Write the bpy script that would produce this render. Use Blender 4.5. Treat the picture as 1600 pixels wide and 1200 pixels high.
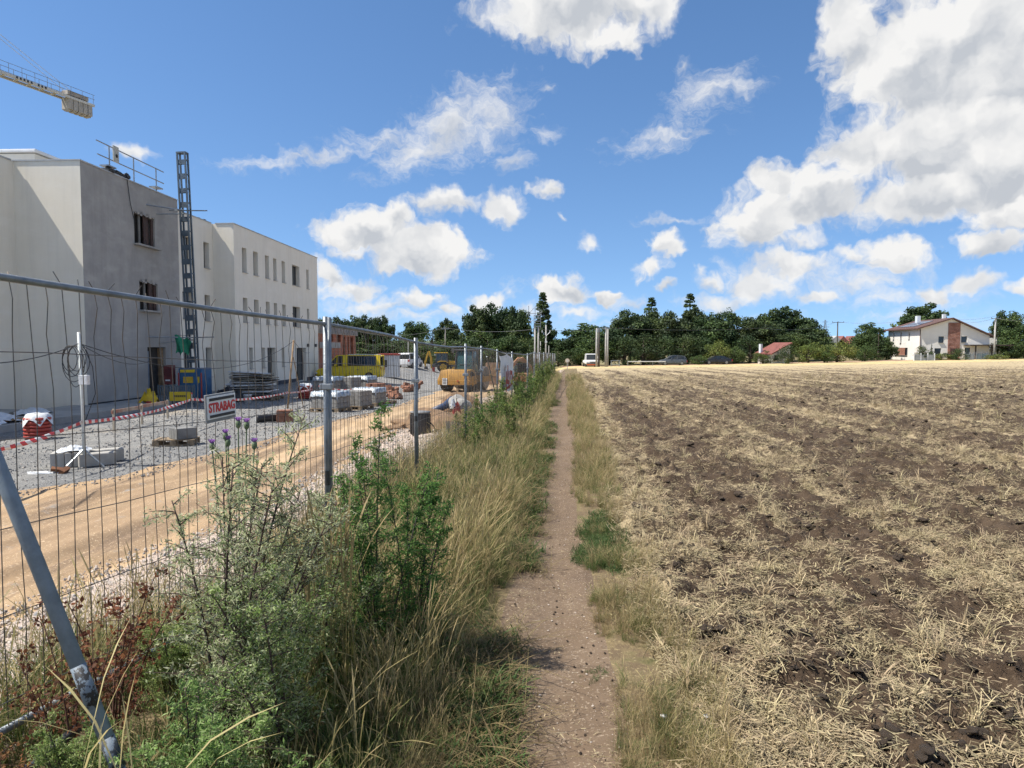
import bpy, bmesh, math, random
import numpy as np
from mathutils import Vector, Matrix, Euler
R = math.radians
rng = np.random.default_rng(7)
random.seed(7)
scene = bpy.context.scene
COL = scene.collection
for o in list(bpy.data.objects):
    bpy.data.objects.remove(o)

# ------------------------------------------------------------------ camera
EYE = 1.70
cam_data = bpy.data.cameras.new('camera')
cam_data.sensor_width = 36.0
cam_data.lens = 24.0
cam_data.clip_start = 0.05
cam_data.clip_end = 6000
cam = bpy.data.objects.new('camera', cam_data)
cam.location = (0, 0, EYE)
cam.rotation_euler = (R(90 - 2.95), 0, 0)
COL.objects.link(cam)
scene.camera = cam

# ------------------------------------------------------------------ light
SUN_EL, SUN_AZ = 57.0, -102.0          # azimuth measured from +Y, clockwise; the sun stands to the left, a little behind
sd = bpy.data.lights.new('sun', 'SUN')
sd.energy = 4.2
sd.angle = R(0.6)
sd.color = (1.0, 0.94, 0.845)
sun = bpy.data.objects.new('sun', sd)
_s = Vector((math.cos(R(SUN_EL)) * math.sin(R(SUN_AZ)), math.cos(R(SUN_EL)) * math.cos(R(SUN_AZ)), math.sin(R(SUN_EL))))
sun.rotation_euler = _s.to_track_quat('Z', 'Y').to_euler()
sun.location = (-20, -10, 60)
COL.objects.link(sun)

vs = scene.view_settings
vs.view_transform = 'Standard'
vs.look = 'None'
vs.gamma = 1.0
vs.use_curve_mapping = False
vs.exposure = 0.85
scene.cycles.max_bounces = 4
scene.cycles.diffuse_bounces = 2
scene.cycles.glossy_bounces = 2
scene.cycles.transmission_bounces = 3
scene.cycles.transparent_max_bounces = 16
scene.cycles.use_adaptive_sampling = True
scene.cycles.use_denoising = True
scene.cycles.adaptive_min_samples = 10
scene.cycles.adaptive_threshold = 0.015

# ------------------------------------------------------------------ world: sky with clouds given by direction
def ae(px, py):
    """direction (azimuth, elevation) of a point of the sky"""
    x, y = (px - 800) / 1067.0, -(py - 600) / 1067.0
    p = R(2.95)
    d = Vector((x, math.cos(p) + y * math.sin(p), -math.sin(p) + y * math.cos(p))).normalized()
    return math.atan2(d.x, d.y), math.asin(d.z)

CLOUDS = [  # px, py, half width, half height, rotation(deg), weight, wispiness 0 cumulus / 1 wisp
    (900, 8, 150, 52, 0, 1.0, 0), (955, 60, 48, 24, 0, 0.75, 0), (790, 25, 50, 28, 0, .7, .3), (1020, 15, 45, 30, 0, .8, .2),
    (1440, 90, 130, 115, 0, 1.1, 0), (1570, 60, 190, 130, 0, 1.25, 0), (1350, 235, 72, 58, 0, .95, 0), (1490, 220, 165, 85, 0, 1.15, 0),
    (1330, 60, 50, 80, 0, .9, 0), (1580, 260, 170, 80, 0, 1.3, 0), (1470, 305, 130, 42, 0, 1.05, 0), (1600, 330, 120, 30, 0, 1.0, 0),
    (1212, 285, 40, 38, 0, .95, 0), (1195, 342, 70, 46, 0, 1.05, 0), (1280, 312, 76, 50, 0, 1.0, 0), (1250, 378, 60, 16, 0, .7, .3),
    (1180, 442, 62, 38, 0, .75, .2), (1330, 440, 120, 30, 0, .62, .4), (1400, 400, 62, 32, 0, .85, 0), (1540, 388, 52, 20, 0, .85, 0),
    (1530, 440, 45, 20, 0, .7, .1), (1270, 462, 48, 16, 0, .7, .2), (1400, 470, 150, 25, 0, .5, .5), (1590, 445, 30, 16, 0, .7, 0),
    (1110, 145, 85, 34, 18, .72, .8), (1035, 213, 110, 26, 8, .66, .9), (1080, 100, 20, 12, 0, .5, .7), (1160, 135, 36, 26, 0, .6, .7),
    (705, 200, 135, 52, 22, .95, .85), (640, 235, 90, 36, 25, .8, .85), (470, 250, 165, 13, 11, .74, .9), (590, 218, 100, 18, 12, .74, .9),
    (780, 195, 60, 42, 30, .7, .8), (800, 250, 26, 18, 0, .55, .6), (848, 215, 30, 14, 20, .5, .8), (850, 145, 16, 10, 0, .5, .6),
    (570, 362, 92, 32, 0, 1.15, 0), (655, 390, 88, 36, 0, 1.1, 0), (560, 395, 50, 12, 0, .7, .2), (620, 345, 40, 22, 0, .9, 0),
    (695, 316, 60, 22, 4, .85, .15), (785, 320, 27, 26, 0, .8, .15), (852, 297, 25, 13, 0, .75, .1), (870, 337, 8, 8, 0, .5, .3),
    (208, 233, 38, 16, -6, .75, .3), (915, 375, 20, 14, 0, .6, .3),
    (505, 430, 24, 24, 0, .85, 0), (540, 450, 60, 24, 0, .8, .15), (590, 480, 90, 20, 0, .7, .3), (690, 460, 14, 9, 0, .6, .2), (705, 485, 26, 14, 0, .65, .2),
    (770, 470, 40, 14, 0, .8, .1), (875, 452, 64, 22, 0, .95, 0), (955, 460, 24, 13, 0, .85, 0), (900, 490, 60, 14, 0, .55, .4),
    (1048, 387, 38, 22, 0, .9, 0), (1018, 422, 30, 15, 0, .75, .1), (1060, 342, 58, 9, 4, .62, .6), (1045, 450, 20, 8, 0, .6, .2), (985, 475, 40, 14, 0, .5, .5),
    (1110, 470, 60, 16, 0, .6, .4), (660, 470, 50, 18, 0, .75, .1), (1470, 455, 60, 18, 0, .75, .1), (1110, 440, 34, 14, 0, .65, .2), (1230, 415, 70, 26, 0, .8, .1), (820, 490, 60, 14, 0, .65, .3), (1340, 395, 40, 16, 0, .7, .2), (640, 500, 200, 16, 0, .45, .6), (1000, 505, 250, 16, 0, .4, .6), (1450, 500, 220, 20, 0, .45, .6),
]
world = bpy.data.worlds.new('World')
scene.world = world
world.use_nodes = True
W = world.node_tree
W.nodes.clear()

class NT:
    """tiny wrapper that writes shader math as expressions"""
    def __init__(s, tree): s.t = tree
    def n(s, typ, **kw):
        nd = s.t.nodes.new(typ)
        for k, v in kw.items(): setattr(nd, k, v)
        return nd
    def lk(s, a, b): s.t.links.new(a, b)
    def put(s, sock, v):
        if hasattr(v, 'node'): s.lk(v, sock)
        else: sock.default_value = v
    def m(s, op, a, b=None, c=None, clamp=False):
        nd = s.n('ShaderNodeMath', operation=op, use_clamp=clamp)
        s.put(nd.inputs[0], a)
        if b is not None: s.put(nd.inputs[1], b)
        if c is not None: s.put(nd.inputs[2], c)
        return nd.outputs[0]
    def mr(s, v, a, b, c=0.0, d=1.0, smooth=True):
        nd = s.n('ShaderNodeMapRange', interpolation_type='SMOOTHSTEP' if smooth else 'LINEAR')
        s.put(nd.inputs['Value'], v)
        for k, q in zip(('From Min', 'From Max', 'To Min', 'To Max'), (a, b, c, d)): s.put(nd.inputs[k], q)
        return nd.outputs[0]
    def mix(s, f, a, b, typ='RGBA', blend='MIX'):
        nd = s.n('ShaderNodeMix', data_type=typ)
        if typ == 'RGBA':
            nd.blend_type = blend
            i, j, o = 6, 7, 2
        else: i, j, o = 2, 3, 0
        s.put(nd.inputs[0], f); s.put(nd.inputs[i], a); s.put(nd.inputs[j], b)
        return nd.outputs[o]
    def noise(s, vec, scale, detail=4, rough=.55, dist=0.0, out=0):
        nd = s.n('ShaderNodeTexNoise')
        if vec is not None: s.lk(vec, nd.inputs['Vector'])
        s.put(nd.inputs['Scale'], scale); nd.inputs['Detail'].default_value = detail
        nd.inputs['Roughness'].default_value = rough; nd.inputs['Distortion'].default_value = dist
        return nd.outputs[out]
    def xyz(s, x, y, z=0.0):
        nd = s.n('ShaderNodeCombineXYZ')
        for i, v in enumerate((x, y, z)): s.put(nd.inputs[i], v)
        return nd.outputs[0]

def build_world():
    g = NT(W)
    tc = g.n('ShaderNodeTexCoord')
    sep = g.n('ShaderNodeSeparateXYZ'); g.lk(tc.outputs['Generated'], sep.inputs[0])
    az = g.m('ARCTAN2', sep.outputs[0], sep.outputs[1])
    el = g.m('ARCSINE', sep.outputs[2])
    def noise2(vec, scale, detail, rough=.58):
        o = g.noise(vec, scale, detail, rough)
        o.node.noise_dimensions = '2D'
        return o
    uv = g.xyz(az, el)
    uv2 = g.xyz(g.m('ADD', el, 7.3), g.m('ADD', az, 2.1))
    # domain warp, coarse and fine
    def mad(a, k, b): return g.m('MULTIPLY_ADD', g.m('SUBTRACT', a, .5), k, b)
    pa = mad(noise2(uv, 9.0, 4, .66), .075, az)
    pe = mad(noise2(uv2, 11.0, 4, .68), .062, el)
    p = g.xyz(pa, pe)
    def lobe_group(rotated):
        gt = bpy.data.node_groups.new('cloud_lobe', 'ShaderNodeTree')
        for nm, st in (('P', 'Vector'), ('C', 'Vector'), ('S', 'Vector'), ('Rot', 'Float'), ('Wt', 'Float'), ('Wisp', 'Float'), ('D', 'Float'), ('V', 'Float'), ('K', 'Float')):
            gt.interface.new_socket(nm, in_out='INPUT', socket_type='NodeSocket' + st)
        for nm in 'DVK': gt.interface.new_socket(nm, in_out='OUTPUT', socket_type='NodeSocketFloat')
        h = NT(gt)
        gi, go = h.n('NodeGroupInput'), h.n('NodeGroupOutput')
        src = gi.outputs['P']
        if rotated:
            rt = h.n('ShaderNodeVectorRotate', rotation_type='Z_AXIS'); h.lk(src, rt.inputs['Vector']); h.lk(gi.outputs['Rot'], rt.inputs['Angle'])
            src = rt.outputs[0]
        dv = h.n('ShaderNodeVectorMath', operation='MULTIPLY_ADD'); h.lk(src, dv.inputs[0]); h.lk(gi.outputs['S'], dv.inputs[1]); h.lk(gi.outputs['C'], dv.inputs[2])
        ln = h.n('ShaderNodeVectorMath', operation='LENGTH'); h.lk(dv.outputs[0], ln.inputs[0])
        s2 = h.n('ShaderNodeSeparateXYZ'); h.lk(dv.outputs[0], s2.inputs[0])
        d = h.m('MULTIPLY', h.m('SUBTRACT', 1.0, ln.outputs['Value']), gi.outputs['Wt'])
        wgt = h.m('MULTIPLY_ADD', h.m('SUBTRACT', d, gi.outputs['D']), 2.2, .5, clamp=True)
        h.lk(h.m('SMOOTH_MAX', d, gi.outputs['D'], .12), go.inputs['D'])
        h.lk(h.mix(wgt, gi.outputs['V'], s2.outputs[1], 'FLOAT'), go.inputs['V'])
        h.lk(h.mix(wgt, gi.outputs['K'], gi.outputs['Wisp'], 'FLOAT'), go.inputs['K'])
        return gt
    G0, G1 = lobe_group(False), lobe_group(True)
    k = 1 / 1067.0
    lobes = []
    for (px, py, rx, ry, rot, wt, wi) in CLOUDS:
        a, e = ae(px, py); ca = math.cos(a)
        hx, hy, th = rx * k * ca * ca * 1.2, ry * k * ca * 1.22, -R(rot)
        ext = math.hypot(hx * math.cos(th), hy * math.sin(th)) * 2.1 + .05
        lobes.append((a, e, hx, hy, th, wt, wi, ext, rot))
    sky = g.n('ShaderNodeTexSky', sky_type='NISHITA')
    sky.sun_disc = False
    g.lk(g.xyz(sep.outputs[0], sep.outputs[1], g.m('MULTIPLY_ADD', sep.outputs[2], .86, .12)), sky.inputs['Vector'])    # sky looked up higher than its direction, putting bluer colour at the skyline
    sky.sun_elevation = R(SUN_EL)
    sky.sun_rotation = R(SUN_AZ)
    sky.altitude = 250
    sky.air_density = 0.85
    sky.dust_density = 0.2
    sky.ozone_density = 1.3
    hs = g.n('ShaderNodeHueSaturation'); hs.inputs['Saturation'].default_value = SKY_SAT
    g.lk(sky.outputs[0], hs.inputs['Color'])
    outside = g.m('MAXIMUM', g.mr(g.m('ABSOLUTE', az), .66, .85), g.mr(el, .50, .62))
    # scattered cumulus from noise, for the sky beyond the charted clouds
    free = g.m('MULTIPLY', g.m('SUBTRACT', g.noise(tc.outputs['Generated'], 3.2, 2, .5), .53), 4.0)
    free_in = g.mix(outside, -1.0, free, 'FLOAT')
    LIT, GREY = tuple(c * CLOUD_GAIN for c in (1.0, .995, .985)) + (1,), tuple(c * CLOUD_GAIN for c in (.60, .635, .69)) + (1,)
    def background(col):
        bg = g.n('ShaderNodeBackground'); g.lk(col, bg.inputs['Color']); bg.inputs['Strength'].default_value = SKY_STRENGTH
        return bg.outputs[0]
    n1 = noise2(p, 26.0, 5)
    n2 = noise2(g.xyz(g.m('MULTIPLY', pa, .6), g.m('MULTIPLY', pe, 1.4)), 42.0, 5, .68)
    lp = g.n('ShaderNodeVectorMath', operation='ADD'); g.lk(p, lp.inputs[0]); lp.inputs[1].default_value = (-.014, .022, 0)
    bill = g.m('SUBTRACT', noise2(p, 15.0, 3, .5), noise2(lp.outputs[0], 15.0, 2, .5))
    def shaded(D, V, K):
        nz = g.mix(K, g.m('SUBTRACT', n1, .5), g.m('SUBTRACT', n2, .56), 'FLOAT')
        dens = g.m('MULTIPLY_ADD', nz, g.mix(K, 1.05, 1.25, 'FLOAT'), D)
        alpha = g.m('MULTIPLY', g.mr(dens, 0.0, g.mix(K, .46, 1.0, 'FLOAT')), g.mix(K, 1.0, .82, 'FLOAT'))
        low = g.mr(g.m('MULTIPLY_ADD', nz, .8, V), -.85, .35)
        thick = g.mr(D, .15, .75)
        shade = g.m('SUBTRACT', 1.0, g.m('MULTIPLY', g.m('SUBTRACT', 1.0, low), g.m('MULTIPLY', g.mix(thick, .32, .86, 'FLOAT'), g.m('MULTIPLY_ADD', K, -.8, 1.0))))
        shade = g.m('SUBTRACT', shade, g.m('MULTIPLY', g.mr(D, .45, 1.1), .26))
        shade = g.mr(g.m('MULTIPLY_ADD', bill, 1.35, shade), .22, 1.0, smooth=False)
        return background(g.mix(alpha, hs.outputs[0], g.mix(shade, GREY, LIT)))
    def zone(a0, a1):
        """the charted clouds that reach into one span of azimuth"""
        D, V, K, pk, i = -1.0, 0.0, 0.0, p, 0
        for (a, e, hx, hy, th, wt, wi, ext, rot) in lobes:
            if a + ext < a0 or a - ext > a1: continue
            if i:      # keeps the lobes evaluated in turn
                q = g.n('ShaderNodeVectorMath', operation='ADD'); g.lk(p, q.inputs[0]); g.lk(g.m('MULTIPLY', D, 1e-7), q.inputs[1])
                pk = q.outputs[0]
            i += 1
            nd = g.n('ShaderNodeGroup', node_tree=G1 if rot else G0)
            c0, c1 = a * math.cos(th) - e * math.sin(th), a * math.sin(th) + e * math.cos(th)
            g.lk(pk, nd.inputs['P'])
            nd.inputs['S'].default_value = (1 / hx, 1 / hy, 0); nd.inputs['C'].default_value = (-c0 / hx, -c1 / hy, 0)
            nd.inputs['Rot'].default_value = th; nd.inputs['Wt'].default_value = wt; nd.inputs['Wisp'].default_value = wi
            for nm, v in (('D', D), ('V', V), ('K', K)): g.put(nd.inputs[nm], v)
            D, V, K = nd.outputs['D'], nd.outputs['V'], nd.outputs['K']
        return shaded(g.m('MAXIMUM', D, free_in), V, K)
    def pick(f, a, b):
        mx = g.n('ShaderNodeMixShader'); g.lk(f, mx.inputs[0]); g.lk(a, mx.inputs[1]); g.lk(b, mx.inputs[2]); return mx.outputs[0]
    cuts = [-.9, .12, .9]
    sh = zone(cuts[-2], cuts[-1])
    for a0, a1 in reversed(list(zip(cuts[:-2], cuts[1:-1]))):
        sh = pick(g.m('GREATER_THAN', az, a1), zone(a0, a1), sh)
    # beyond the charted span: the noise cumulus alone
    fz = g.m('MULTIPLY_ADD', g.noise(tc.outputs['Generated'], 14.0, 3, .55), 1.05, g.m('SUBTRACT', free, .525))
    fb = background(g.mix(g.mr(fz, 0.0, .30), hs.outputs[0], g.mix(g.mr(fz, .1, 1.2), LIT, tuple((a + b) / 2 for a, b in zip(LIT, GREY)))))
    charted = g.m('MULTIPLY', g.m('LESS_THAN', g.m('ABSOLUTE', az), .86), g.m('LESS_THAN', g.m('ABSOLUTE', g.m('SUBTRACT', el, .30)), .33))
    out = g.n('ShaderNodeOutputWorld'); g.lk(pick(charted, fb, sh), out.inputs['Surface'])
SKY_STRENGTH = 0.102
SKY_SAT = 1.16
CLOUD_GAIN = 5.0
build_world()
world.cycles.sampling_method = 'NONE'

# ------------------------------------------------------------------ helpers
def smooth01(t):
    t = np.clip(t, 0, 1)
    return t * t * (3 - 2 * t)
def sstep(a, b, v): return smooth01((np.asarray(v, float) - a) / (b - a))
def _hash(ix, iy, seed):
    n = (ix.astype(np.int64) * 374761393 + iy.astype(np.int64) * 668265263 + seed * 974711) & 0x7fffffff
    n = ((n ^ (n >> 13)) * 1274126177) & 0x7fffffff
    return ((n ^ (n >> 16)) & 0xffff) / 65535.0
def vnoise(x, y, seed=0):
    x, y = np.asarray(x, float), np.asarray(y, float)
    ix, iy = np.floor(x), np.floor(y)
    fx_, fy_ = smooth01(x - ix), smooth01(y - iy)
    a, b = _hash(ix, iy, seed), _hash(ix + 1, iy, seed)
    c, d = _hash(ix, iy + 1, seed), _hash(ix + 1, iy + 1, seed)
    return (a * (1 - fx_) + b * fx_) * (1 - fy_) + (c * (1 - fx_) + d * fx_) * fy_
def fbm(x, y, octaves=4, seed=0, gain=.5):
    s, a, t = 0, 1.0, 0
    for i in range(octaves):
        s = s + a * vnoise(np.asarray(x) * 2 ** i + 17.3 * i, np.asarray(y) * 2 ** i - 9.1 * i, seed + i)
        t += a; a *= gain
    return s / t

MATS = {}
def mat(name, col, rough=.8, col2=None, scale=3.0, detail=5, bump=0.0, bscale=None, metal=0.0, mixlo=.35, mixhi=.65, coords='Object', spec=.5, grime=0.0, alpha=None):
    """painted / plastered / earthy surface with two tones broken up by noise, fine relief and a little grime"""
    if name in MATS: return MATS[name]
    m = bpy.data.materials.new(name); m.use_nodes = True
    g = NT(m.node_tree); g.t.nodes.clear()
    tc = g.n('ShaderNodeTexCoord'); v = tc.outputs[coords] if coords != 'Position' else g.n('ShaderNodeNewGeometry').outputs['Position']
    b = g.n('ShaderNodeBsdfPrincipled'); o = g.n('ShaderNodeOutputMaterial'); g.lk(b.outputs[0], o.inputs[0])
    c = tuple(col) + (1,)
    c2 = tuple(col2) + (1,) if col2 is not None else tuple(x * .82 for x in col) + (1,)
    f = g.mr(g.noise(v, scale, detail, .6), mixlo, mixhi)
    cc = g.mix(f, c, c2)
    if grime:
        gr = g.mr(g.noise(v, scale * .37, 6, .7), .5, .75)
        cc = g.mix(g.m('MULTIPLY', gr, grime), cc, (.10, .085, .065, 1))
    g.lk(cc, b.inputs['Base Color'])
    b.inputs['Roughness'].default_value = rough
    rr = g.mr(g.noise(v, scale * 2.3, 3), .3, .7, max(0, rough - .08), min(1, rough + .08)); g.lk(rr, b.inputs['Roughness'])
    b.inputs['Metallic'].default_value = metal
    b.inputs['Specular IOR Level'].default_value = spec
    if bump:
        bp = g.n('ShaderNodeBump'); bp.inputs['Strength'].default_value = bump; bp.inputs['Distance'].default_value = .02
        g.lk(g.noise(v, bscale or scale * 4, 6, .65), bp.inputs['Height']); g.lk(bp.outputs[0], b.inputs['Normal'])
    MATS[name] = m
    return m
def glass_mat(name, col=(.02, .025, .03), rough=.06):
    if name in MATS: return MATS[name]
    m = bpy.data.materials.new(name); m.use_nodes = True
    b = m.node_tree.nodes['Principled BSDF']; g = NT(m.node_tree)
    tc = g.n('ShaderNodeTexCoord')
    g.lk(g.mix(g.noise(tc.outputs['Object'], 2.0, 3), tuple(col) + (1,), tuple(x * 1.8 for x in col) + (1,)), b.inputs['Base Color'])
    b.inputs['Roughness'].default_value = rough
    MATS[name] = m
    return m
def leaf_mat(name, trans=.35, var=.35, rough=.6):
    """foliage: colour carried by the leaf itself (vertex colour), varied a little from plant to plant"""
    if name in MATS: return MATS[name]
    m = bpy.data.materials.new(name); m.use_nodes = True
    g = NT(m.node_tree); g.t.nodes.clear()
    at = g.n('ShaderNodeAttribute'); at.attribute_name = 'Col'
    oi = g.n('ShaderNodeObjectInfo')
    val = g.mr(oi.outputs['Random'], 0, 1, 1 - var, 1 + var, smooth=False)
    hs = g.n('ShaderNodeHueSaturation'); g.lk(at.outputs['Color'], hs.inputs['Color']); g.lk(val, hs.inputs['Value'])
    g.lk(g.mr(g.m('FRACT', g.m('MULTIPLY', oi.outputs['Random'], 7.31)), 0, 1, .485, .515, smooth=False), hs.inputs['Hue'])
    d = g.n('ShaderNodeBsdfPrincipled'); g.lk(hs.outputs[0], d.inputs['Base Color']); d.inputs['Roughness'].default_value = rough; d.inputs['Specular IOR Level'].default_value = .25
    t = g.n('ShaderNodeBsdfTranslucent'); g.lk(hs.outputs[0], t.inputs['Color'])
    mx = g.n('ShaderNodeMixShader'); mx.inputs[0].default_value = trans; g.lk(d.outputs[0], mx.inputs[1]); g.lk(t.outputs[0], mx.inputs[2])
    o = g.n('ShaderNodeOutputMaterial'); g.lk(mx.outputs[0], o.inputs[0])
    MATS[name] = m
    return m

def link(o, parent=None):
    COL.objects.link(o)
    if parent is not None: o.parent = parent
    return o
def tag(o, label=None, cat=None, group=None, kind=None):
    if label: o['label'] = label
    if cat: o['category'] = cat
    if group: o['group'] = group
    if kind: o['kind'] = kind
    return o
def thing(name, label, cat, loc=(0, 0, 0), rz=0.0, group=None, tilt=None):
    o = bpy.data.objects.new(name, None)
    o.empty_display_size = .2
    o.location = loc
    o.rotation_euler = (tilt[0], tilt[1], rz) if tilt else (0, 0, rz)
    link(o)
    return tag(o, label, cat, group)
def copy_tree(o, parent=None):
    c = o.copy(); COL.objects.link(c)
    c.parent = parent
    for ch in o.children:
        d = copy_tree(ch, c)
    return c

class MB:
    """collects polygons; build() links them as one mesh object"""
    def __init__(s): s.v, s.f = [], []
    def add(s, vs, fs):
        n = len(s.v); s.v += [tuple(p) for p in vs]; s.f += [tuple(i + n for i in q) for q in fs]; return s
    def box(s, c, d, rot=None, taper=None):
        hx, hy, hz = d[0] / 2, d[1] / 2, d[2] / 2
        P = [Vector((x * hx, y * hy, z * hz)) for z in (-1, 1) for y in (-1, 1) for x in (-1, 1)]
        if taper:
            for p in P[4:]: p.x *= taper[0]; p.y *= taper[1]
        if rot is not None:
            e = Euler(rot).to_matrix(); P = [e @ p for p in P]
        return s.add([p + Vector(c) for p in P], [(0, 2, 3, 1), (4, 5, 7, 6), (0, 1, 5, 4), (2, 6, 7, 3), (0, 4, 6, 2), (1, 3, 7, 5)])
    def tube(s, pts, r, seg=8, r2=None, cap=True):
        pts = [Vector(p) for p in pts]
        n = len(pts); rr = [r + ((r2 if r2 is not None else r) - r) * i / max(1, n - 1) for i in range(n)] if not isinstance(r, (list, tuple)) else r
        V, F = [], []
        up = None
        for i, p in enumerate(pts):
            t = (pts[min(i + 1, n - 1)] - pts[max(i - 1, 0)]).normalized()
            if up is None: up = t.orthogonal().normalized()
            u = (up - t * up.dot(t)).normalized(); up = u; w = t.cross(u)
            for k in range(seg):
                a = 2 * math.pi * k / seg
                V.append(p + (u * math.cos(a) + w * math.sin(a)) * rr[i])
        for i in range(n - 1):
            for k in range(seg):
                k2 = (k + 1) % seg
                F.append((i * seg + k, i * seg + k2, (i + 1) * seg + k2, (i + 1) * seg + k))
        if cap: F += [tuple(range(seg))[::-1], tuple((n - 1) * seg + k for k in range(seg))]
        return s.add(V, F)
    def prism(s, poly, t0, t1, axis='y'):
        """polygon in the plane across the axis, extruded from t0 to t1"""
        def P(a, b, t): return {'y': (a, t, b), 'x': (t, a, b), 'z': (a, b, t)}[axis]
        n = len(poly)
        V = [P(a, b, t0) for a, b in poly] + [P(a, b, t1) for a, b in poly]
        F = [tuple(range(n)), tuple(range(2 * n - 1, n - 1, -1))] + [(i, i + n, (i + 1) % n + n, (i + 1) % n) for i in range(n)]
        return s.add(V, F)
    def lathe(s, prof, c=(0, 0, 0), seg=20, axis='z'):
        V, F = [], []
        for (r, h) in prof:
            for k in range(seg):
                a = 2 * math.pi * k / seg
                x, y = r * math.cos(a), r * math.sin(a)
                q = {'z': (x, y, h), 'y': (x, h, y), 'x': (h, x, y)}[axis]
                V.append((c[0] + q[0], c[1] + q[1], c[2] + q[2]))
        n = len(prof)
        for i in range(n - 1):
            for k in range(seg):
                k2 = (k + 1) % seg
                F.append((i * seg + k, i * seg + k2, (i + 1) * seg + k2, (i + 1) * seg + k))
        F += [tuple(range(seg))[::-1], tuple((n - 1) * seg + k for k in range(seg))]
        return s.add(V, F)
    def loft(s, secs, cap=True):
        """closed cross-sections with the same number of points, joined in order"""
        n = len(secs[0]); V = [p for q in secs for p in q]; F = []
        for i in range(len(secs) - 1):
            for k in range(n):
                k2 = (k + 1) % n
                F.append((i * n + k, i * n + k2, (i + 1) * n + k2, (i + 1) * n + k))
        if cap: F += [tuple(range(n))[::-1], tuple((len(secs) - 1) * n + k for k in range(n))]
        return s.add(V, F)
    def quad(s, a, b, c, d): return s.add([a, b, c, d], [(0, 1, 2, 3)])
    def mesh(s, name, m, bevel=0.0, smooth=False, seg=2, recalc=True):
        me = bpy.data.meshes.new(name)
        me.from_pydata([tuple(p) for p in s.v], [], s.f)
        if recalc or bevel:
            bm = bmesh.new(); bm.from_mesh(me)
            bmesh.ops.recalc_face_normals(bm, faces=bm.faces)
            if bevel:
                ed = [e for e in bm.edges if len(e.link_faces) == 2 and e.calc_face_angle(0) > R(28)]
                bmesh.ops.bevel(bm, geom=ed, offset=bevel, segments=seg, profile=.6, affect='EDGES', clamp_overlap=True)
            bm.to_mesh(me); bm.free()
        if smooth:
            me.polygons.foreach_set('use_smooth', [True] * len(me.polygons))
            if bevel or smooth == 'angle':
                try: me.set_sharp_from_angle(angle=R(40))
                except Exception: pass
        if m: me.materials.append(m)
        return me
    def build(s, name, m, parent=None, bevel=0.0, smooth=False, loc=None, rot=None, seg=2):
        o = bpy.data.objects.new(name, s.mesh(name, m, bevel, smooth, seg))
        if loc is not None: o.location = loc
        if rot is not None: o.rotation_euler = rot
        return link(o, parent)

def np_mesh(name, verts, faces, m, cols=None, smooth=False, attrs=None):
    """fast mesh from arrays; faces is (n,3) or (n,4), or a list of such arrays"""
    me = bpy.data.meshes.new(name)
    verts = np.asarray(verts, np.float32).reshape(-1, 3)
    if not isinstance(faces, list): faces = [faces]
    faces = [np.asarray(f, np.int32) for f in faces if len(f)]
    nl = sum(f.size for f in faces); nf = sum(len(f) for f in faces)
    me.vertices.add(len(verts)); me.vertices.foreach_set('co', verts.ravel())
    me.loops.add(nl); me.polygons.add(nf)
    me.loops.foreach_set('vertex_index', np.concatenate([f.ravel() for f in faces]))
    st, p = [], 0
    for f in faces:
        k = f.shape[1]; st.append(p + np.arange(len(f)) * k); p += f.size
    me.polygons.foreach_set('loop_start', np.concatenate(st).astype(np.int32))
    me.update(calc_edges=True)
    if smooth: me.polygons.foreach_set('use_smooth', np.ones(nf, bool))
    if cols is not None:
        a = me.color_attributes.new('Col', 'FLOAT_COLOR', 'POINT')
        c = np.ones((len(verts), 4), np.float32); c[:, :3] = np.asarray(cols, np.float32).reshape(-1, 3)
        a.data.foreach_set('color', c.ravel())
    for k, v in (attrs or {}).items():
        a = me.attributes.new(k, 'FLOAT', 'POINT'); a.data.foreach_set('value', np.asarray(v, np.float32))
    if m: me.materials.append(m)
    return me
def obj(name, me, parent=None, loc=None, rot=None, scale=None):
    o = bpy.data.objects.new(name, me)
    if loc is not None: o.location = loc
    if rot is not None: o.rotation_euler = rot
    if scale is not None: o.scale = (scale,) * 3 if isinstance(scale, (int, float)) else scale
    return link(o, parent)

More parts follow.
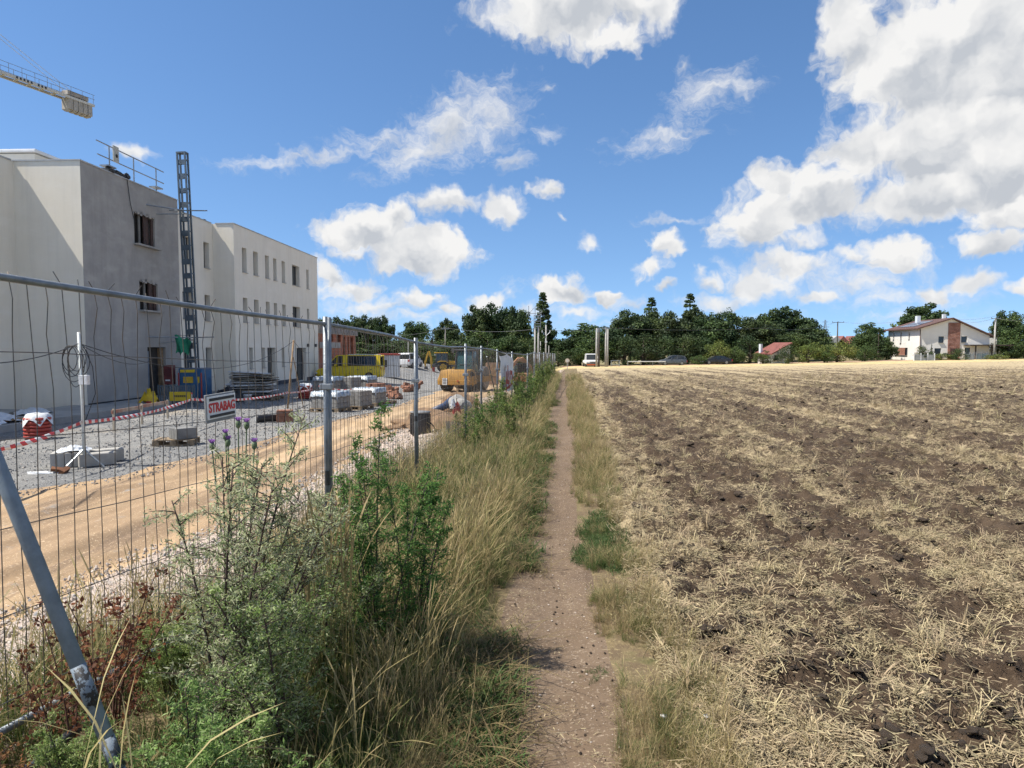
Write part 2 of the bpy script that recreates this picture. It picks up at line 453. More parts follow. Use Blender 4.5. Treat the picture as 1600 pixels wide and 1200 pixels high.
_sc_group = {}
def scatter(name, protos, pts, rots, scl, idx, label, cat=None, kind='stuff'):
    """many small plants / straws / stones: meshes set out on points by geometry nodes, one object"""
    pts = np.asarray(pts, np.float32)
    me = bpy.data.meshes.new(name)
    me.vertices.add(len(pts)); me.vertices.foreach_set('co', pts.ravel())
    a = me.attributes.new('rot', 'FLOAT_VECTOR', 'POINT'); a.data.foreach_set('vector', np.asarray(rots, np.float32).ravel())
    a = me.attributes.new('scl', 'FLOAT', 'POINT'); a.data.foreach_set('value', np.asarray(scl, np.float32))
    a = me.attributes.new('idx', 'INT', 'POINT'); a.data.foreach_set('value', np.asarray(idx, np.int32))
    o = bpy.data.objects.new(name, me)
    link(o)
    coll = bpy.data.collections.new(name + '_sources')
    for i, pm in enumerate(protos):
        po = bpy.data.objects.new('%s_%02d' % (name, i), pm); coll.objects.link(po)
    t = bpy.data.node_groups.new(name, 'GeometryNodeTree')
    t.interface.new_socket('Geometry', in_out='INPUT', socket_type='NodeSocketGeometry')
    t.interface.new_socket('Geometry', in_out='OUTPUT', socket_type='NodeSocketGeometry')
    g = NT(t)
    gi, go = g.n('NodeGroupInput'), g.n('NodeGroupOutput')
    ci = g.n('GeometryNodeCollectionInfo'); ci.inputs['Collection'].default_value = coll
    ci.inputs['Separate Children'].default_value = True; ci.inputs['Reset Children'].default_value = True
    ip = g.n('GeometryNodeInstanceOnPoints')
    g.lk(gi.outputs[0], ip.inputs['Points']); g.lk(ci.outputs[0], ip.inputs['Instance']); ip.inputs['Pick Instance'].default_value = True
    def na(nm, ty):
        q = g.n('GeometryNodeInputNamedAttribute', data_type=ty); q.inputs['Name'].default_value = nm
        return q.outputs['Attribute']
    g.lk(na('idx', 'INT'), ip.inputs['Instance Index'])
    e2r = g.n('FunctionNodeEulerToRotation'); g.lk(na('rot', 'FLOAT_VECTOR'), e2r.inputs[0]); g.lk(e2r.outputs[0], ip.inputs['Rotation'])
    g.lk(na('scl', 'FLOAT'), ip.inputs['Scale'])
    g.lk(ip.outputs[0], go.inputs[0])
    md = o.modifiers.new('scatter', 'NODES'); md.node_group = t
    return tag(o, label, cat, None, kind)

# ------------------------------------------------------------------ the lie of the land
FENCE = [(-2.28, 2.19), (-1.51, 5.60), (-1.28, 9.10), (-0.85, 12.57), (-0.72, 16.05), (-0.42, 19.42), (0.0, 22.90), (0.60, 26.34)]
for i in range(7): FENCE.append((FENCE[-1][0] + .37, FENCE[-1][1] + 3.48))
_fy = np.array([-6.0] + [p[1] for p in FENCE] + [100.0]); _fx = np.array([-4.13] + [p[0] for p in FENCE] + [8.3])
def fx(y): return np.interp(y, _fy, _fx)
def path_c(y): return -.04 + .075 * np.asarray(y, float) + .05 * np.sin(np.asarray(y) * .55 + .4)
def path_l(y): return path_c(y) - (.27 + .07 * sstep(5.5, 3.0, y) + .05 * (fbm(np.asarray(y) * 1.3, 0 * np.asarray(y), 3, 3) - .5) * 2 + .06 * np.exp(-((np.asarray(y) - 4.3) / 1.0) ** 2))
def path_r(y): return path_c(y) + (.25 + .04 * sstep(5.5, 3.0, y) + .05 * (fbm(np.asarray(y) * 1.2, 0 * np.asarray(y) + 5, 3, 9) - .5) * 2)
def verge_r(y): return path_r(y) + .20 + .24 * (fbm(np.asarray(y) * .6, 0 * np.asarray(y) + 2, 3, 21)) + .014 * np.asarray(y)
def b1(y): return np.interp(y, [-6, 5.6, 8, 11, 20, 27, 36, 60, 100], [-5.2, -4.1, -3.7, -3.25, -3.0, -2.6, -1.2, 1.5, 5]) + .5 * (fbm(np.asarray(y) * .7, 0 * np.asarray(y), 3, 31) - .5)
def b2(y): return np.interp(y, [-6, 5.6, 10.4, 12, 17, 25, 36, 60, 100], [-8.6, -8.2, -7.8, -6.9, -5.9, -5.0, -4.6, -3.5, 0.0]) + .9 * (fbm(np.asarray(y) * .45, 0 * np.asarray(y) + 8, 4, 41) - .5)
def zfield(x, y):
    yc = np.clip(y, -5, 118)
    q = np.logaddexp(0, (np.clip(x, -60, 130) - 20) / 8.0) * 8.0
    return -.0104 * yc + .000142 * q * yc
def zsite(x, y): return -.55 - .016 * np.clip(np.asarray(y, float) - 22, 0, 90) * sstep(-13, -8, x)
def H(x, y):
    x, y = np.asarray(x, float), np.asarray(y, float)
    s = sstep(.05, 2.6, fx(y) - x)
    z = zfield(x, y) * (1 - s) + zsite(x, y) * s - .10 * np.exp(-((x - fx(y)) / .9) ** 2)
    z = z + .05 * (fbm(x * .5, y * .5, 3, 5) - .5) * np.exp(-(y / 60) ** 2)
    return z - .035 * np.exp(-((x - path_c(y)) / .22) ** 2)
def h(x, y): return float(H(x, y))
def at(px, py, d):
    """a point seen at pixel (px, py) of the photograph and standing d metres ahead"""
    p = R(2.95); x, y = (px - 800) / 1067.0, -(py - 600) / 1067.0
    v = Vector((x, math.cos(p) + y * math.sin(p), -math.sin(p) + y * math.cos(p)))
    return Vector((0, 0, EYE)) + v * (d / v.y)
def on(px, d, x_only=False):
    x = (px - 800) / 1067.0 * d / math.cos(R(2.95)) * 1.0
    return Vector((x, d, h(x, d)))

# ------------------------------------------------------------------ ground sheets
def earth_mat(name, base, tones, bump=.5, bscale=30, rough=.95):
    """layers of colour over a base, each broken up by its own noise: (colour, scale, lo, hi, detail)"""
    m = bpy.data.materials.new(name); m.use_nodes = True
    g = NT(m.node_tree); g.t.nodes.clear()
    pos = g.n('ShaderNodeNewGeometry').outputs['Position']
    c = tuple(base) + (1,)
    for col, sc, lo, hi, det in tones:
        v = pos
        if isinstance(sc, tuple):
            mp = g.n('ShaderNodeMapping'); g.lk(pos, mp.inputs[0]); mp.inputs['Rotation'].default_value = (0, 0, sc[3]); mp.inputs['Scale'].default_value = sc[:3]
            v = mp.outputs[0]; sc = 1.0
        c = g.mix(g.mr(g.noise(v, sc, det, .62), lo, hi), c, tuple(col) + (1,))
    b = g.n('ShaderNodeBsdfPrincipled'); o = g.n('ShaderNodeOutputMaterial'); g.lk(b.outputs[0], o.inputs[0])
    g.put(b.inputs['Base Color'], c); b.inputs['Roughness'].default_value = rough; b.inputs['Specular IOR Level'].default_value = .2
    bp = g.n('ShaderNodeBump'); bp.inputs['Strength'].default_value = bump; bp.inputs['Distance'].default_value = .03
    g.lk(g.noise(pos, bscale, 5, .7), bp.inputs['Height']); g.lk(bp.outputs[0], b.inputs['Normal'])
    MATS[name] = m
    return m, g, b, c, pos

rows = np.concatenate([np.arange(-5, 1.2, .3), 1.2 * 1.0222 ** np.arange(0, 205)])
rows = rows[rows < 104]
def strip(name, lf, rf, nx, m, dz=None, kind='structure', rows=rows, attrs=None):
    y = rows[:, None]; L, Rr = lf(rows)[:, None], rf(rows)[:, None]
    u = np.linspace(0, 1, nx)[None, :]
    x = L + (Rr - L) * u; y = np.broadcast_to(y, x.shape)
    z = H(x, y)
    if dz is not None: z = z + dz(x, y) * np.minimum(1, np.minimum(u, 1 - u) * nx / 2.5)
    n, k = x.shape
    i = np.arange((n - 1) * k).reshape(n - 1, k)[:, :-1].ravel()
    F = np.stack([i, i + 1, i + 1 + k, i + k], 1)
    o = obj(name, np_mesh(name, np.stack([x, y, z], -1), F, m, smooth=True))
    return tag(o, kind=kind)

m_soilpath = earth_mat('trodden_earth', (.132, .093, .062), [((.168, .122, .084), 2.2, .4, .68, 6), ((.095, .066, .046), 1.1, .5, .75, 5), ((.28, .22, .16), 60, .56, .68, 3), ((.085, .06, .042), 9, .58, .72, 5), ((.34, .28, .19), (6, 60, 6, .5), .66, .72, 3)], .35, 26)[0]
m_verge = earth_mat('verge_soil', (.135, .098, .060), [((.20, .155, .085), 6, .4, .6, 5), ((.075, .085, .030), 3, .5, .7, 5), ((.30, .24, .13), 45, .55, .68, 4)], .6, 40)[0]
m_sand = earth_mat('road_sand', (.38, .265, .155), [((.46, .335, .21), .8, .4, .65, 6), ((.30, .21, .13), (.75, .13, .5, .10), .44, .62, 7), ((.19, .135, .09), (1.3, .16, .6, .1), .56, .70, 7), ((.28, .265, .245), 2.2, .60, .74, 6), ((.60, .46, .31), 40, .58, .7, 3)], .35, 22)[0]
m_yard = earth_mat('grey_gravel', (.185, .185, .180), [((.27, .265, .25), 1.0, .42, .62, 6), ((.145, .15, .155), .55, .5, .72, 6), ((.40, .33, .24), .35, .56, .74, 5), ((.40, .40, .39), 42, .54, .64, 3), ((.11, .112, .12), 55, .54, .64, 3)], 1.0, 38)[0]
m_bank = earth_mat('pale_bank', (.47, .375, .31), [((.56, .46, .39), 3, .4, .65, 6), ((.30, .215, .15), 1.3, .52, .7, 6), ((.66, .58, .51), 38, .54, .62, 3), ((.26, .20, .16), 46, .56, .64, 3)], 1.0, 34)[0]
m_ground = earth_mat('dry_grassland', (.20, .165, .085), [((.26, .21, .11), .3, .4, .6, 5), ((.10, .115, .045), .12, .45, .65, 5), ((.33, .27, .15), 6, .5, .7, 4)], .5, 8)[0]

strip('verge', lambda y: fx(y) - .25, path_l, 26, m_verge, lambda x, y: .05 * (fbm(x * 3, y * 3, 3, 12) - .4))
strip('path', path_l, path_r, 22, m_soilpath, lambda x, y: .034 * (fbm(x * 5, y * 3.4, 4, 14) - .5) + .016 * (fbm(x * 18, y * 18, 3, 15) - .5))
strip('field_margin', path_r, verge_r, 14, m_verge, lambda x, y: .05 * (fbm(x * 3, y * 3, 3, 13) - .4))
strip('gravel_bank', b1, lambda y: fx(y) - .25, 60, m_bank, lambda x, y: .05 * (fbm(x * 2, y * 2, 4, 16) - .5) + .03 * (fbm(x * 12, y * 12, 3, 17) - .5) + .16 * np.clip(fbm(x * .8, y * .8, 4, 18) - .52, 0, 1) * sstep(13, 17, y))
def ruts(x, y):
    c = (b1(y) + b2(y)) / 2 + .35 * np.sin(y * .22)
    q = 0
    for off, dp, ph in ((-.95, .055, 0), (.75, .055, 1.7), (-.25, .03, 3.1), (1.35, .03, 4.4)):
        u = x - c - off - .12 * np.sin(y * .6 + ph)
        q = q - dp * np.exp(-(u / .13) ** 2) * (.4 + fbm(x * 1.5 + ph, y * .8, 3, 24)) + dp * .45 * (np.exp(-((u - .24) / .10) ** 2) + np.exp(-((u + .24) / .10) ** 2))
    return q + .04 * (fbm(x * 6, y * 5, 3, 26) - .5)
strip('sand_road', b2, b1, 110, m_sand, lambda x, y: ruts(x, y) + .05 * (fbm(x * 1.2, y * .35, 4, 19) - .5) + .012 * (fbm(x * 8, y * 8, 3, 20) - .5))
strip('gravel_yard', lambda y: 0 * y - 60.0, b2, 160, m_yard, lambda x, y: .05 * (fbm(x * .6, y * .6, 4, 22) - .5) + .03 * (fbm(x * 5, y * 5, 3, 23) - .5))

# field: ploughed-in stubble, clods as real relief near the camera
def straw_mask(x, y):
    r = (x - .075 * y)
    band = .5 + .5 * np.sin(r * 1.9 + 2.2 * fbm(r * .25, y * .03, 2, 50))
    band2 = fbm(r * .55, y * .05, 3, 57)
    return np.clip(.14 * fbm(x * .9, y * .5, 4, 51) + .50 * fbm(x * 6.5, y * 5.5, 3, 52) + .36 * fbm(r * 2.6, y * .14, 3, 58) + .10 * band + .06 * band2 - .08 + .18 * sstep(70, 92, y) + .12 * np.exp(-((x - verge_r(y)) / .7) ** 2), 0, 1)
def field_relief(x, y):
    c = fbm(x * 4.2, y * 4.2, 4, 53)
    lumps = np.clip(c - .46, 0, 1) * .30
    fine = .034 * (fbm(x * 15, y * 15, 3, 54) - .5) + np.clip(fbm(x * 9.0 + 3, y * 9.0, 3, 59) - .50, 0, 1) * .17
    broad = .10 * (fbm(x * .9, y * .6, 3, 55) - .5)
    fade = np.exp(-(y / 55) ** 2)
    return (lumps + fine) * fade + broad * (.4 + .6 * fade)
def build_field():
    ny, nx = 430, 430
    yy = 1.0 * (99 / 1.0) ** (np.linspace(0, 1, ny) ** .96)
    yy = np.concatenate([np.linspace(-4, .9, 10), yy])
    u = np.linspace(0, 1, nx)[None, :] ** 1.12
    L = verge_r(yy)[:, None]; Rr = (1.0 * np.maximum(yy, 1) + 5)[:, None]
    x = L + (Rr - L) * u
    y = np.broadcast_to(yy[:, None], x.shape).copy()
    y *= 1 + .2 * np.clip(x, 0, 200) / 97 * np.clip(y / 97, 0, 1)
    z = H(x, y) + field_relief(x, y) * np.minimum(1, u * nx / 6)
    n, k = x.shape
    i = np.arange((n - 1) * k).reshape(n - 1, k)[:, :-1].ravel()
    F = np.stack([i, i + 1, i + 1 + k, i + k], 1)
    m, g, b, c, pos = earth_mat('stubble_soil', (.058, .039, .025), [((.088, .062, .041), 2.5, .4, .65, 6), ((.034, .023, .015), 7, .5, .7, 5), ((.12, .088, .06), 50, .58, .7, 3)], .9, 30)
    at_ = g.n('ShaderNodeAttribute'); at_.attribute_name = 'straw'
    # chopped straw lying on the soil, finer than the loose stalks built on top of it
    f1 = g.noise(pos, 30, 5, .7); mp = g.n('ShaderNodeMapping'); g.lk(pos, mp.inputs[0]); mp.inputs['Rotation'].default_value = (0, 0, .6); mp.inputs['Scale'].default_value = (14, 90, 20)
    f2 = g.noise(mp.outputs[0], 1.0, 4, .65)
    mp2 = g.n('ShaderNodeMapping'); g.lk(pos, mp2.inputs[0]); mp2.inputs['Rotation'].default_value = (0, 0, -.9); mp2.inputs['Scale'].default_value = (12, 80, 20)
    f3 = g.noise(mp2.outputs[0], 1.0, 4, .65)
    f4 = g.noise(pos, 5.5, 6, .75)
    s = g.m('ADD', g.m('MAXIMUM', f2, f3), g.m('MULTIPLY', g.m('SUBTRACT', f1, .5), .5))
    s = g.m('ADD', s, g.m('MULTIPLY', g.m('SUBTRACT', f4, .5), .75))
    s = g.m('ADD', s, g.m('MULTIPLY', g.m('SUBTRACT', at_.outputs['Fac'], .5), 1.0))
    mask = g.mr(s, .63, .83)
    straw = g.mix(g.noise(pos, 3, 4), (.345, .27, .16, 1), (.475, .385, .24, 1))
    g.lk(g.mix(mask, c, straw), b.inputs['Base Color'])
    sm = straw_mask(x, y)
    o = obj('field', np_mesh('field', np.stack([x, y, z], -1), F, m, smooth=True, attrs={'straw': (sm + .10 * sstep(7, 28, y) + .10 * sstep(25, 75, y)).ravel()}))
    tag(o, kind='structure')
build_field()

# golden unploughed stubble headland at the far edge, then the lane and rough ground, all one sheet to the horizon
def build_ground():
    xs = np.concatenate([-np.geomspace(1500, 70, 30), np.linspace(-65, 140, 83), np.geomspace(150, 1500, 28)])
    ys = np.concatenate([np.linspace(-60, 118, 60), np.geomspace(124, 2500, 40)])
    x, y = np.meshgrid(xs, ys)
    z = H(x, np.clip(y, -5, 118)) - .02
    inside = (y < 106) & (x > -62) & (x < 1.02 * np.maximum(y, 1) + 8)
    z = np.where(inside, z - .55, z)
    z = np.where(y > 130, z - (np.clip(y, 0, 400) - 130) * .004, z)
    n, k = x.shape
    i = np.arange((n - 1) * k).reshape(n - 1, k)[:, :-1].ravel()
    F = np.stack([i, i + 1, i + 1 + k, i + k], 1)
    tag(obj('ground', np_mesh('ground', np.stack([x, y, z], -1), F, m_ground, smooth=True)), kind='structure')
build_ground()
def far_edge(x): return 99 + .2 * max(0, x)
def build_headland():
    xs = np.linspace(6, 118, 90); t = np.linspace(0, 1, 10)
    x, tt = np.meshgrid(xs, t)
    ye = 99 + .2 * np.clip(x, 0, 200)
    y = ye - 9 + tt * 16
    z = H(x, y) + .07 + .12 * (fbm(x * .8, y * .8, 3, 61) - .4) * np.minimum(1, np.minimum(tt, 1 - tt) * 8) - .12 * (np.abs(tt - .5) > .49)
    n, k = x.shape
    i = np.arange((n - 1) * k).reshape(n - 1, k)[:, :-1].ravel()
    F = np.stack([i, i + 1, i + 1 + k, i + k], 1)
    m = earth_mat('standing_stubble', (.47, .36, .17), [((.56, .45, .25), 1.2, .4, .65, 5), ((.34, .26, .13), 2.5, .52, .72, 5), ((.62, .52, .32), 9, .55, .7, 4)], .9, 12)[0]
    tag(obj('field_headland', np_mesh('field_headland', np.stack([x, y, z], -1), F, m, smooth=True)), kind='structure')
build_headland()
# lane of pinkish chippings by the poles
mb = MB()
for i in range(24):
    x0, x1 = 8 + i * 3.0, 11 + i * 3.0
    for x in (x0, x1): pass
    a = [(x0, far_edge(x0) + 6.5, h(x0, far_edge(x0) + 6.5) + .06), (x1, far_edge(x1) + 6.5, h(x1, far_edge(x1) + 6.5) + .06), (x1, far_edge(x1) + 10.5, h(x1, far_edge(x1) + 10.5) + .06), (x0, far_edge(x0) + 10.5, h(x0, far_edge(x0) + 10.5) + .06)]
    mb.quad(*a)
tag(mb.build('lane', mat('lane_chippings', (.42, .25, .18), .95, (.34, .22, .16), 1.5)), kind='structure')
# wooded ridge on the skyline
def build_hills():
    xs = np.linspace(-2600, 2600, 130); t = np.linspace(0, 1, 8)
    x, tt = np.meshgrid(xs, t)
    y = 2300 + tt * 500 + 60 * np.sin(x * .003)
    top = 30 + 16 * fbm(x * .0016, 0 * x, 4, 71) + 5 * fbm(x * .02, tt * 3, 3, 72)
    z = -8 + top * np.sin(np.clip(tt * 1.1, 0, 1) * math.pi / 2)
    n, k = x.shape
    i = np.arange((n - 1) * k).reshape(n - 1, k)[:, :-1].ravel()
    F = np.stack([i, i + 1, i + 1 + k, i + k], 1)
    tag(obj('hills', np_mesh('hills', np.stack([x, y, z], -1), F, mat('far_woods', (.10, .15, .11), .95, (.16, .20, .14), .01, coords='Position'), smooth=True)), kind='structure')
build_hills()

# ------------------------------------------------------------------ buildings on the left
def plaster(name, col, col2, streak=0.0, scale=.7, dirt=(.3, .28, .25)):
    m = bpy.data.materials.new(name); m.use_nodes = True
    g = NT(m.node_tree); g.t.nodes.clear()
    v = g.n('ShaderNodeTexCoord').outputs['Object']
    c = g.mix(g.mr(g.noise(v, scale, 6, .62), .35, .65), tuple(col) + (1,), tuple(col2) + (1,))
    if streak:
        mp = g.n('ShaderNodeMapping'); g.lk(v, mp.inputs[0]); mp.inputs['Scale'].default_value = (2.2, 2.2, .16)
        c = g.mix(g.m('MULTIPLY', g.mr(g.noise(mp.outputs[0], 1.3, 6, .7), .42, .72), streak), c, tuple(dirt) + (1,))
        mp2 = g.n('ShaderNodeMapping'); g.lk(v, mp2.inputs[0]); mp2.inputs['Scale'].default_value = (.5, .5, 1.6)
        c = g.mix(g.m('MULTIPLY', g.mr(g.noise(mp2.outputs[0], 1.1, 5, .7), .5, .75), streak * .7), c, tuple(min(1, x * 1.5) for x in col) + (1,))
    b = g.n('ShaderNodeBsdfPrincipled'); o = g.n('ShaderNodeOutputMaterial'); g.lk(b.outputs[0], o.inputs[0])
    g.lk(c, b.inputs['Base Color']); b.inputs['Roughness'].default_value = .93; b.inputs['Specular IOR Level'].default_value = .2
    bp = g.n('ShaderNodeBump'); bp.inputs['Strength'].default_value = .25; bp.inputs['Distance'].default_value = .01
    g.lk(g.noise(v, 55, 4, .7), bp.inputs['Height']); g.lk(bp.outputs[0], b.inputs['Normal'])
    return m
m_white = plaster('white_render', (.84, .79, .685), (.80, .75, .645), .22, dirt=(.56, .535, .48))
m_grey = plaster('grey_basecoat', (.385, .372, .352), (.325, .315, .30), .42, 1.1, dirt=(.27, .26, .25))
m_coping = mat('coping_metal', (.46, .46, .455), .5, (.38, .38, .375), 2, metal=.2)
m_reveal = m_white
m_frame = mat('anthracite_frame', (.055, .058, .062), .45, (.07, .072, .078), 4)
m_pane = glass_mat('window_glass', (.03, .036, .042))
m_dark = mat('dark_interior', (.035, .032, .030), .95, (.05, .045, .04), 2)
m_wood = mat('rough_timber', (.34, .23, .13), .85, (.22, .145, .085), 6, bump=.3)
m_conc = mat('raw_concrete', (.36, .35, .33), .92, (.27, .265, .25), 1.4, bump=.3, bscale=20)

def wall(name, o, u, w, z0, z1, holes, m, parent, depth=.32, n=None):
    """wall standing on the line from o along u, with real openings and reveals; n is the outward normal"""
    o, u, n = Vector(o), Vector(u).normalized(), Vector(n).normalized()
    us = sorted({0, w} | {q for hh in holes for q in hh[:2]}); zs = sorted({z0, z1} | {q for hh in holes for q in hh[2:4]})
    P = lambda a, z, d=0.0: o + u * a + Vector((0, 0, z)) - n * d
    mb = MB()
    for i in range(len(us) - 1):
        for j in range(len(zs) - 1):
            ca, cz = (us[i] + us[i + 1]) / 2, (zs[j] + zs[j + 1]) / 2
            if any(hh[0] < ca < hh[1] and hh[2] < cz < hh[3] for hh in holes): continue
            mb.quad(P(us[i], zs[j]), P(us[i + 1], zs[j]), P(us[i + 1], zs[j + 1]), P(us[i], zs[j + 1]))
    for (a, b, c, d) in [hh[:4] for hh in holes]:
        mb.quad(P(a, c), P(a, c, depth), P(a, d, depth), P(a, d)); mb.quad(P(b, c), P(b, d), P(b, d, depth), P(b, c, depth))
        mb.quad(P(a, d), P(a, d, depth), P(b, d, depth), P(b, d)); mb.quad(P(a, c), P(b, c), P(b, c, depth), P(a, c, depth))
    me = bpy.data.meshes.new(name); me.from_pydata([tuple(p) for p in mb.v], [], mb.f)
    bm = bmesh.new(); bm.from_mesh(me); bmesh.ops.remove_doubles(bm, verts=bm.verts, dist=1e-5); bm.to_mesh(me); bm.free()
    me.materials.append(m)
    return obj(name, me, parent)
def window(parent, o, u, n, hole, depth=.30, kind='window', mull=0, sill=True, pane=None):
    """frame and pane set back in an opening"""
    o, u, n = Vector(o), Vector(u).normalized(), Vector(n).normalized()
    a, b, c, d = hole[:4]
    e = Matrix((u, -n, Vector((0, 0, 1)))).transposed().to_euler()
    ctr = o + u * (a + b) / 2 - n * (depth - .04)
    w, t = b - a, d - c
    f = MB()
    k = .055
    f.box((-w / 2 + k / 2, 0, t / 2), (k, .06, t)).box((w / 2 - k / 2, 0, t / 2), (k, .06, t))
    f.box((0, 0, k / 2), (w - 2 * k, .06, k)).box((0, 0, t - k / 2), (w - 2 * k, .06, k))
    for q in range(mull): f.box((-w / 2 + (q + 1) * w / (mull + 1), 0, t / 2), (k, .055, t - 2 * k))
    fr = f.build(kind, m_frame, parent, loc=ctr + Vector((0, 0, c)), rot=e)
    MB().box((0, .012, t / 2), (w - 2 * k + .01, .012, t - 2 * k + .01)).build('pane', pane or m_pane, fr)
    if sill:
        MB().box((0, -.19, -.004), (w + .04, .36, .025)).build('sill', m_coping, fr)
    return fr
RZB = -R(2.147)
E1 = Vector((-math.sin(RZB), math.cos(RZB), 0)); 
def bl(x, y, z=0.0):
    """site grid of the building row -> world"""
    return Vector((-15.4 + x * math.cos(RZB) - y * math.sin(RZB), 24.7 + x * math.sin(RZB) + y * math.cos(RZB), -.55 + z))
TOP = 8.95
UY, UX, NX, NY = (0, 1, 0), (1, 0, 0), (1, 0, 0), (0, -1, 0)

A = thing('apartment_building', 'three-storey building with bare grey plaster facade and cream side wall', 'building', bl(0, 0), RZB)
gh = [(3.2, 4.7, 6.54, 7.80), (3.45, 4.8, 3.87, 5.05), (3.9, 5.3, .22, 2.32)]
wall('wall', (0, 0, 0), UY, 6.6, -.3, TOP, gh, m_grey, A, .34, NX)['label'] = 'bare grey base-coat facade'
wall('wall', (-2.45, 0, 0), UX, 2.45, -.3, TOP, [], m_white, A, .3, NY)
wall('wall', (-2.45, -24, 0), UY, 24, -.3, TOP, [(3, 4.2, 3.7, 5.1), (3, 4.2, 6.5, 7.9)], m_white, A, .3, NX)
wall('wall', (-14, 6.6, 0), UX, 14, -.3, TOP, [], m_white, A, .3, (0, 1, 0))
wall('wall', (-14, -24, 0), UX, 11.55, -.3, TOP, [], m_white, A, .3, NY)
wall('wall', (-14, -24, 0), UY, 30.6, -.3, TOP, [], m_white, A, .3, (-1, 0, 0))
MB().prism([(-13.9, -23.9), (-2.55, -23.9), (-2.55, .1), (-.1, .1), (-.1, 6.5), (-13.9, 6.5)], TOP - .35, TOP - .02, 'z').build('roof', m_conc, A)
cp = MB()
cp.box((-2.56 + .0, -12.06, TOP + .022), (.28, 23.9, .05)).box((-1.225, .11, TOP + .022), (2.50, .28, .048)).box((-.11, 3.42, TOP + .02), (.28, 6.3, .046))
cp.build('coping', m_coping, A)
# raw openings in the grey facade: loose boards and a dark-coloured sheet standing in for the unlit room
for (a, b, c, d) in gh[:2]:
    w = MB(); w.box((-.30, (a + b) / 2, (c + d) / 2), (.04, b - a, d - c)); wo = w.build('window', m_dark, A)
    bx_ = MB(); bx_.box((-.16, a + .60, (c + d) / 2 - .02), (.04, .12, d - c - .06)); bx_.build('frame_board', mat('grey_batten', (.20, .195, .185), .8), wo)
    bx_ = MB(); bx_.box((-.12, a + 1.0, (c + d) / 2), (.05, .42, d - c - .02), (0, 0, .1)).box((-.08, b - .12, (c + d) / 2 - .05), (.05, .16, d - c - .1)); bx_.build('board', mat('brown_board', (.075, .042, .034), .8, (.05, .03, .025), 8), wo)
    s_ = MB(); s_.box((.05, (a + b) / 2 + .05, c - .05), (.34, b - a + .25, .07)); s_.build('sill', m_conc, wo)
    j_ = MB()
    for q in range(7): j_.box((-.015 + .01 * (q % 2), a + .1 + q * (b - a) / 7, d + .01), (.03, .16, .08 + .05 * (q * 7 % 3)), (.25 * ((q * 5) % 3 - 1), 0, 0))
    j_.build('broken_edge', m_grey, wo)
dr = MB().box((-.28, 4.6, 1.27), (.05, 1.4, 2.1)).build('door', m_dark, A)  # dark-coloured sheet in the doorway, standing in for the unlit inside
MB().box((-.18, 5.18, 1.25), (.18, .16, 2.06)).build('frame_board', m_wood, dr)
MB().box((-.20, 4.25, 1.2), (.05, .10, 1.9)).build('frame_board', mat('blue_grey_jamb', (.18, .22, .28), .7), dr)
MB().box((.012, 2.0, .18), (.03, 3.9, .16)).build('base_strip', mat('black_membrane', (.018, .018, .02), .6, (.03, .03, .032), 5), A)

# roof box, guard rail on the roof, small vents
t = thing('roof_hatch', 'white metal roof box behind the parapet of the cream corner', 'roof hatch', bl(-3.2, 2.0, TOP - .02), RZB)
MB().box((0, 0, .3), (1.55, 1.9, .6)).build('curb', m_white, t, .03)
MB().box((0, 0, .68), (1.75, 2.1, .12)).build('lid', mat('white_sheet', (.78, .79, .80), .4, (.7, .71, .72), 3), t, .03)
t = thing('guard_rail', 'tubular steel guard rail standing on the grey building roof edge', 'guard rail', bl(-.28, 1.9, TOP), RZB)
m_galv = mat('galvanised_steel', (.30, .325, .345), .42, (.22, .24, .26), 7, metal=.55)
for y in (.25, 1.85, 3.5): MB().tube([(0, y, -.02), (0, y, 1.15)], .025).build('post', m_galv, t)
for z in (.62, 1.12): MB().tube([(0, -.4 - z * .1, z + .02), (0, 4.1, z)], .024).build('rail', m_galv, t)
for y, z in ((.0, .28), (3.3, .25), (.4, .05)): MB().box((.1, y, z), (.35, .5, .05)).build('bracket', m_galv, t)
pn = MB().box((.03, .62, .92), (.04, .34, .62)).build('panel', mat('weathered_panel', (.50, .50, .44), .7, (.42, .42, .38), 6), t)
MB().lathe([(.07, 0), (.07, .01)], (.055, .64, .86), 12, 'x').build('hole', m_dark, pn)
mb = MB()
for q in range(9): mb.box((-.12 + .05 * math.sin(q * 2.1), 2.0 + q * .16, TOP + .10 + .03 * (q % 3)), (.3, .2, .10 + .04 * (q % 2)), (.1 * q, .2, .4 * q))
o = mb.build('felt_offcut_pile', mat('roofing_felt', (.05, .052, .055), .8)); o.location = bl(0, -.3, 0); o.rotation_euler = (0, 0, RZB)
tag(o, 'dark roofing felt offcuts lying on the grey building parapet', 'offcuts')
mb = MB().tube([(.04, 2.75, TOP), (.05, 2.9, TOP - .9), (.05, 3.15, 7.4), (-.05, 3.3, 7.1)], .014, 6)
o = mb.build('cable', mat('black_cable', (.015, .015, .016), .6)); o.location = bl(0, 0); o.rotation_euler = (0, 0, RZB)
tag(o, 'black cable hanging down the grey facade to its top window', 'cable')

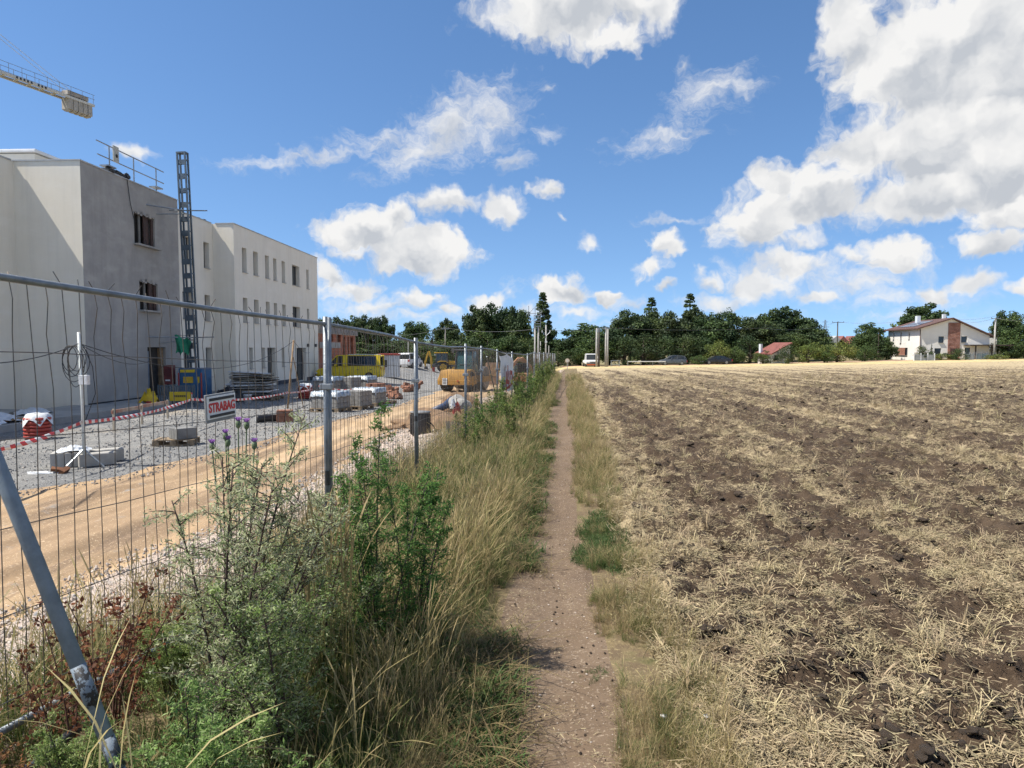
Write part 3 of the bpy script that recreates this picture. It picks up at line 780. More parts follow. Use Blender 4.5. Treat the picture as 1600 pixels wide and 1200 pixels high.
B = thing('apartment_building', 'long cream rendered building with rows of narrow slit windows', 'building', bl(0, 0), RZB)
cols2 = [(38.0, 38.6), (39.5, 40.15), (41.2, 41.8), (42.45, 43.0), (43.85, 44.45), (45.7, 47.1), (48.5, 49.0)]
H2 = []
for (a, b) in cols2:
    for (c, d) in ((6.49, 7.85), (3.72, 5.09)): H2.append((a - 37, b - 37, c, d))
H2 += [(1.7, 2.2, 1.12, 2.32), (3.4, 3.95, 1.12, 2.32), (6.6, 7.1, 1.12, 2.32)]
D2 = [(4.3, 5.6, .05, 2.32), (9.3, 11.2, .05, 2.32)]
wall('wall', (0, 12.3, 0), UY, 13.9, -.6, TOP, H2 + D2, m_white, B, .34, NX)
wall('wall', (-1.15, 12.3, 0), UX, 1.15, -.6, TOP, [], m_white, B, .3, NY)
HR = [(2.4, 3.5, 6.49, 7.85), (2.4, 3.5, 3.72, 5.09), (4.65, 5.25, 6.49, 7.85), (4.65, 5.25, 3.72, 5.09), (2.4, 3.1, .9, 2.32), (4.65, 5.25, .75, 2.32)]
wall('wall', (-1.15, 6.62, 0), UY, 5.68, -.6, TOP, HR, m_white, B, .34, NX)
wall('wall', (-14, 26.2, 0), UX, 14, -.6, TOP, [], m_white, B, .3, (0, 1, 0))
MB().prism([(-13.9, 6.72), (-1.25, 6.72), (-1.25, 12.4), (-.1, 12.4), (-.1, 26.1), (-13.9, 26.1)], TOP - .35, TOP - .02, 'z').build('roof', m_conc, B)
MB().box((-.11, 19.25, TOP + .022), (.28, 14.0, .05)).box((-.62, 12.41, TOP + .022), (.74, .28, .048)).box((-1.26, 9.4, TOP + .02), (.28, 5.5, .046)).build('coping', m_coping, B)
m_foilpane = mat('filmed_pane', (.25, .255, .26), .35, (.20, .205, .21), 3)
for hh in H2: window(B, (0, 12.3, 0), UY, NX, hh, .32, mull=1 if hh[1] - hh[0] > 1 else 0, pane=None if hh[1] - hh[0] > 1 else m_foilpane)
for hh in HR: window(B, (-1.15, 6.62, 0), UY, NX, hh, .32, pane=m_foilpane)
for hh in D2: window(B, (0, 12.3, 0), UY, NX, hh, .32, 'door', mull=1, sill=False)
for (yc_, l_) in ((14.4, 4.2), (19.75, 3.6), (24.9, 2.6)): MB().box((.015, yc_, .10), (.03, l_, .30)).build('plinth', mat('dark_plinth', (.05, .055, .07), .8, (.07, .075, .09), 3), B)
for yy in (22.9, 24.6): MB().box((.06, yy + .9, 2.5), (.12, .22, .22)).build('wall_lamp', m_frame, B, .02)
mb = MB()
for q in range(6): mb.box((-1.9 + .03 * q, 11.2 + q * .26, TOP + .12), (.25, .2, .26 + .06 * (q % 2)))
t = mb.build('roof_vent', m_frame); t.location = bl(0, 0); t.rotation_euler = (0, 0, RZB)
tag(t, 'row of dark roof vent cowls above the slit-window building', 'roof vent')

# brick shell of the next block
def brick_mat(name, c1, c2, mortar, bw, bh, coords='Object', rot=(0, 0, 0), bump=.5):
    m = bpy.data.materials.new(name); m.use_nodes = True
    g = NT(m.node_tree); g.t.nodes.clear()
    v = g.n('ShaderNodeTexCoord').outputs[coords]
    mp = g.n('ShaderNodeMapping'); g.lk(v, mp.inputs[0]); mp.inputs['Rotation'].default_value = rot
    br = g.n('ShaderNodeTexBrick'); g.lk(mp.outputs[0], br.inputs['Vector'])
    br.inputs['Color1'].default_value = tuple(c1) + (1,); br.inputs['Color2'].default_value = tuple(c2) + (1,); br.inputs['Mortar'].default_value = tuple(mortar) + (1,)
    br.inputs['Scale'].default_value = 1.0; br.inputs['Mortar Size'].default_value = .008; br.inputs['Brick Width'].default_value = bw; br.inputs['Row Height'].default_value = bh
    c = g.mix(g.mr(g.noise(v, 2.0, 5, .6), .4, .7), br.outputs['Color'], tuple(x * .7 for x in c2) + (1,))
    b = g.n('ShaderNodeBsdfPrincipled'); o = g.n('ShaderNodeOutputMaterial'); g.lk(b.outputs[0], o.inputs[0])
    g.lk(c, b.inputs['Base Color']); b.inputs['Roughness'].default_value = .9
    bp = g.n('ShaderNodeBump'); bp.inputs['Strength'].default_value = bump; bp.inputs['Distance'].default_value = .01; bp.invert = True
    g.lk(br.outputs['Fac'], bp.inputs['Height']); g.lk(bp.outputs[0], b.inputs['Normal'])
    return m
m_brickYZ = brick_mat('hollow_brick', (.42, .155, .085), (.34, .115, .065), (.36, .30, .25), .25, .245, rot=(R(90), 0, R(90)))
m_blockYZ = brick_mat('grey_block', (.25, .235, .22), (.20, .19, .18), (.14, .13, .12), .5, .245, rot=(R(90), 0, R(90)))
C3 = thing('building_shell', 'unfinished red brick two-storey shell with grey block parapet', 'building', bl(0, 0), RZB)
hb = [(1.2, 2.2, .1, 1.6), (2.7, 3.5, .1, 1.6), (5.1, 6.2, 2.85, 3.45), (6.9, 7.6, -.8, 3.3), (8.3, 8.8, -.8, 3.3), (9.3, 10.2, -.8, 3.3), (1.4, 2.3, 2.85, 3.45), (3.2, 4.0, 2.85, 3.45)]
wall('wall', (-.8, 28.6, 0), UY, 11.0, -1.4, 3.5, hb, m_brickYZ, C3, .4, NX)
wall('wall', (-12, 39.6, 0), UX, 11.2, -1.4, 3.5, [], m_brickYZ, C3, .4, (0, 1, 0))
MB().box((-6.4, 34.1, 3.85), (11.6, 11.35, .7)).build('parapet', m_blockYZ, C3)
MB().box((-.78, 31.6, 2.55), (.14, 5.6, .48)).build('floor_slab', m_conc, C3)
MB().box((-6.6, 34.0, 1.0), (9.6, 10.2, 4.6)).build('core', m_dark, C3)  # dark-coloured block behind the openings, standing in for unlit rooms
MB().box((-.72, 34.1, 3.52), (.20, 11.2, .10)).build('ring_beam', mat('pale_beam', (.52, .50, .46), .9), C3)

# concrete apron in front of the grey facade
S = thing('concrete_apron', 'raised concrete apron slab along the foot of the grey building', 'slab', bl(0, 0), RZB)
MB().box((.75, -2.5, .06), (2.6, 17.0, .30)).build('slab', m_conc, S, .02)
MB().box((-.95, -8.5, .055), (2.95, 14.0, .28)).build('inner_slab', m_conc, S, .02)

# ------------------------------------------------------------------ site fence
m_wire = mat('wire_steel', (.085, .088, .09), .5, (.13, .10, .075), 9, metal=.35)
m_tube = mat('fence_tube', (.235, .262, .285), .46, (.17, .19, .21), 11, metal=.45, bump=.12, bscale=60, grime=.25)
m_black = mat('black_plastic', (.02, .02, .022), .5, (.032, .032, .034), 6)
ZT = [2.03, 1.90, 1.785, 1.735, 1.71, 1.63, 1.55, 1.47]
for (x, y) in FENCE[8:]: ZT.append(h(x, y) + 1.92)
FN = ['nearest panel of the mesh fence, carrying the company sign', 'second mesh fence panel, running past the black water tank', 'third mesh fence panel with bottom corner bent outwards',
      'fourth mesh fence panel, in front of the roller', 'fifth mesh fence panel with diagonal stay tube', 'sixth mesh fence panel with white banner tied on', 'seventh mesh fence panel, just past the white banner']
FARS = ['eighth mesh fence panel, beside the small excavator', 'ninth mesh fence panel, half hidden by tall dark weeds', 'tenth mesh fence panel, below the lattice mast', 'eleventh mesh fence panel, between the weeds and far trees',
        'twelfth mesh fence panel, almost hidden in weeds', 'thirteenth mesh fence panel, last but one of the row', 'farthest mesh fence panel at the end of the row']
for i in range(len(FENCE) - 1):
    (x0, y0), (x1, y1) = FENCE[i], FENCE[i + 1]
    zb0, zb1 = ZT[i] - 1.93, ZT[i + 1] - 1.93
    root = thing('mesh_fence', FN[i] if i < len(FN) else FARS[i - len(FN)], 'fence', (x0, y0, 0), 0, 'temporary mesh fence panels along the path')
    L = math.hypot(x1 - x0, y1 - y0); ux, uy = (x1 - x0) / L, (y1 - y0) / L
    gap = .035
    def P(s, z, d=0.0):
        q = gap + s * (L - 2 * gap)
        zz = zb0 + (zb1 - zb0) * q / L
        return (ux * q - uy * d, uy * q + ux * d, zz + z)
    seg = 10 if i < 3 else 6
    for s in (0, 1): MB().tube([P(s, -.12), P(s, 1.0, .006), P(s, 1.99)], .020, seg).build('post', m_tube, root, smooth=True)
    sag = (.012, -.02, .03)[i % 3]
    MB().tube([P(0, 1.93), P(.3, 1.93 - sag * .7), P(.6, 1.93 - sag), P(1, 1.93)], .0165, seg).build('rail', m_tube, root, smooth=True)
    if i == 2: bp = [P(0, .02), P(.5, .03, -.03), P(.86, .02, -.05), P(1.0, .22, 0)]
    else: bp = [P(0, .02), P(.5, .0, .02), P(1, .02)]
    MB().tube(bp, .0165, seg).build('rail', m_tube, root, smooth=True)
    rr = random.Random(100 + i)
    nw = 38
    many = MB()
    for k in range(nw):
        s = (k + 1) / (nw + 1)
        j = lambda a: rr.uniform(-a, a)
        kink = rr.random() < .45
        pts = [P(s + j(.0012), 0.0), P(s + j(.002), .5, j(.008)), P(s + j(.003), 1.0, j(.012)), P(s + j(.003), 1.45, j(.010))]
        if kink: pts += [P(s + j(.0035), 1.70, .012), P(s - .004 + j(.002), 1.84, -.012)]
        pts += [P(s + j(.002), 1.93, .018)]
        if rr.random() < .6: pts.append(P(s + j(.012), 1.93 + rr.uniform(.02, .065), .02 + j(.03)))
        if i < 3: MB().tube(pts, .0022, 5, cap=False).build('wire', m_wire, root)
        else: many.tube(pts, .0022, 3, cap=False)
    for zz in (.13, .50, .87, 1.24, 1.61):
        pts = [P(q / 8, zz + rr.uniform(-.006, .006), -.006 + rr.uniform(-.006, .006)) for q in range(9)]
        if i < 3: MB().tube(pts, .0024, 5, cap=False).build('wire', m_wire, root)
        else: many.tube(pts, .0022, 3, cap=False)
    if i >= 3: tag(many.build('wire_mesh', m_wire, root), kind='stuff')
    # foot block and clamp at the far post
    fz = h(x1, y1) - y0 * 0
    MB().box((ux * L, uy * L, fz + .06), (.24, .68, .15), (0, 0, math.atan2(uy, ux) + 0)).build('foot', mat('recycled_foot', (.10, .10, .10), .9, (.14, .13, .12), 9), root, .03)
    MB().box(P(1.0, 1.42), (.10, .06, .05)).build('clamp', m_galv, root, .008)
    if i in (0, 1):
        zt = 1.9 - (1.24 if i == 0 else 1.02)
        MB().tube([P(1, zt - .05 if i == 0 else zt), P(1, zt + .07)], .0225, 10).build('tape_band', m_black, root)
    if i == 4:
        MB().tube([P(.25, 1.75, -.02), P(.9, .25, -.1)], .016, 6).build('stay', m_tube, root)

# leaning stay of the fence end, close to the camera
t = thing('fence_stay', 'thick scuffed blue-grey steel stay tube leaning across the bottom corner', 'fence stay', (-1.1, 1.9, h(-1.1, 1.9)))
def rel(p): return tuple(Vector(p) - Vector((-1.1, 1.9, h(-1.1, 1.9))))
a, b, c = at(-95, 497, 2.12), at(0, 735, 2.08), at(185, 1200, 2.00)
e = c + (c - b) * .22
m_stay = mat('stay_paint', (.19, .24, .285), .55, (.14, .18, .215), 16, metal=.0, bump=.15, bscale=90, grime=.12)
MB().tube([rel(a), rel(b), rel(c)], .0215, 16).build('tube', m_stay, t, smooth=True)
f1 = b + (c - b) * .965
MB().tube([rel(b + (c - b) * .90), rel(c)], .0222, 16).build('joint_sleeve', mat('stay_sleeve', (.15, .185, .22), .55, (.035, .04, .045), 34, mixlo=.46, mixhi=.54), t, smooth=True)
MB().tube([rel(c), rel(e + Vector((0, 0, -.35)))], .0195, 14).build('foot_tube', m_stay, t, smooth=True)
MB().tube([rel(b + (c - b) * .66), rel(b + (c - b) * .80)], .0219, 16).build('worn_band', mat('worn_paint', (.02, .02, .022), .6, (.16, .20, .24), 38, mixlo=.47, mixhi=.53), t, smooth=True)
lo = at(40, 1205, 2.35); hi = at(128, 1132, 2.75)
MB().tube([rel(lo + (lo - hi) * .6), rel(hi)], .019, 10).build('ground_bar', mat('dark_tube', (.05, .056, .062), .7, (.035, .04, .044), 9), t, smooth=True)
MB().tube([rel(a), rel((-2.24, 2.25, a.z + .02))], .02, 10).build('arm', m_stay, t, smooth=True)

# company sign on the first panel
(x0, y0), (x1, y1) = FENCE[0], FENCE[1]
Lq = math.hypot(x1 - x0, y1 - y0); ang = math.atan2(y1 - y0, x1 - x0)
c = at(339.5, 635.5, 4.22)
sq = ((c.x - x0) * (x1 - x0) + (c.y - y0) * (y1 - y0)) / Lq ** 2
cx, cy = x0 + (x1 - x0) * sq, y0 + (y1 - y0) * sq
nrm = Vector((math.sin(ang), -math.cos(ang), 0))       # towards the path
t = thing('site_sign', 'small white STRABAG company sign wired to the mesh fence', 'sign', Vector((cx, cy, c.z)) + nrm * .016, ang)
t.rotation_euler = (0, R(-2.4), ang)
MB().box((0, 0, 0), (.285, .012, .172)).build('plate', mat('sign_grey', (.26, .27, .275), .6), t, .003)
MB().box((0, -.009, .004), (.272, .008, .140)).build('face', mat('sign_white', (.78, .78, .77), .5, (.72, .72, .71), 8), t, .002)
for z in (.055, -.047): MB().box((0, -.0145, z), (.240, .004, .017)).build('bar', m_black, t)
def lettering(txt, size, m, parent, loc, rot, xs=1.0, name='lettering', extrude=.0015, offset=0.0):
    cu = bpy.data.curves.new('txt', 'FONT'); cu.body = txt; cu.size = size; cu.align_x = 'CENTER'; cu.align_y = 'CENTER'; cu.extrude = extrude; cu.offset = offset
    ob = bpy.data.objects.new('txt', cu); COL.objects.link(ob)
    dg = bpy.context.evaluated_depsgraph_get()
    me = bpy.data.meshes.new_from_object(ob.evaluated_get(dg))
    bpy.data.objects.remove(ob)
    me.materials.clear(); me.materials.append(m)
    return obj(name, me, parent, loc, rot, (xs, 1, 1))
lettering('STRABAG', .078, mat('sign_red', (.62, .035, .035), .5, (.55, .03, .03), 8), t, (0, -.0145, .002), (R(90), 0, 0), .76, offset=.0022)
for x in (-.12, .12): MB().tube([(x, -.016, .078), (x, .02, .078)], .002, 5).build('wire_tie', m_wire, t)

# white banner on the sixth panel
(x0, y0), (x1, y1) = FENCE[5], FENCE[6]
ang = math.atan2(y1 - y0, x1 - x0); Lq = math.hypot(x1 - x0, y1 - y0)
t = thing('banner', 'white cloth banner with red lettering tied to the fence', 'banner', (x0 + math.sin(ang) * .04, y0 - math.cos(ang) * .04, .0), ang)
V, F = [], []
nx_, nz_ = 22, 12
for j in range(nz_ + 1):
    for i in range(nx_ + 1):
        s, q = i / nx_, j / nz_
        top = 1.55 - .10 * s - .05 * math.sin(s * 9); bot = .35 + .18 * (1 - s) * math.sin(s * 5)
        V.append((.12 + s * (Lq - .25), -.03 * math.sin(s * 13 + q * 3) - .05 * q * (1 - q) - .015 * math.sin(q * 17 + s * 6), bot + (top - bot) * q))
for j in range(nz_):
    for i in range(nx_):
        k = j * (nx_ + 1) + i; F.append((k, k + 1, k + nx_ + 2, k + nx_ + 1))
MB().add(V, F).build('cloth', mat('banner_cloth', (.84, .83, .80), .8, (.74, .73, .70), 3), t, smooth=True)
m_red = mat('banner_red', (.42, .07, .045), .8)
for (sx, zz, w_, h_) in ((.9, .72, .16, .62), (1.25, .95, .16, .5), (1.25, .70, .5, .13), (1.6, .75, .16, .55), (2.1, .95, .55, .14), (2.0, .78, .16, .35), (2.15, .62, .5, .13), (2.45, .72, .16, .3), (1.2, .52, 1.2, .08)):
    MB().box((sx, -.105, zz), (w_, .004, h_), (0, (sx * 7 % 1 - .5) * .4, 0)).build('print_stroke', m_red, t)
for s in (.15, 1.7, 3.2): MB().tube([(s, -.02, 1.5 - .03 * s), (s, .05, 1.52 - .03 * s)], .004, 5).build('tie', m_black, t)

# ------------------------------------------------------------------ things standing about the building site
def gz(p): return Vector((p[0], p[1], h(p[0], p[1])))
def spot(px, py, d): v = at(px, py, d); return gz(v)
m_blue = mat('machine_blue', (.035, .13, .27), .5, (.03, .10, .21), 4, grime=.2)
m_steelblue = mat('mast_steel', (.12, .155, .185), .5, (.09, .115, .14), 5, metal=.4, grime=.15)
m_yellow = mat('sign_yellow', (.72, .52, .03), .55, (.64, .46, .03), 5)
m_redp = mat('red_plastic', (.38, .05, .035), .5, (.30, .04, .03), 5)
m_film = mat('white_film', (.70, .72, .74), .35, (.58, .61, .64), 5, bump=.4, bscale=14)
m_foil = mat('stretch_film', (.22, .28, .34), .3, (.46, .50, .54), 7, bump=.5, bscale=18)

# hoist: ladder mast with ties to the wall, blue base box, mesh gate
hb = Vector((-13.95, 30.0, h(-13.95, 30)))
t = thing('hoist_mast', 'tall blue-grey ladder mast of the builders hoist beside the grey facade', 'hoist', hb, RZB, tilt=(R(0), R(-1.7)))
for (x, y) in ((-.17, -.12), (.17, -.12), (-.17, .12), (.17, .12)): MB().box((x, y, 5.35), (.065, .065, 10.7)).build('upright', m_steelblue, t)
for k in range(17):
    z = .55 + k * .61
    r_ = MB().box((0, -.12, z), (.28, .03, .24 if k % 2 else .20)); r_.box((0, .12, z + .12), (.28, .03, .06)); r_.box((-.17, 0, z + .1), (.03, .18, .05)); r_.box((.17, 0, z + .1), (.03, .18, .05))
    r_.box((0, -.02, z - .08), (.27, .2, .02), (R(18), 0, 0))
    r_.build('rung', m_steelblue, t)
MB().box((0, 0, 10.72), (.42, .30, .06)).build('cap', m_steelblue, t)
for zz, nm in ((8.25, 0), (2.75, 1)):
    MB().tube([(0, -.1, zz), (-1.25, -1.5, zz + .05)], .03, 6).build('wall_tie', m_galv, t)
    MB().tube([(0, .1, zz - .1), (-1.2, -.6, zz - .22)], .03, 6).build('wall_tie', m_galv, t)
    MB().tube([(-.6, -.2, zz), (.9, .15, zz)], .025, 6).build('wall_tie', m_galv, t)
    MB().box((-1.3, -1.55, zz + .03), (.12, .22, .30)).build('tie_bracket', m_black, t)
    MB().box((-1.25, -.62, zz - .25), (.12, .2, .28)).build('tie_bracket', m_black, t)
t = thing('debris_net', 'torn green debris net hanging from the hoist mast', 'net', hb + Vector((-.25, -.35, 2.05)), RZB)
V, F = [], []
for j in range(9):
    for i in range(9):
        s, q = i / 8, j / 8
        V.append((-.35 + .75 * s * (1 - .3 * (1 - q)), -.1 + .09 * math.sin(s * 8 + q * 4), .78 * q * (1 - .25 * s) + .08 * math.sin(s * 11)))
for j in range(8):
    for i in range(8): k = j * 9 + i; F.append((k, k + 1, k + 10, k + 9))
MB().add(V, F).build('net', mat('green_net', (.03, .27, .15), .8, (.02, .2, .11), 12), t, smooth=True)
MB().tube([(-.3, -.1, .8), (.2, .25, .78)], .01, 5).build('cord', m_black, t)

p = Vector((-13.55, 29.2, h(-13.55, 29.2)))
t = thing('hoist_cabinet', 'blue hoist base cabinet with yellow stickers at the mast foot', 'cabinet', p, RZB)
MB().box((0, 0, .72), (1.0, .9, 1.44)).build('cabinet', m_blue, t, .03)
MB().box((-.1, -.46, 1.32), (.62, .03, .12)).build('sticker', m_yellow, t)
MB().box((-.08, -.46, .95), (.42, .03, .26)).build('sticker', mat('sticker_orange', (.62, .40, .04), .5), t)
MB().box((.36, -.46, .95), (.08, .03, .26)).build('sticker', m_yellow, t)
MB().box((.18, -.48, .42), (.6, .04, .7)).build('door', mat('blue_door', (.03, .11, .22), .45), t, .01)
for x in (-.44, .53): MB().tube([(x, -.55, 0), (x, -.55, 1.25)], .03, 8).build('gate_post', m_redp, t)
p2 = p + Vector((-.30, .15, 0))
t = thing('electric_cabinet', 'dark red switch cabinet against the grey facade', 'cabinet', (-14.55, 29.0, h(-14.5, 29)), RZB)
MB().box((0, 0, 1.15), (.36, .3, .82)).build('cabinet', mat('oxide_red', (.17, .035, .035), .5, (.13, .03, .03), 6), t, .02)
MB().box((0, -.16, 1.25), (.26, .02, .35)).build('door_plate', mat('oxide_red_dark', (.11, .022, .025), .5), t)
MB().box((0, -.165, .92), (.2, .012, .06)).build('label_strip', m_film, t)
for x in (-.12, .12): MB().box((x, .05, .37), (.05, .05, .76)).build('leg', m_galv, t)
p = spot(276, 625, 26.6)
t = thing('mesh_barrier', 'low grey sheet-metal barrier with a yellow warning sign', 'barrier', p, RZB + R(6))
for x in (-.68, .68): MB().box((x, 0, .42), (.05, .05, .86)).build('post', m_steelblue, t)
for k in range(15): MB().box((-.60 + k * .086, .0, .45), (.05, .018, .66)).build('slat', m_steelblue, t)
for z in (.10, .80): MB().box((0, .022, z), (1.34, .025, .05)).build('rail', m_steelblue, t)
sg = MB().box((.15, -.045, .40), (.80, .02, .36)).build('sign', m_yellow, t)
for k in range(7): MB().box((-.07 + k * .075, -.057, .41), (.052, .004, .085)).build('letter_mark', m_black, sg)

# pallet generator
def pallet(parent=None, loc=(0, 0, 0), w=1.2, d=1.0, name='pallet', label=None, rz=0.0):
    t = thing(name, label, 'pallet', loc, rz, 'wooden pallets on the yard')
    m = mat('pallet_wood', (.30, .225, .145), .9, (.20, .15, .10), 5, bump=.2)
    for k in range(5): MB().box((0, -d / 2 + .06 + k * (d - .12) / 4, .132), (w, .10, .022)).build('board', m, t)
    for k in range(3):
        for q in range(3): MB().box((-w / 2 + .07 + q * (w - .14) / 2, -d / 2 + .06 + k * (d - .12) / 2, .068), (.14, .10, .08)).build('block', m, t)
        MB().box((-w / 2 + .07 + k * (w - .14) / 2, 0, .116 - .001), (.10, d - .01, .018)).build('bearer', m, t)
        MB().box((0, -d / 2 + .06 + k * (d - .12) / 2, .016), (w, .10, .022)).build('skid', m, t)
    return t
def block_load(loc, rz, label, w=1.1, d=.9, rows_=3, film=True, cat='blocks', col=None):
    """palletised grey blocks, each block a part, with a film hood on top"""
    t = thing('block_stack', label, cat, loc, rz, 'palletised blocks by the sand road')
    m = col or mat('aircrete_block', (.24, .235, .225), .92, (.18, .176, .17), 6, bump=.2)
    nx = 4; bw, bh = w / nx, .19
    shared = MB().box((0, 0, 0), (bw - .012, d / 2 - .01, bh - .008)).mesh('block', m, .006, seg=1)
    for r_ in range(rows_):
        for i in range(nx):
            for j in range(2):
                obj('block', shared, t, (-w / 2 + bw * (i + .5) + .004 * math.sin(i * 7 + r_ * 3), -d / 4 + j * d / 2, .145 + bh * (r_ + .5)), (0, 0, .02 * math.sin(i * 3 + r_ * 5 + j)))
    if film:
        zt = .145 + bh * rows_
        V, F = [], []
        n1, n2 = 12, 10
        for j in range(n2 + 1):
            for i in range(n1 + 1):
                s, q = i / n1 * 2 - 1, j / n2 * 2 - 1
                x, y = s * (w / 2 + .10), q * (d / 2 + .10)
                drop = max(0, abs(s) - .84) / .16 * .17 + max(0, abs(q) - .82) / .18 * .17
                V.append((max(-w / 2 - .03, min(w / 2 + .03, x)), max(-d / 2 - .03, min(d / 2 + .03, y)), zt + .03 - drop + .014 * math.sin(i * 2.3 + j * 1.7) + .010 * math.sin(i * 5.1 - j * 3.3)))
        for j in range(n2):
            for i in range(n1): k = j * (n1 + 1) + i; F.append((k, k + 1, k + n1 + 2, k + n1 + 1))
        MB().add(V, F).build('film_hood', m_foil, t, smooth=True)
    return t
PL = [(517, 640, 25.0, 3, True, 'film-wrapped grey block stack on the foremost pallet'), (553, 633, 26.3, 3, False, 'low bare grey block stack, second along the sand road'),
      (577, 626, 28.2, 3, True, 'film-covered grey block stack, third along the sand road'),
      (514, 615, 31.5, 5, True, 'taller film-topped grey block stack behind the foremost pallet'), (541, 614, 32.0, 5, False, 'taller bare grey block stack in front of the yellow van'),
      (566, 612, 33.0, 5, True, 'taller grey block stack with white sheet on top below the van window')]
for (px, py, d_, r_, fl, lb) in PL:
    p = spot(px, py, d_); a_ = RZB + R(-16)
    pallet(loc=p, label='wooden pallet under the ' + ('foremost block stack', 'second low block stack', 'third low block stack', 'film-topped tall block stack', 'bare tall block stack', 'white-sheeted tall block stack')[PL.index((px, py, d_, r_, fl, lb))], rz=a_)
    block_load(p, a_, lb, rows_=r_, film=fl)
# pallet of orange bricks, unwrapped and uneven
p = spot(592, 622, 29.3)
pallet(loc=p, label='wooden pallet under the loose orange bricks', rz=RZB + R(-14))
t = thing('brick_stack', 'uneven stack of orange hollow bricks at the end of the block row', 'bricks', p, RZB + R(-14))
m_ob = mat('orange_brick', (.27, .13, .08), .9, (.20, .09, .06), 8)
br = MB().box((0, 0, 0), (.235, .36, .18)).mesh('brick', m_ob, .006, seg=1)
rr = random.Random(3)
for r_ in range(4):
    for i in range(2):
        for j in range(2):
            if r_ == 3 and rr.random() < .4: continue
            obj('brick', br, t, (-.26 + i * .26 + rr.uniform(-.03, .03), -.2 + j * .4 + rr.uniform(-.03, .03), .24 + r_ * .187), (0, 0, rr.uniform(-.2, .2)))
MB().tube([(.3, -.75, .03), (.55, -.9, .06), (.95, -.72, .03)], .03, 6).build('strap', m_film, t)
# stray bricks and red bits
for k, (px, py, d_, s_, lb) in enumerate(((617, 617, 33, .55, 'small red brick heap on the gravel past the block row'), (646, 600, 41, 1.0, 'larger heap of red bricks in front of the white van'), (636, 603, 40, .7, 'low pile of brick rubble beside the larger red heap'), (607, 603, 39, .8, 'brown rubble heap under the red and white cabin'))):
    t = thing('brick_heap', lb, 'bricks', spot(px, py, d_), k * .7)
    for q in range(16): obj('brick', br, t, (rr.gauss(0, .22) * s_, rr.gauss(0, .2) * s_, .08 + max(0, rr.gauss(.12, .14)) * s_), (rr.uniform(-.4, .4), rr.uniform(-.4, .4), rr.uniform(0, 3)))

# red corrugated pipe rings with plastic on top
def ring_stack(px, py, d_, lb, r=.30, n=6):
    t = thing('pipe_ring_stack', lb, 'pipe rings', spot(px, py, d_))
    for k in range(n): MB().lathe([(r * .9, 0), (r, .015), (r, .065), (r * .9, .082)], (0, 0, .02 + k * .088), 22).build('ring', m_redp, t, smooth=True)
    V, F = [], []
    for j in range(6):
        for i in range(16):
            a_ = 2 * math.pi * i / 16; q = j / 5
            rad = r * (.15 + q * .95) + .03 * math.sin(i * 3)
            V.append((rad * math.cos(a_), rad * math.sin(a_), .03 + n * .088 + .07 - .20 * max(0, q - .65) / .35 * (1 + .6 * math.sin(i * 2.4)) + .02 * math.sin(i * 5 + j)))
    for j in range(5):
        for i in range(16): i2 = (i + 1) % 16; F.append((j * 16 + i, j * 16 + i2, (j + 1) * 16 + i2, (j + 1) * 16 + i))
    MB().add(V, F).build('plastic_cover', m_film, t, smooth=True)
ring_stack(59, 684, 17.0, 'stack of red corrugated pipe rings under torn plastic near the apron', .30)
ring_stack(477, 618, 32.5, 'smaller-looking red pipe ring stack in front of the slit-window building', .34, 7)

# kerb stones
m_kerb = mat('kerb_stone', (.40, .385, .355), .92, (.32, .31, .285), 5, bump=.25, bscale=40)
def kerb(loc, rz, label, n=1, l=.9, hh=.25, w=.11, group=None):
    t = thing('kerb_stone', label, 'kerb stone', loc, rz, group)
    for k in range(n):
        MB().prism([(-w / 2, 0), (w / 2, 0), (w / 2, hh - .02), (w / 2 - .02, hh), (-w / 2, hh)], -l / 2, l / 2, 'y').build('stone', m_kerb, t, .008, loc=(k * (w + .008), 0, .01), rot=(0, 0, .02 * math.sin(k * 5)))
    return t
kerb(spot(88, 733, 12.9), R(24), 'bundle of pale kerb stones topped with crumpled plastic by the cable post', 5, .5, .27)
t = thing('plastic_scrap', 'crumpled white plastic lying on the pale kerb bundle', 'plastic', spot(100, 733, 12.9) + Vector((.12, .12, .285)), .4)
def crumple(w, d, hgt, seed, n=12):
    r2 = random.Random(seed); V, F = [], []
    for j in range(n + 1):
        for i in range(n + 1):
            s, q = i / n * 2 - 1, j / n * 2 - 1
            e_ = max(0, 1 - (s * s + q * q) * .7)
            V.append((s * w / 2 * (1 + .15 * r2.uniform(-1, 1)), q * d / 2 * (1 + .15 * r2.uniform(-1, 1)), max(.004, e_ * hgt * (.5 + .7 * r2.random()))))
    for j in range(n):
        for i in range(n): k = j * (n + 1) + i; F.append((k, k + 1, k + n + 2, k + n + 1))
    return MB().add(V, F)
crumple(.55, .45, .10, 4).build('sheet', m_film, t)
kerb(spot(152, 733, 13.0), R(-48), 'single pale kerb stone right of the cable post', 1, .62, .24, .2)
kerb(spot(166, 727, 13.5), R(-48), 'short pale kerb stone lying behind the single one', 1, .60, .24, .2)
p = spot(276, 697, 15.9)
pallet(loc=p, w=.9, d=.6, label='broken dark pallet under the grey block pair on the yard', rz=.2)
t = thing('kerb_stone', 'pair of dark grey kerb blocks on the broken pallet', 'kerb stone', p + Vector((.15, 0, .145)), R(-40))
for k in range(3): MB().box((k * .14 - .12, 0, .13), (.13, .48, .25)).build('stone', mat('dark_kerb', (.21, .21, .205), .92, (.15, .15, .148), 6), t, .008)
t = thing('wire_scrap', 'tangle of white cord with a rusty bracket beside the kerb bundle', 'scrap', spot(66, 742, 12.2))
rr = random.Random(9)
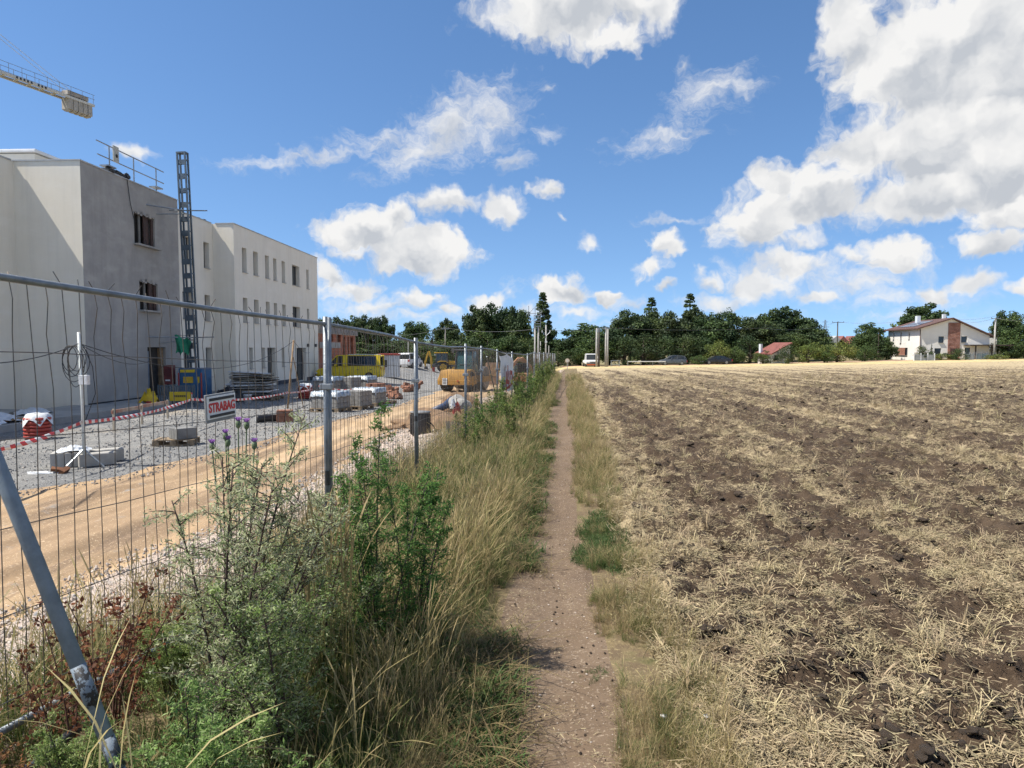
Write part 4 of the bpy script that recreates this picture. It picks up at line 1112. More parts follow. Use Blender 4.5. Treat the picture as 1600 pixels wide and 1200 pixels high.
for q in range(6): MB().tube([(rr.uniform(-.3, .3), rr.uniform(-.12, .12), .01 + rr.random() * .02) for _ in range(5)], .008, 5).build('cord', m_film, t)
MB().box((.28, .05, .06), (.26, .10, .05), (.3, .2, .5)).box((.4, .0, .05), (.08, .22, .08), (.2, .5, .2)).build('rusty_bracket', mat('rust', (.22, .095, .04), .9, (.14, .06, .03), 8), t)

# cable post with box, coil and lines
p = spot(132, 733, 12.8)
t = thing('cable_post', 'thin white steel post on a tripod foot carrying the site cables', 'post', p)
MB().tube([(0, 0, 0), (0, 0, 1.3), (-.03, 0, 2.55)], .028, 8).build('post', mat('white_post', (.56, .60, .60), .5, (.48, .52, .52), 9), t, smooth=True)
for a_ in (0, 2.1, 4.2): MB().tube([(0, 0, .35), (.38 * math.cos(a_), .38 * math.sin(a_), .01)], .018, 6).build('leg', m_galv, t)
MB().box((.08, -.05, 1.66), (.16, .10, .18)).build('junction_box', m_film, t, .01)
t = thing('cable_coil', 'loose coil of black cable hung on the white post', 'cable', p + Vector((0, -.05, 2.30)))
m_cable = mat('black_cable', (.015, .015, .016), .6)
for k in range(6):
    r1, r2 = .14 + .035 * (k % 3), .24 + .05 * (k % 4)
    MB().tube([(-.18 + r1 * math.cos(a_) + .02 * k, .02 * k, .0 - r2 + r2 * math.sin(a_)) for a_ in [q * math.pi / 8 for q in range(17)]], .007, 5, cap=False).build('loop', m_cable, t)
def sagline(a_, b_, sag, n=14): return [tuple(Vector(a_).lerp(Vector(b_), i / n) - Vector((0, 0, sag * 4 * (i / n) * (1 - i / n)))) for i in range(n + 1)]
top1 = p + Vector((-.03, 0, 2.34)); pole2 = spot(449, 630, 26.5)
top2 = pole2 + Vector((.25, .1, 2.62))
t = thing('timber_pole', 'slim leaning timber pole by the slit-window building', 'pole', pole2)
MB().tube([(0, 0, -.05), (.25, .1, 2.65)], .035, 7).build('pole', m_wood, t, smooth=True)
MB().tube([(.5, .4, 0), (.22, .1, 2.0)], .02, 6).build('prop', m_wood, t)
L1 = [(spot(-60, 700, 9.5) + Vector((0, 0, 2.05)), top1, .12), (top1, spot(240, 625, 26) + Vector((0, 0, 1.85)), .28), (top1, top2, .75), (top2, bl(.1, 24, 2.0), .2)]
for k, (a_, b_, sg_) in enumerate(L1):
    o = MB().tube(sagline(a_, b_, sg_), .009, 5).build('cable', m_cable)
    tag(o, ('black cable running from the white post out past the cream wall', 'black cable sagging from the white post to the grey facade door', 'long black cable slung from the white post to the timber pole', 'short black cable from the timber pole to the cream facade')[k], 'cable')
t = MB().tube([tuple(p + Vector(q)) for q in ((.05, 0, 2.3), (.2, .02, 1.9), (.25, 0, 1.4), (.05, 0, .9))], .007, 5).build('cable', m_cable); tag(t, 'black cable end dangling down beside the white post', 'cable')

# barrier tape, red and white
def tape_mat():
    m = bpy.data.materials.new('barrier_tape'); m.use_nodes = True
    g = NT(m.node_tree); b = m.node_tree.nodes['Principled BSDF']
    a_ = g.n('ShaderNodeAttribute'); a_.attribute_name = 'run'
    f_ = g.m('GREATER_THAN', g.m('FRACT', g.m('MULTIPLY', a_.outputs['Fac'], 3.6)), .5)
    g.lk(g.mix(f_, (.60, .045, .05, 1), (.76, .75, .73, 1)), b.inputs['Base Color']); b.inputs['Roughness'].default_value = .45
    return m
m_tape = tape_mat()
def tape(pts, lb, w=.075):
    V, run, F, acc = [], [], [], 0.0
    for i, q in enumerate(pts):
        q = Vector(q)
        if i: acc += (q - Vector(pts[i - 1])).length
        tw = .5 * math.sin(i * .9)
        for s in (-.5, .5):
            V.append(tuple(q + Vector((math.sin(tw) * w * s, 0, math.cos(tw) * w * s)))); run.append(acc + s * w * .9)
    n = len(pts)
    me = np_mesh('barrier_tape', V, np.array([(2 * i, 2 * i + 2, 2 * i + 3, 2 * i + 1) for i in range(n - 1)]), m_tape, attrs={'run': run})
    o = obj('barrier_tape', me)
    md = o.modifiers.new('thick', 'SOLIDIFY'); md.thickness = .002
    return tag(o, lb, 'barrier tape')
tp = p + Vector((0, -.04, .86))
stake = spot(448, 632, 26.2) + Vector((0, 0, .62))
tape(sagline(spot(-40, 720, 9.8) + Vector((0, 0, .72)), tp, .06, 10), 'red and white tape from the white post out past the frame edge')
tape(sagline(tp, spot(300, 655, 19.5) + Vector((0, 0, .80)), .10, 16) + sagline(spot(300, 655, 19.5) + Vector((0, 0, .80)), stake, .12, 16)[1:], 'long red and white tape from the white post to the timber pole')
tape(sagline(stake, spot(500, 616, 33) + Vector((0, 0, .55)), .06, 10), 'short red and white tape beyond the timber pole towards the pallets')
tape(sagline(spot(498, 616, 29.5) + Vector((0, 0, .75)), spot(578, 615, 30.5) + Vector((0, 0, .72)), .16, 12), 'red and white tape slung between the block stacks', .05)
t = thing('stake', 'grey steel stake holding up the middle of the long tape', 'stake', spot(300, 655, 19.5)); MB().tube([(0, 0, -.05), (.01, 0, .95)], .014, 6).build('rod', m_galv, t); MB().tube([(.01, 0, .95), (.01, 0, .99)], .02, 6).build('cap', m_redp, t)
# profile boards: stakes with a board
for k, (px, px2, py, d_) in enumerate(((178, 222, 672, 18.6), (222, 262, 662, 20.5))):
    a_, b_ = spot(px, py, d_), spot(px2, py - 6, d_ + 1.6)
    t = thing('profile_board', ('setting-out board on stakes nearer the white post', 'setting-out board on stakes nearer the yellow sign')[k], 'board', a_)
    for q in (Vector((0, 0, 0)), b_ - a_): MB().box(tuple(q + Vector((0, 0, .27))), (.05, .05, .66)).build('stake', mat('pale_stake', (.46, .40, .31), .9), t)
    d2 = b_ - a_
    MB().box(tuple(d2 / 2 + Vector((0, -.04, .52))), (d2.length * 1.08, .025, .10), (0, -math.atan2(d2.z, d2.xy.length), math.atan2(d2.y, d2.x))).build('board', mat('faded_red_board', (.34, .16, .11), .9, (.42, .33, .25), 3), t)

# sheets and boards on the apron
for k, (x, y, w_, d_, hh, lb) in enumerate(((1.05, -6.0, 1.7, 1.3, .42, 'heap of white sheeting on the apron below the cream wall'), (.0, -7.6, 1.5, 1.0, .16, 'dark and white sheeting lying flat at the cream wall foot'), (.5, -3.4, 1.2, .9, .20, 'white plastic sheet by the building corner'))):
    t = thing('plastic_sheet', lb, 'sheeting', bl(x, y, .21), RZB + k)
    crumple(w_, d_, hh, 20 + k, 14).build('sheet', m_film, t, smooth=True)
    MB().box((.1, .35, .03), (w_ * .7, .5, .05), (0, 0, .2)).build('membrane', m_black, t)
t = thing('plank', 'rusty weathered plank lying along the apron edge', 'plank', bl(1.6, -6.9, .235), RZB)
MB().box((0, 0, .02), (.22, 3.2, .045), (0, 0, .05)).build('board', mat('rust_plank', (.30, .16, .09), .9, (.20, .11, .07), 5), t)
MB().box((.1, .5, .065), (.2, 2.4, .04), (0, .02, -.12)).build('board', m_wood, t)
p = spot(233, 626, 25.8)
p.z = -.55 + .21
t = thing('yellow_bundle', 'bright yellow tarpaulin bundle on the apron by the doorway', 'bundle', p)
crumple(.62, .55, .50, 31, 10).build('tarpaulin', mat('yellow_tarp', (.68, .46, .015), .55, (.55, .36, .01), 5), t, smooth=True)
MB().box((.12, -.22, .04), (.2, .12, .08)).build('red_cap', m_redp, t, .02)
# insulation boards pile on a pallet
p = spot(390, 618, 30.5)
pallet(loc=p + Vector((.2, 0, 0)), w=2.3, d=1.2, label='wide pallet under the insulation pile', rz=RZB)
t = thing('insulation_pile', 'sagging pile of torn insulation boards and sheeting by the cream facade', 'insulation', p, RZB)
rr = random.Random(12)
mi = [mat('wool_tan', (.30, .27, .21), .95, (.22, .20, .16), 6), mat('wool_grey', (.36, .355, .34), .95, (.27, .265, .255), 6), m_film, mat('wool_dark', (.13, .125, .12), .95)]
for k in range(30):
    z = .17 + k * .036
    w_ = 2.3 - .55 * (k / 30)
    MB().box((rr.uniform(-.16, .16) + .15, rr.uniform(-.12, .12), z), (w_ * rr.uniform(.7, 1.0), rr.uniform(.8, 1.15), .045), (rr.uniform(-.06, .06), rr.uniform(-.07, .07), rr.uniform(-.25, .25))).build('board', mi[rr.choice((0, 0, 1, 1, 1, 2, 3))], t, .008, seg=1)
t = thing('rubbish_bag', 'black rubbish bags slumped against the insulation pile', 'rubbish', spot(346, 622, 29.5))
for k, (x, y, s_) in enumerate(((0, 0, .55), (.45, -.25, .62), (.85, -.35, .5))):
    crumple(s_ * 1.2, s_ * 1.1, s_, 40 + k, 9).build('bag', m_black, t, loc=(x, y, 0), smooth=True)
t = thing('bucket', 'white plastic bucket in front of the insulation pile', 'bucket', spot(387, 627, 28.5))
MB().lathe([(.13, 0), (.16, .34), (.17, .34), (.17, .37), (.12, .37)], (0, 0, 0), 18).build('tub', m_film, t, smooth=True)
MB().tube([(-.16, 0, .34), (-.1, -.06, .2), (.1, -.06, .2), (.16, 0, .34)], .006, 5).build('handle', m_black, t)
# black pipe and the brick block
t = thing('plastic_pipe', 'short thick black drain pipe lying on the gravel', 'pipe', spot(420, 661, 20.8), R(28))
MB().lathe([(.115, -.36), (.125, -.36), (.125, -.30), (.112, -.29), (.112, .34), (.10, .34)], (0, 0, .125), 18, 'x').build('pipe', m_black, t, smooth=True)
MB().lathe([(.094, -.372), (.094, -.362)], (0, 0, .125), 16, 'x').build('end_cap', m_film, t)
t = thing('brick_block', 'two stacked red hollow bricks at the end of the black pipe', 'bricks', spot(446, 659, 21.0), R(12))
for k in range(4): obj('brick', br, t, (-.13 + .245 * (k % 2), 0, .09 + .185 * (k // 2)), (0, 0, .03 * k))

# black ribbed tank, concrete lumps, soil heap with pipe near the fence
p = spot(657, 683, 16.6)
t = thing('water_tank', 'black ribbed plastic tank on the gravel behind the fence', 'tank', p)
MB().lathe([(.20, 0), (.235, .03), (.235, .54), (.22, .56)], (0, 0, 0), 28).build('shell', m_black, t, smooth=True)
for k in range(14):
    a_ = 2 * math.pi * k / 14
    MB().box((.238 * math.cos(a_), .238 * math.sin(a_), .28), (.03, .035, .48), (0, 0, a_)).build('rib', m_black, t, .006, seg=1)
MB().lathe([(.25, .55), (.25, .58), (.05, .60)], (0, 0, 0), 28).build('lid', mat('lid_grey', (.23, .235, .24), .6), t, smooth=True)
MB().tube([(.25, .0, .3), (.34, -.1, .22), (.42, -.05, .05), (.6, 0, .02)], .015, 6).build('hose', m_black, t)
def lump(seed, sx, sy, sz, n=3, rough=.25):
    bm = bmesh.new(); bmesh.ops.create_icosphere(bm, subdivisions=n, radius=1)
    r2 = random.Random(seed)
    ph = [(r2.uniform(1.5, 4), r2.uniform(0, 6), r2.uniform(1.5, 4), r2.uniform(0, 6)) for _ in range(4)]
    for v in bm.verts:
        d_ = sum(math.sin(v.co.x * a + b) * math.cos(v.co.y * c + d + v.co.z * a) for a, b, c, d in ph) * rough / 2 + r2.uniform(-.5, .5) * rough * .35
        v.co *= 1 + d_
        v.co.x *= sx; v.co.y *= sy; v.co.z = max(-.05, v.co.z) * sz
    me = bpy.data.meshes.new('lump'); bm.to_mesh(me); bm.free()
    return me
m_soil = mat('dug_soil', (.235, .15, .085), .95, (.155, .098, .058), 3, bump=.8, bscale=18)
for k, (px, py, d_, sx, sy, sz, lb) in enumerate(((692, 664, 18.6, 1.0, 1.3, .48, 'brown dug soil heap between the tank and the fence'), (640, 652, 19.5, .75, .7, .20, 'low dark soil ridge left of the black tank'), (724, 645, 21.5, .6, .9, .42, 'second brown soil heap behind the concrete lump'), (718, 626, 27, .8, 1.0, .5, 'soil heap beside the roller drum'))):
    me = lump(60 + k, sx, sy, sz, 4, .28); me.materials.append(m_soil)
    o = obj('soil_heap', me, None, spot(px, py, d_)); tag(o, lb, 'soil heap')
for k, (px, py, d_, s_, lb) in enumerate(((718, 655, 19.2, .30, 'large pale concrete lump on the dug soil'), (706, 636, 23.5, .26, 'pale concrete lump beyond the large one'), (607, 770, 11.0, .16, 'grey stone block in the weeds at the fence foot'), (628, 772, 11.2, .14, 'smaller grey stone beside the block at the fence foot'))):
    me = lump(80 + k, s_ * 1.2, s_, s_ * 1.1, 3, .2); me.materials.append(m_conc)
    q = spot(px, py, d_); o = obj('concrete_lump', me, None, q + Vector((0, 0, .38 if k == 0 else .1 if k == 1 else 0))); tag(o, lb, 'concrete')
t = thing('drain_pipe', 'dark blue plastic pipe end sticking out of the soil heap', 'pipe', spot(688, 655, 19.0) + Vector((0, 0, .42)), R(35))
MB().tube([(-.35, -.1, -.05), (.15, 0, .1), (.5, .2, .26)], .10, 14).build('pipe', mat('pipe_blue', (.045, .065, .12), .5), t, smooth=True)
MB().tube([(-.37, -.104, -.056), (-.30, -.09, -.035)], .115, 14).build('socket', mat('pipe_blue', (.045, .065, .12), .5), t, smooth=True)
t = thing('tape_scrap', 'scrap of red and white tape caught on a stick by the fence', 'tape', spot(712, 668, 17.2), .3)
MB().tube([(0, 0, 0), (.03, 0, .75)], .012, 5).build('stick', m_wood, t)
crumple(.22, .10, .30, 51, 7).build('red_strip', m_redp, t, loc=(.03, -.02, .35)); crumple(.14, .08, .24, 52, 7).build('white_strip', m_film, t, loc=(-.07, -.02, .52))
t = thing('trench_board', 'short timber trench boards propped on the bank', 'boards', spot(716, 700, 15.0), R(20))
for k in range(4): MB().box((k * .12 - .2, .03 * k, .16 - .02 * k), (.10, .03, .42), (R(-14), .1 * (k - 1.5), 0)).build('board', mat('grey_board', (.20, .18, .165), .9, (.14, .125, .115), 6), t)

# ------------------------------------------------------------------ grasses and weeds
m_leaf = leaf_mat('foliage', .5, .15)
m_grass = leaf_mat('grass_blades', .42, .26)
m_straw = leaf_mat('straw_stalks', .12, .22, .7)
TAN, GOLD, YG, GRN, DGRN = np.array((.33, .255, .125)), np.array((.43, .345, .175)), np.array((.20, .21, .060)), np.array((.085, .128, .036)), np.array((.046, .085, .028))
def blades(n, r, hgt, hvar, width, lean, c0, c1, head=0.0, seed=0, cvar=.2, flop=0.0, curve=2.0):
    """a tuft of n bent blades; c0 at the root, c1 at the tip; head widens the tip into a seed head"""
    g = np.random.default_rng(seed)
    t = np.array([0, .3, .6, .82, .92, 1.0]); K = len(t)
    a = g.uniform(0, 2 * np.pi, n); rad = r * np.sqrt(g.uniform(0, 1, n))
    base = np.stack([rad * np.cos(a), rad * np.sin(a), -.01 * np.ones(n)], 1)
    hh = hgt * (1 + hvar * g.uniform(-1, 1, n)); d = g.uniform(0, 2 * np.pi, n)
    ln = lean * g.uniform(.2, 1.6, n) * (1 + flop * (g.random(n) < .15) * 2)
    dirv = np.stack([np.cos(d), np.sin(d), np.zeros(n)], 1)
    side = np.stack([-np.sin(d + g.uniform(-.8, .8, n)), np.cos(d), g.uniform(-.2, .2, n)], 1)
    tt = t[None, :, None]
    ctr = base[:, None, :] + dirv[:, None, :] * (ln * hh)[:, None, None] * tt ** curve + np.array((0, 0, 1.0))[None, None, :] * hh[:, None, None] * (tt - .38 * np.minimum(ln, 1.4)[:, None, None] * tt ** (curve + .6))
    wp = np.array([1, .95, .75, .55, .4, .06]) if not head else np.array([.8, .7, .55, .5 + head, .5 + head * 1.0, .12])
    ww = width * g.uniform(.7, 1.3, n)[:, None] * wp[None, :]
    V = np.stack([ctr - side[:, None, :] * ww[:, :, None] / 2, ctr + side[:, None, :] * ww[:, :, None] / 2], 2)     # n,K,2,3
    mixv = (t[None, :] ** .8 * g.uniform(.6, 1.25, n)[:, None]).clip(0, 1)[:, :, None]
    c = (np.asarray(c0) * (1 - mixv) + np.asarray(c1) * mixv) * (1 + cvar * g.uniform(-1, 1, n))[:, None, None]
    C = np.repeat(c[:, :, None, :], 2, 2)
    i = (np.arange(n)[:, None] * K + np.arange(K - 1)[None, :]).ravel() * 2
    F = np.stack([i, i + 1, i + 3, i + 2], 1)
    return V.reshape(-1, 3), F, C.reshape(-1, 3)
def join(parts):
    V, F, C, n = [], [], [], 0
    for v, f, c in parts: V.append(v); F.append(f + n); C.append(c); n += len(v)
    return np.concatenate(V), np.concatenate(F), np.concatenate(C)
def mk(name, parts, m): v, f, c = join(parts); return np_mesh(name, v, f, m, c)
tall = [mk('tall_grass', [blades(20, .07, .50, .35, .0030, .34, YG * .75, GOLD, 1.1, 10 + k), blades(16, .08, .27, .4, .0042, .55, GRN, YG, 0, 30 + k)], m_grass) for k in range(6)]
dryg = [mk('dry_grass', [blades(26, .08, .44, .4, .0027, .42, TAN * .8, GOLD * .98, .9, 50 + k), blades(12, .1, .16, .5, .004, .9, TAN * .65, TAN, 0, 70 + k)], m_grass) for k in range(6)]
green = [mk('green_grass', [blades(26, .08, .30, .45, .0048, .55, GRN * .8, GRN * 1.3, 0, 90 + k), blades(6, .06, .40, .3, .003, .3, YG, GOLD, 1.2, 110 + k)], m_grass) for k in range(6)]
short = [mk('short_grass', [blades(26, .10, .075, .5, .007, .9, DGRN, GRN, 0, 130 + k)], m_grass) for k in range(4)]
thatch = [mk('thatch', [blades(30, .15, .10, .6, .0035, 2.2, TAN * .55, TAN * .8, 0, 150 + k)], m_grass) for k in range(4)]
GR = tall + dryg + green + short + thatch       # 0-5, 6-11, 12-17, 18-21, 22-25

def verge_points(n, y0, y1, lf, rf, seed, margin=.05):
    g = np.random.default_rng(seed)
    y = np.exp(g.uniform(np.log(y0 + 1), np.log(y1 + 1), n)) - 1
    L, Rr = lf(y) - margin, rf(y) + margin
    s = g.uniform(0, 1, n)
    return L + (Rr - L) * s, y, s, g
P_, S_, I_, R_ = [], [], [], []
def put(x, y, scl, idx, g, tilt=.22, dz=0.0):
    n = len(x)
    P_.append(np.stack([x, y, H(x, y) + dz], 1)); S_.append(scl); I_.append(idx)
    R_.append(np.stack([g.normal(0, tilt, n), g.normal(0, tilt, n), g.uniform(0, 6.28, n)], 1))
# left verge: greener by the fence, tan and tall towards the path
x, y, s, g = verge_points(12500, 1.1, 54, lambda y: fx(y) - .12, lambda y: path_l(y) - .02, 201)
patch = fbm(x * 1.1, y * .7, 3, 81)
u = g.random(len(x))
edge = sstep(.74, 1.0, s); near = sstep(4.6, 1.8, y); shrub = sstep(-.55, -.85, x) * sstep(4.0, 3.2, y)
dryp = np.clip(-.18 + .70 * s + 1.0 * (patch - .5) - .22 * near - .30 * sstep(8.5, 12, y) * (1.15 - s) - .5 * shrub, .04, .88)
idx = np.where(u < dryp * .62, 6 + g.integers(0, 6, len(x)), np.where(u < dryp, g.integers(0, 6, len(x)), 12 + g.integers(0, 6, len(x))))
idx = np.where(g.random(len(x)) < .22, 22 + g.integers(0, 4, len(x)), idx)
scl = (.75 + .5 * g.random(len(x))) * (1 - .74 * edge) * (1 - .32 * near) * (.50 + .70 * fbm(x * .9, y * .9, 2, 83)) * np.clip(1 + (y - 12) * .012, 1, 1.45)
keep = (g.random(len(x)) > edge * .45) & (g.random(len(x)) > .5 * shrub) & ~((y < 5.2) & (s < .30) & (g.random(len(x)) < .8)) & ~((x > path_l(y) - .03))
put(x[keep], y[keep], scl[keep], idx[keep], g)
# a rim of low green at the path edge
x, y, s, g = verge_points(1700, 1.6, 30, lambda y: path_l(y) - .16, lambda y: path_l(y) + .05, 203)
k = fbm(x * 1.5, y * .9, 3, 84) > .50
put(x[k], y[k], .6 + .7 * g.random(k.sum()), np.where(g.random(k.sum()) < .65, 18 + g.integers(0, 4, k.sum()), 22 + g.integers(0, 4, k.sum())), g)
# right margin: low olive and tan tufts, bare soil between
x, y, s, g = verge_points(4600, 1.3, 60, lambda y: path_r(y) + .0, lambda y: verge_r(y) + .05, 205)
patch = fbm(x * 1.6, y * 1.1, 3, 85)
k = patch > .40
x, y, s, patch = x[k], y[k], s[k], patch[k]
u = g.random(len(x))
idx = np.where(u < .30, 6 + g.integers(0, 6, len(x)), np.where(u < .46, g.integers(0, 6, len(x)), np.where(u < .62, 12 + g.integers(0, 6, len(x)), 22 + g.integers(0, 4, len(x)))))
sc_ = (.30 + .38 * g.random(len(x))) * (.5 + .9 * (patch - .25)) * np.clip(.75 + .04 * y, .75, 1.6) * (1 - .4 * np.exp(-((s - 0) / .12) ** 2))
put(x, y, sc_, idx, g)
# lush green patch beside the path and two clovers
for (cx, cy, rx_, ry_, n) in ((at(945, 850, 6.2).x, 6.1, .22, .8, 330), (at(915, 850, 6.2).x, 5.75, .13, .3, 110), (at(930, 1062, 3.5).x, 3.55, .07, .08, 16), (at(965, 835, 6).x, 6.9, .14, .4, 60)):
    g = np.random.default_rng(int(cy * 100)); a = g.uniform(0, 6.28, n); r_ = g.random(n) ** .7 * (.6 + .6 * fbm(np.cos(a) * 2 + cx, np.sin(a) * 2 + cy, 2, 88)) * 1.25
    x, y = cx + rx_ * r_ * np.cos(a), cy + ry_ * r_ * np.sin(a)
    put(x, y, (.30 + .5 * g.random(n)) * (.35 if n < 20 else 1), 18 + g.integers(0, 4, n), g, .3)
# bank behind the fence: scattered weeds and grass
x, y, s, g = verge_points(2600, 2.0, 45, lambda y: b1(y) + .2, lambda y: fx(y) - .1, 207)
k = (s + .55 * fbm(x, y, 3, 86) > .98)
put(x[k], y[k], .6 + .6 * g.random(k.sum()), np.where(g.random(k.sum()) < .5, 12 + g.integers(0, 6, k.sum()), np.where(g.random(k.sum()) < .5, g.integers(0, 6, k.sum()), 6 + g.integers(0, 6, k.sum()))), g)
scatter('grass', GR, np.concatenate(P_), np.concatenate(R_), np.concatenate(S_), np.concatenate(I_), 'dry golden and green grass along both sides of the path', 'grass')

# straw on the field
def straws(n, r, l, w, seed, up=.15, c=GOLD):
    g = np.random.default_rng(seed)
    a = g.uniform(0, 6.28, n); rad = r * np.sqrt(g.random(n)); d = g.uniform(0, 6.28, n); L = l * g.uniform(.35, 1.3, n)
    b0 = np.stack([rad * np.cos(a), rad * np.sin(a), g.uniform(0, .03, n)], 1)
    e = np.abs(g.normal(0, up, n))
    dv = np.stack([np.cos(d) * np.cos(e), np.sin(d) * np.cos(e), np.sin(e)], 1)
    bend = g.normal(0, .18, (n, 3)); bend[:, 2] = -np.abs(bend[:, 2]) * .6
    t = np.array([-.5, 0, .5])[None, :, None]
    ctr = b0[:, None, :] + dv[:, None, :] * L[:, None, None] * t + bend[:, None, :] * (t ** 2) * L[:, None, None] + np.array((0, 0, .012))
    side = np.stack([-np.sin(d), np.cos(d), g.normal(0, .5, n)], 1); side /= np.linalg.norm(side, axis=1)[:, None]
    ww = w * g.uniform(.6, 1.4, n)[:, None, None]
    V = np.stack([ctr - side[:, None, :] * ww / 2, ctr + side[:, None, :] * ww / 2], 2)
    C = np.repeat((np.asarray(c) * g.uniform(.55, 1.2, (n, 1)))[:, None, :], 6, 1)
    i = (np.arange(n)[:, None] * 3 + np.arange(2)[None, :]).ravel() * 2
    return V.reshape(-1, 3), np.stack([i, i + 1, i + 3, i + 2], 1), C.reshape(-1, 3)
STRAW = np.array((.42, .34, .205)); 
sp = [mk('straw', [straws(13, .085, .085, .0030, 300 + k, .22, STRAW), straws(10, .10, .04, .004, 320 + k, .25, STRAW * .8)], m_straw) for k in range(6)]
sp += [mk('stubble_tuft', [blades(18, .035, .13, .5, .0045, .55, STRAW * .9, STRAW * 1.1, 0, 340 + k), straws(10, .1, .12, .004, 350 + k, .2, STRAW)], m_straw) for k in range(3)]
sp += [mk('chaff', [straws(22, .15, .034, .0040, 360 + k, .2, STRAW * .85)], m_straw) for k in range(3)]
g = np.random.default_rng(210)
n = 52000
y = np.exp(g.uniform(np.log(1.5), np.log(60), n)); xr_ = .86 * y + 1.6
x = verge_r(y) - .08 + g.random(n) * xr_
sm = straw_mask(x, y)
k = g.random(n) < np.clip((sm - .465) * 5.0, .13, .85)
x, y = x[k], y[k]; n = len(x)
u = g.random(n)
idx = np.where(u < .60, g.integers(0, 6, n), np.where(u < .645, 6 + g.integers(0, 3, n), 9 + g.integers(0, 3, n)))
scl = (.65 + .7 * g.random(n)) * np.clip(.9 + (y - 6) * .045, .9, 2.6)
z = H(x, y) + field_relief(x, y) * np.minimum(1, (x - verge_r(y)).clip(0) * 9) + .004
scatter('straw', sp, np.stack([x, y, z], 1), np.stack([g.normal(0, .28, n), g.normal(0, .28, n), g.uniform(0, 6.28, n)], 1), scl, idx, 'pale chopped straw strewn over the ploughed field', 'straw')
# clods
m_clod = mat('clod_soil', (.075, .052, .034), .97, (.050, .035, .023), 14, bump=.8, bscale=45, coords='Object')
cl = []
for k in range(5):
    me = lump(400 + k, 1, .8, .62, 3, .62); me.materials.append(m_clod); me.polygons.foreach_set('use_smooth', [True] * len(me.polygons)); cl.append(me)
n = 9000
y = np.exp(g.uniform(np.log(1.5), np.log(45), n)); x = verge_r(y) + .1 + g.random(n) * (.86 * y + 1.5)
k = g.random(n) < np.clip(1.15 - straw_mask(x, y) * 1.2, .1, 1); x, y = x[k], y[k]; n = len(x)
s_ = .006 + .036 * g.random(n) ** 2.6 * np.clip(.8 + y * .05, .8, 2.4)
scatter('soil_clods', cl, np.stack([x, y, H(x, y) + field_relief(x, y) + s_ * .25], 1), np.stack([g.uniform(-.5, .5, n), g.uniform(-.5, .5, n), g.uniform(0, 6.28, n)], 1), s_, g.integers(0, 5, n), 'dark soil clods lying on the ploughed field', 'clods')
# stones of the grey yard and the pale bank
mst = [mat('stone_grey', (.27, .27, .265), .9, (.17, .172, .178), 30), mat('stone_pale', (.50, .44, .385), .9, (.38, .33, .28), 30)]
stn = []
for q in range(2):
    for k in range(3):
        me = lump(420 + k + 10 * q, 1, .8, .7, 1, .3); me.materials.append(mst[q]); stn.append(me)
n = 16000
y = np.exp(g.uniform(np.log(6.5), np.log(34), n)); x = b2(y) + .5 - g.random(n) ** 1.3 * 11
k = x > -13; x, y = x[k], y[k]; n = len(x)
scatter('yard_gravel', stn[:3] + stn[3:4], np.stack([x, y, H(x, y) + .006], 1), g.uniform(0, 6.28, (n, 3)), (.008 + .016 * g.random(n) ** 2) * np.clip(.6 + y * .05, .8, 1.9), np.where(g.random(n) < .85, g.integers(0, 3, n), 3), 'loose grey crushed stone on the yard', 'gravel')
n = 15000
y = np.exp(g.uniform(np.log(2.6), np.log(22), n)); L_, R2 = b1(y) - .35, fx(y) - .15
x = L_ + (R2 - L_) * g.random(n) ** .9
scatter('bank_gravel', stn[3:] + stn[:1], np.stack([x, y, H(x, y) + .008], 1), g.uniform(0, 6.28, (n, 3)), (.009 + .022 * g.random(n) ** 2) * np.clip(.7 + y * .05, .8, 1.7), np.where(g.random(n) < .88, g.integers(0, 3, n), 3), 'pale pinkish gravel banked against the fence', 'gravel')

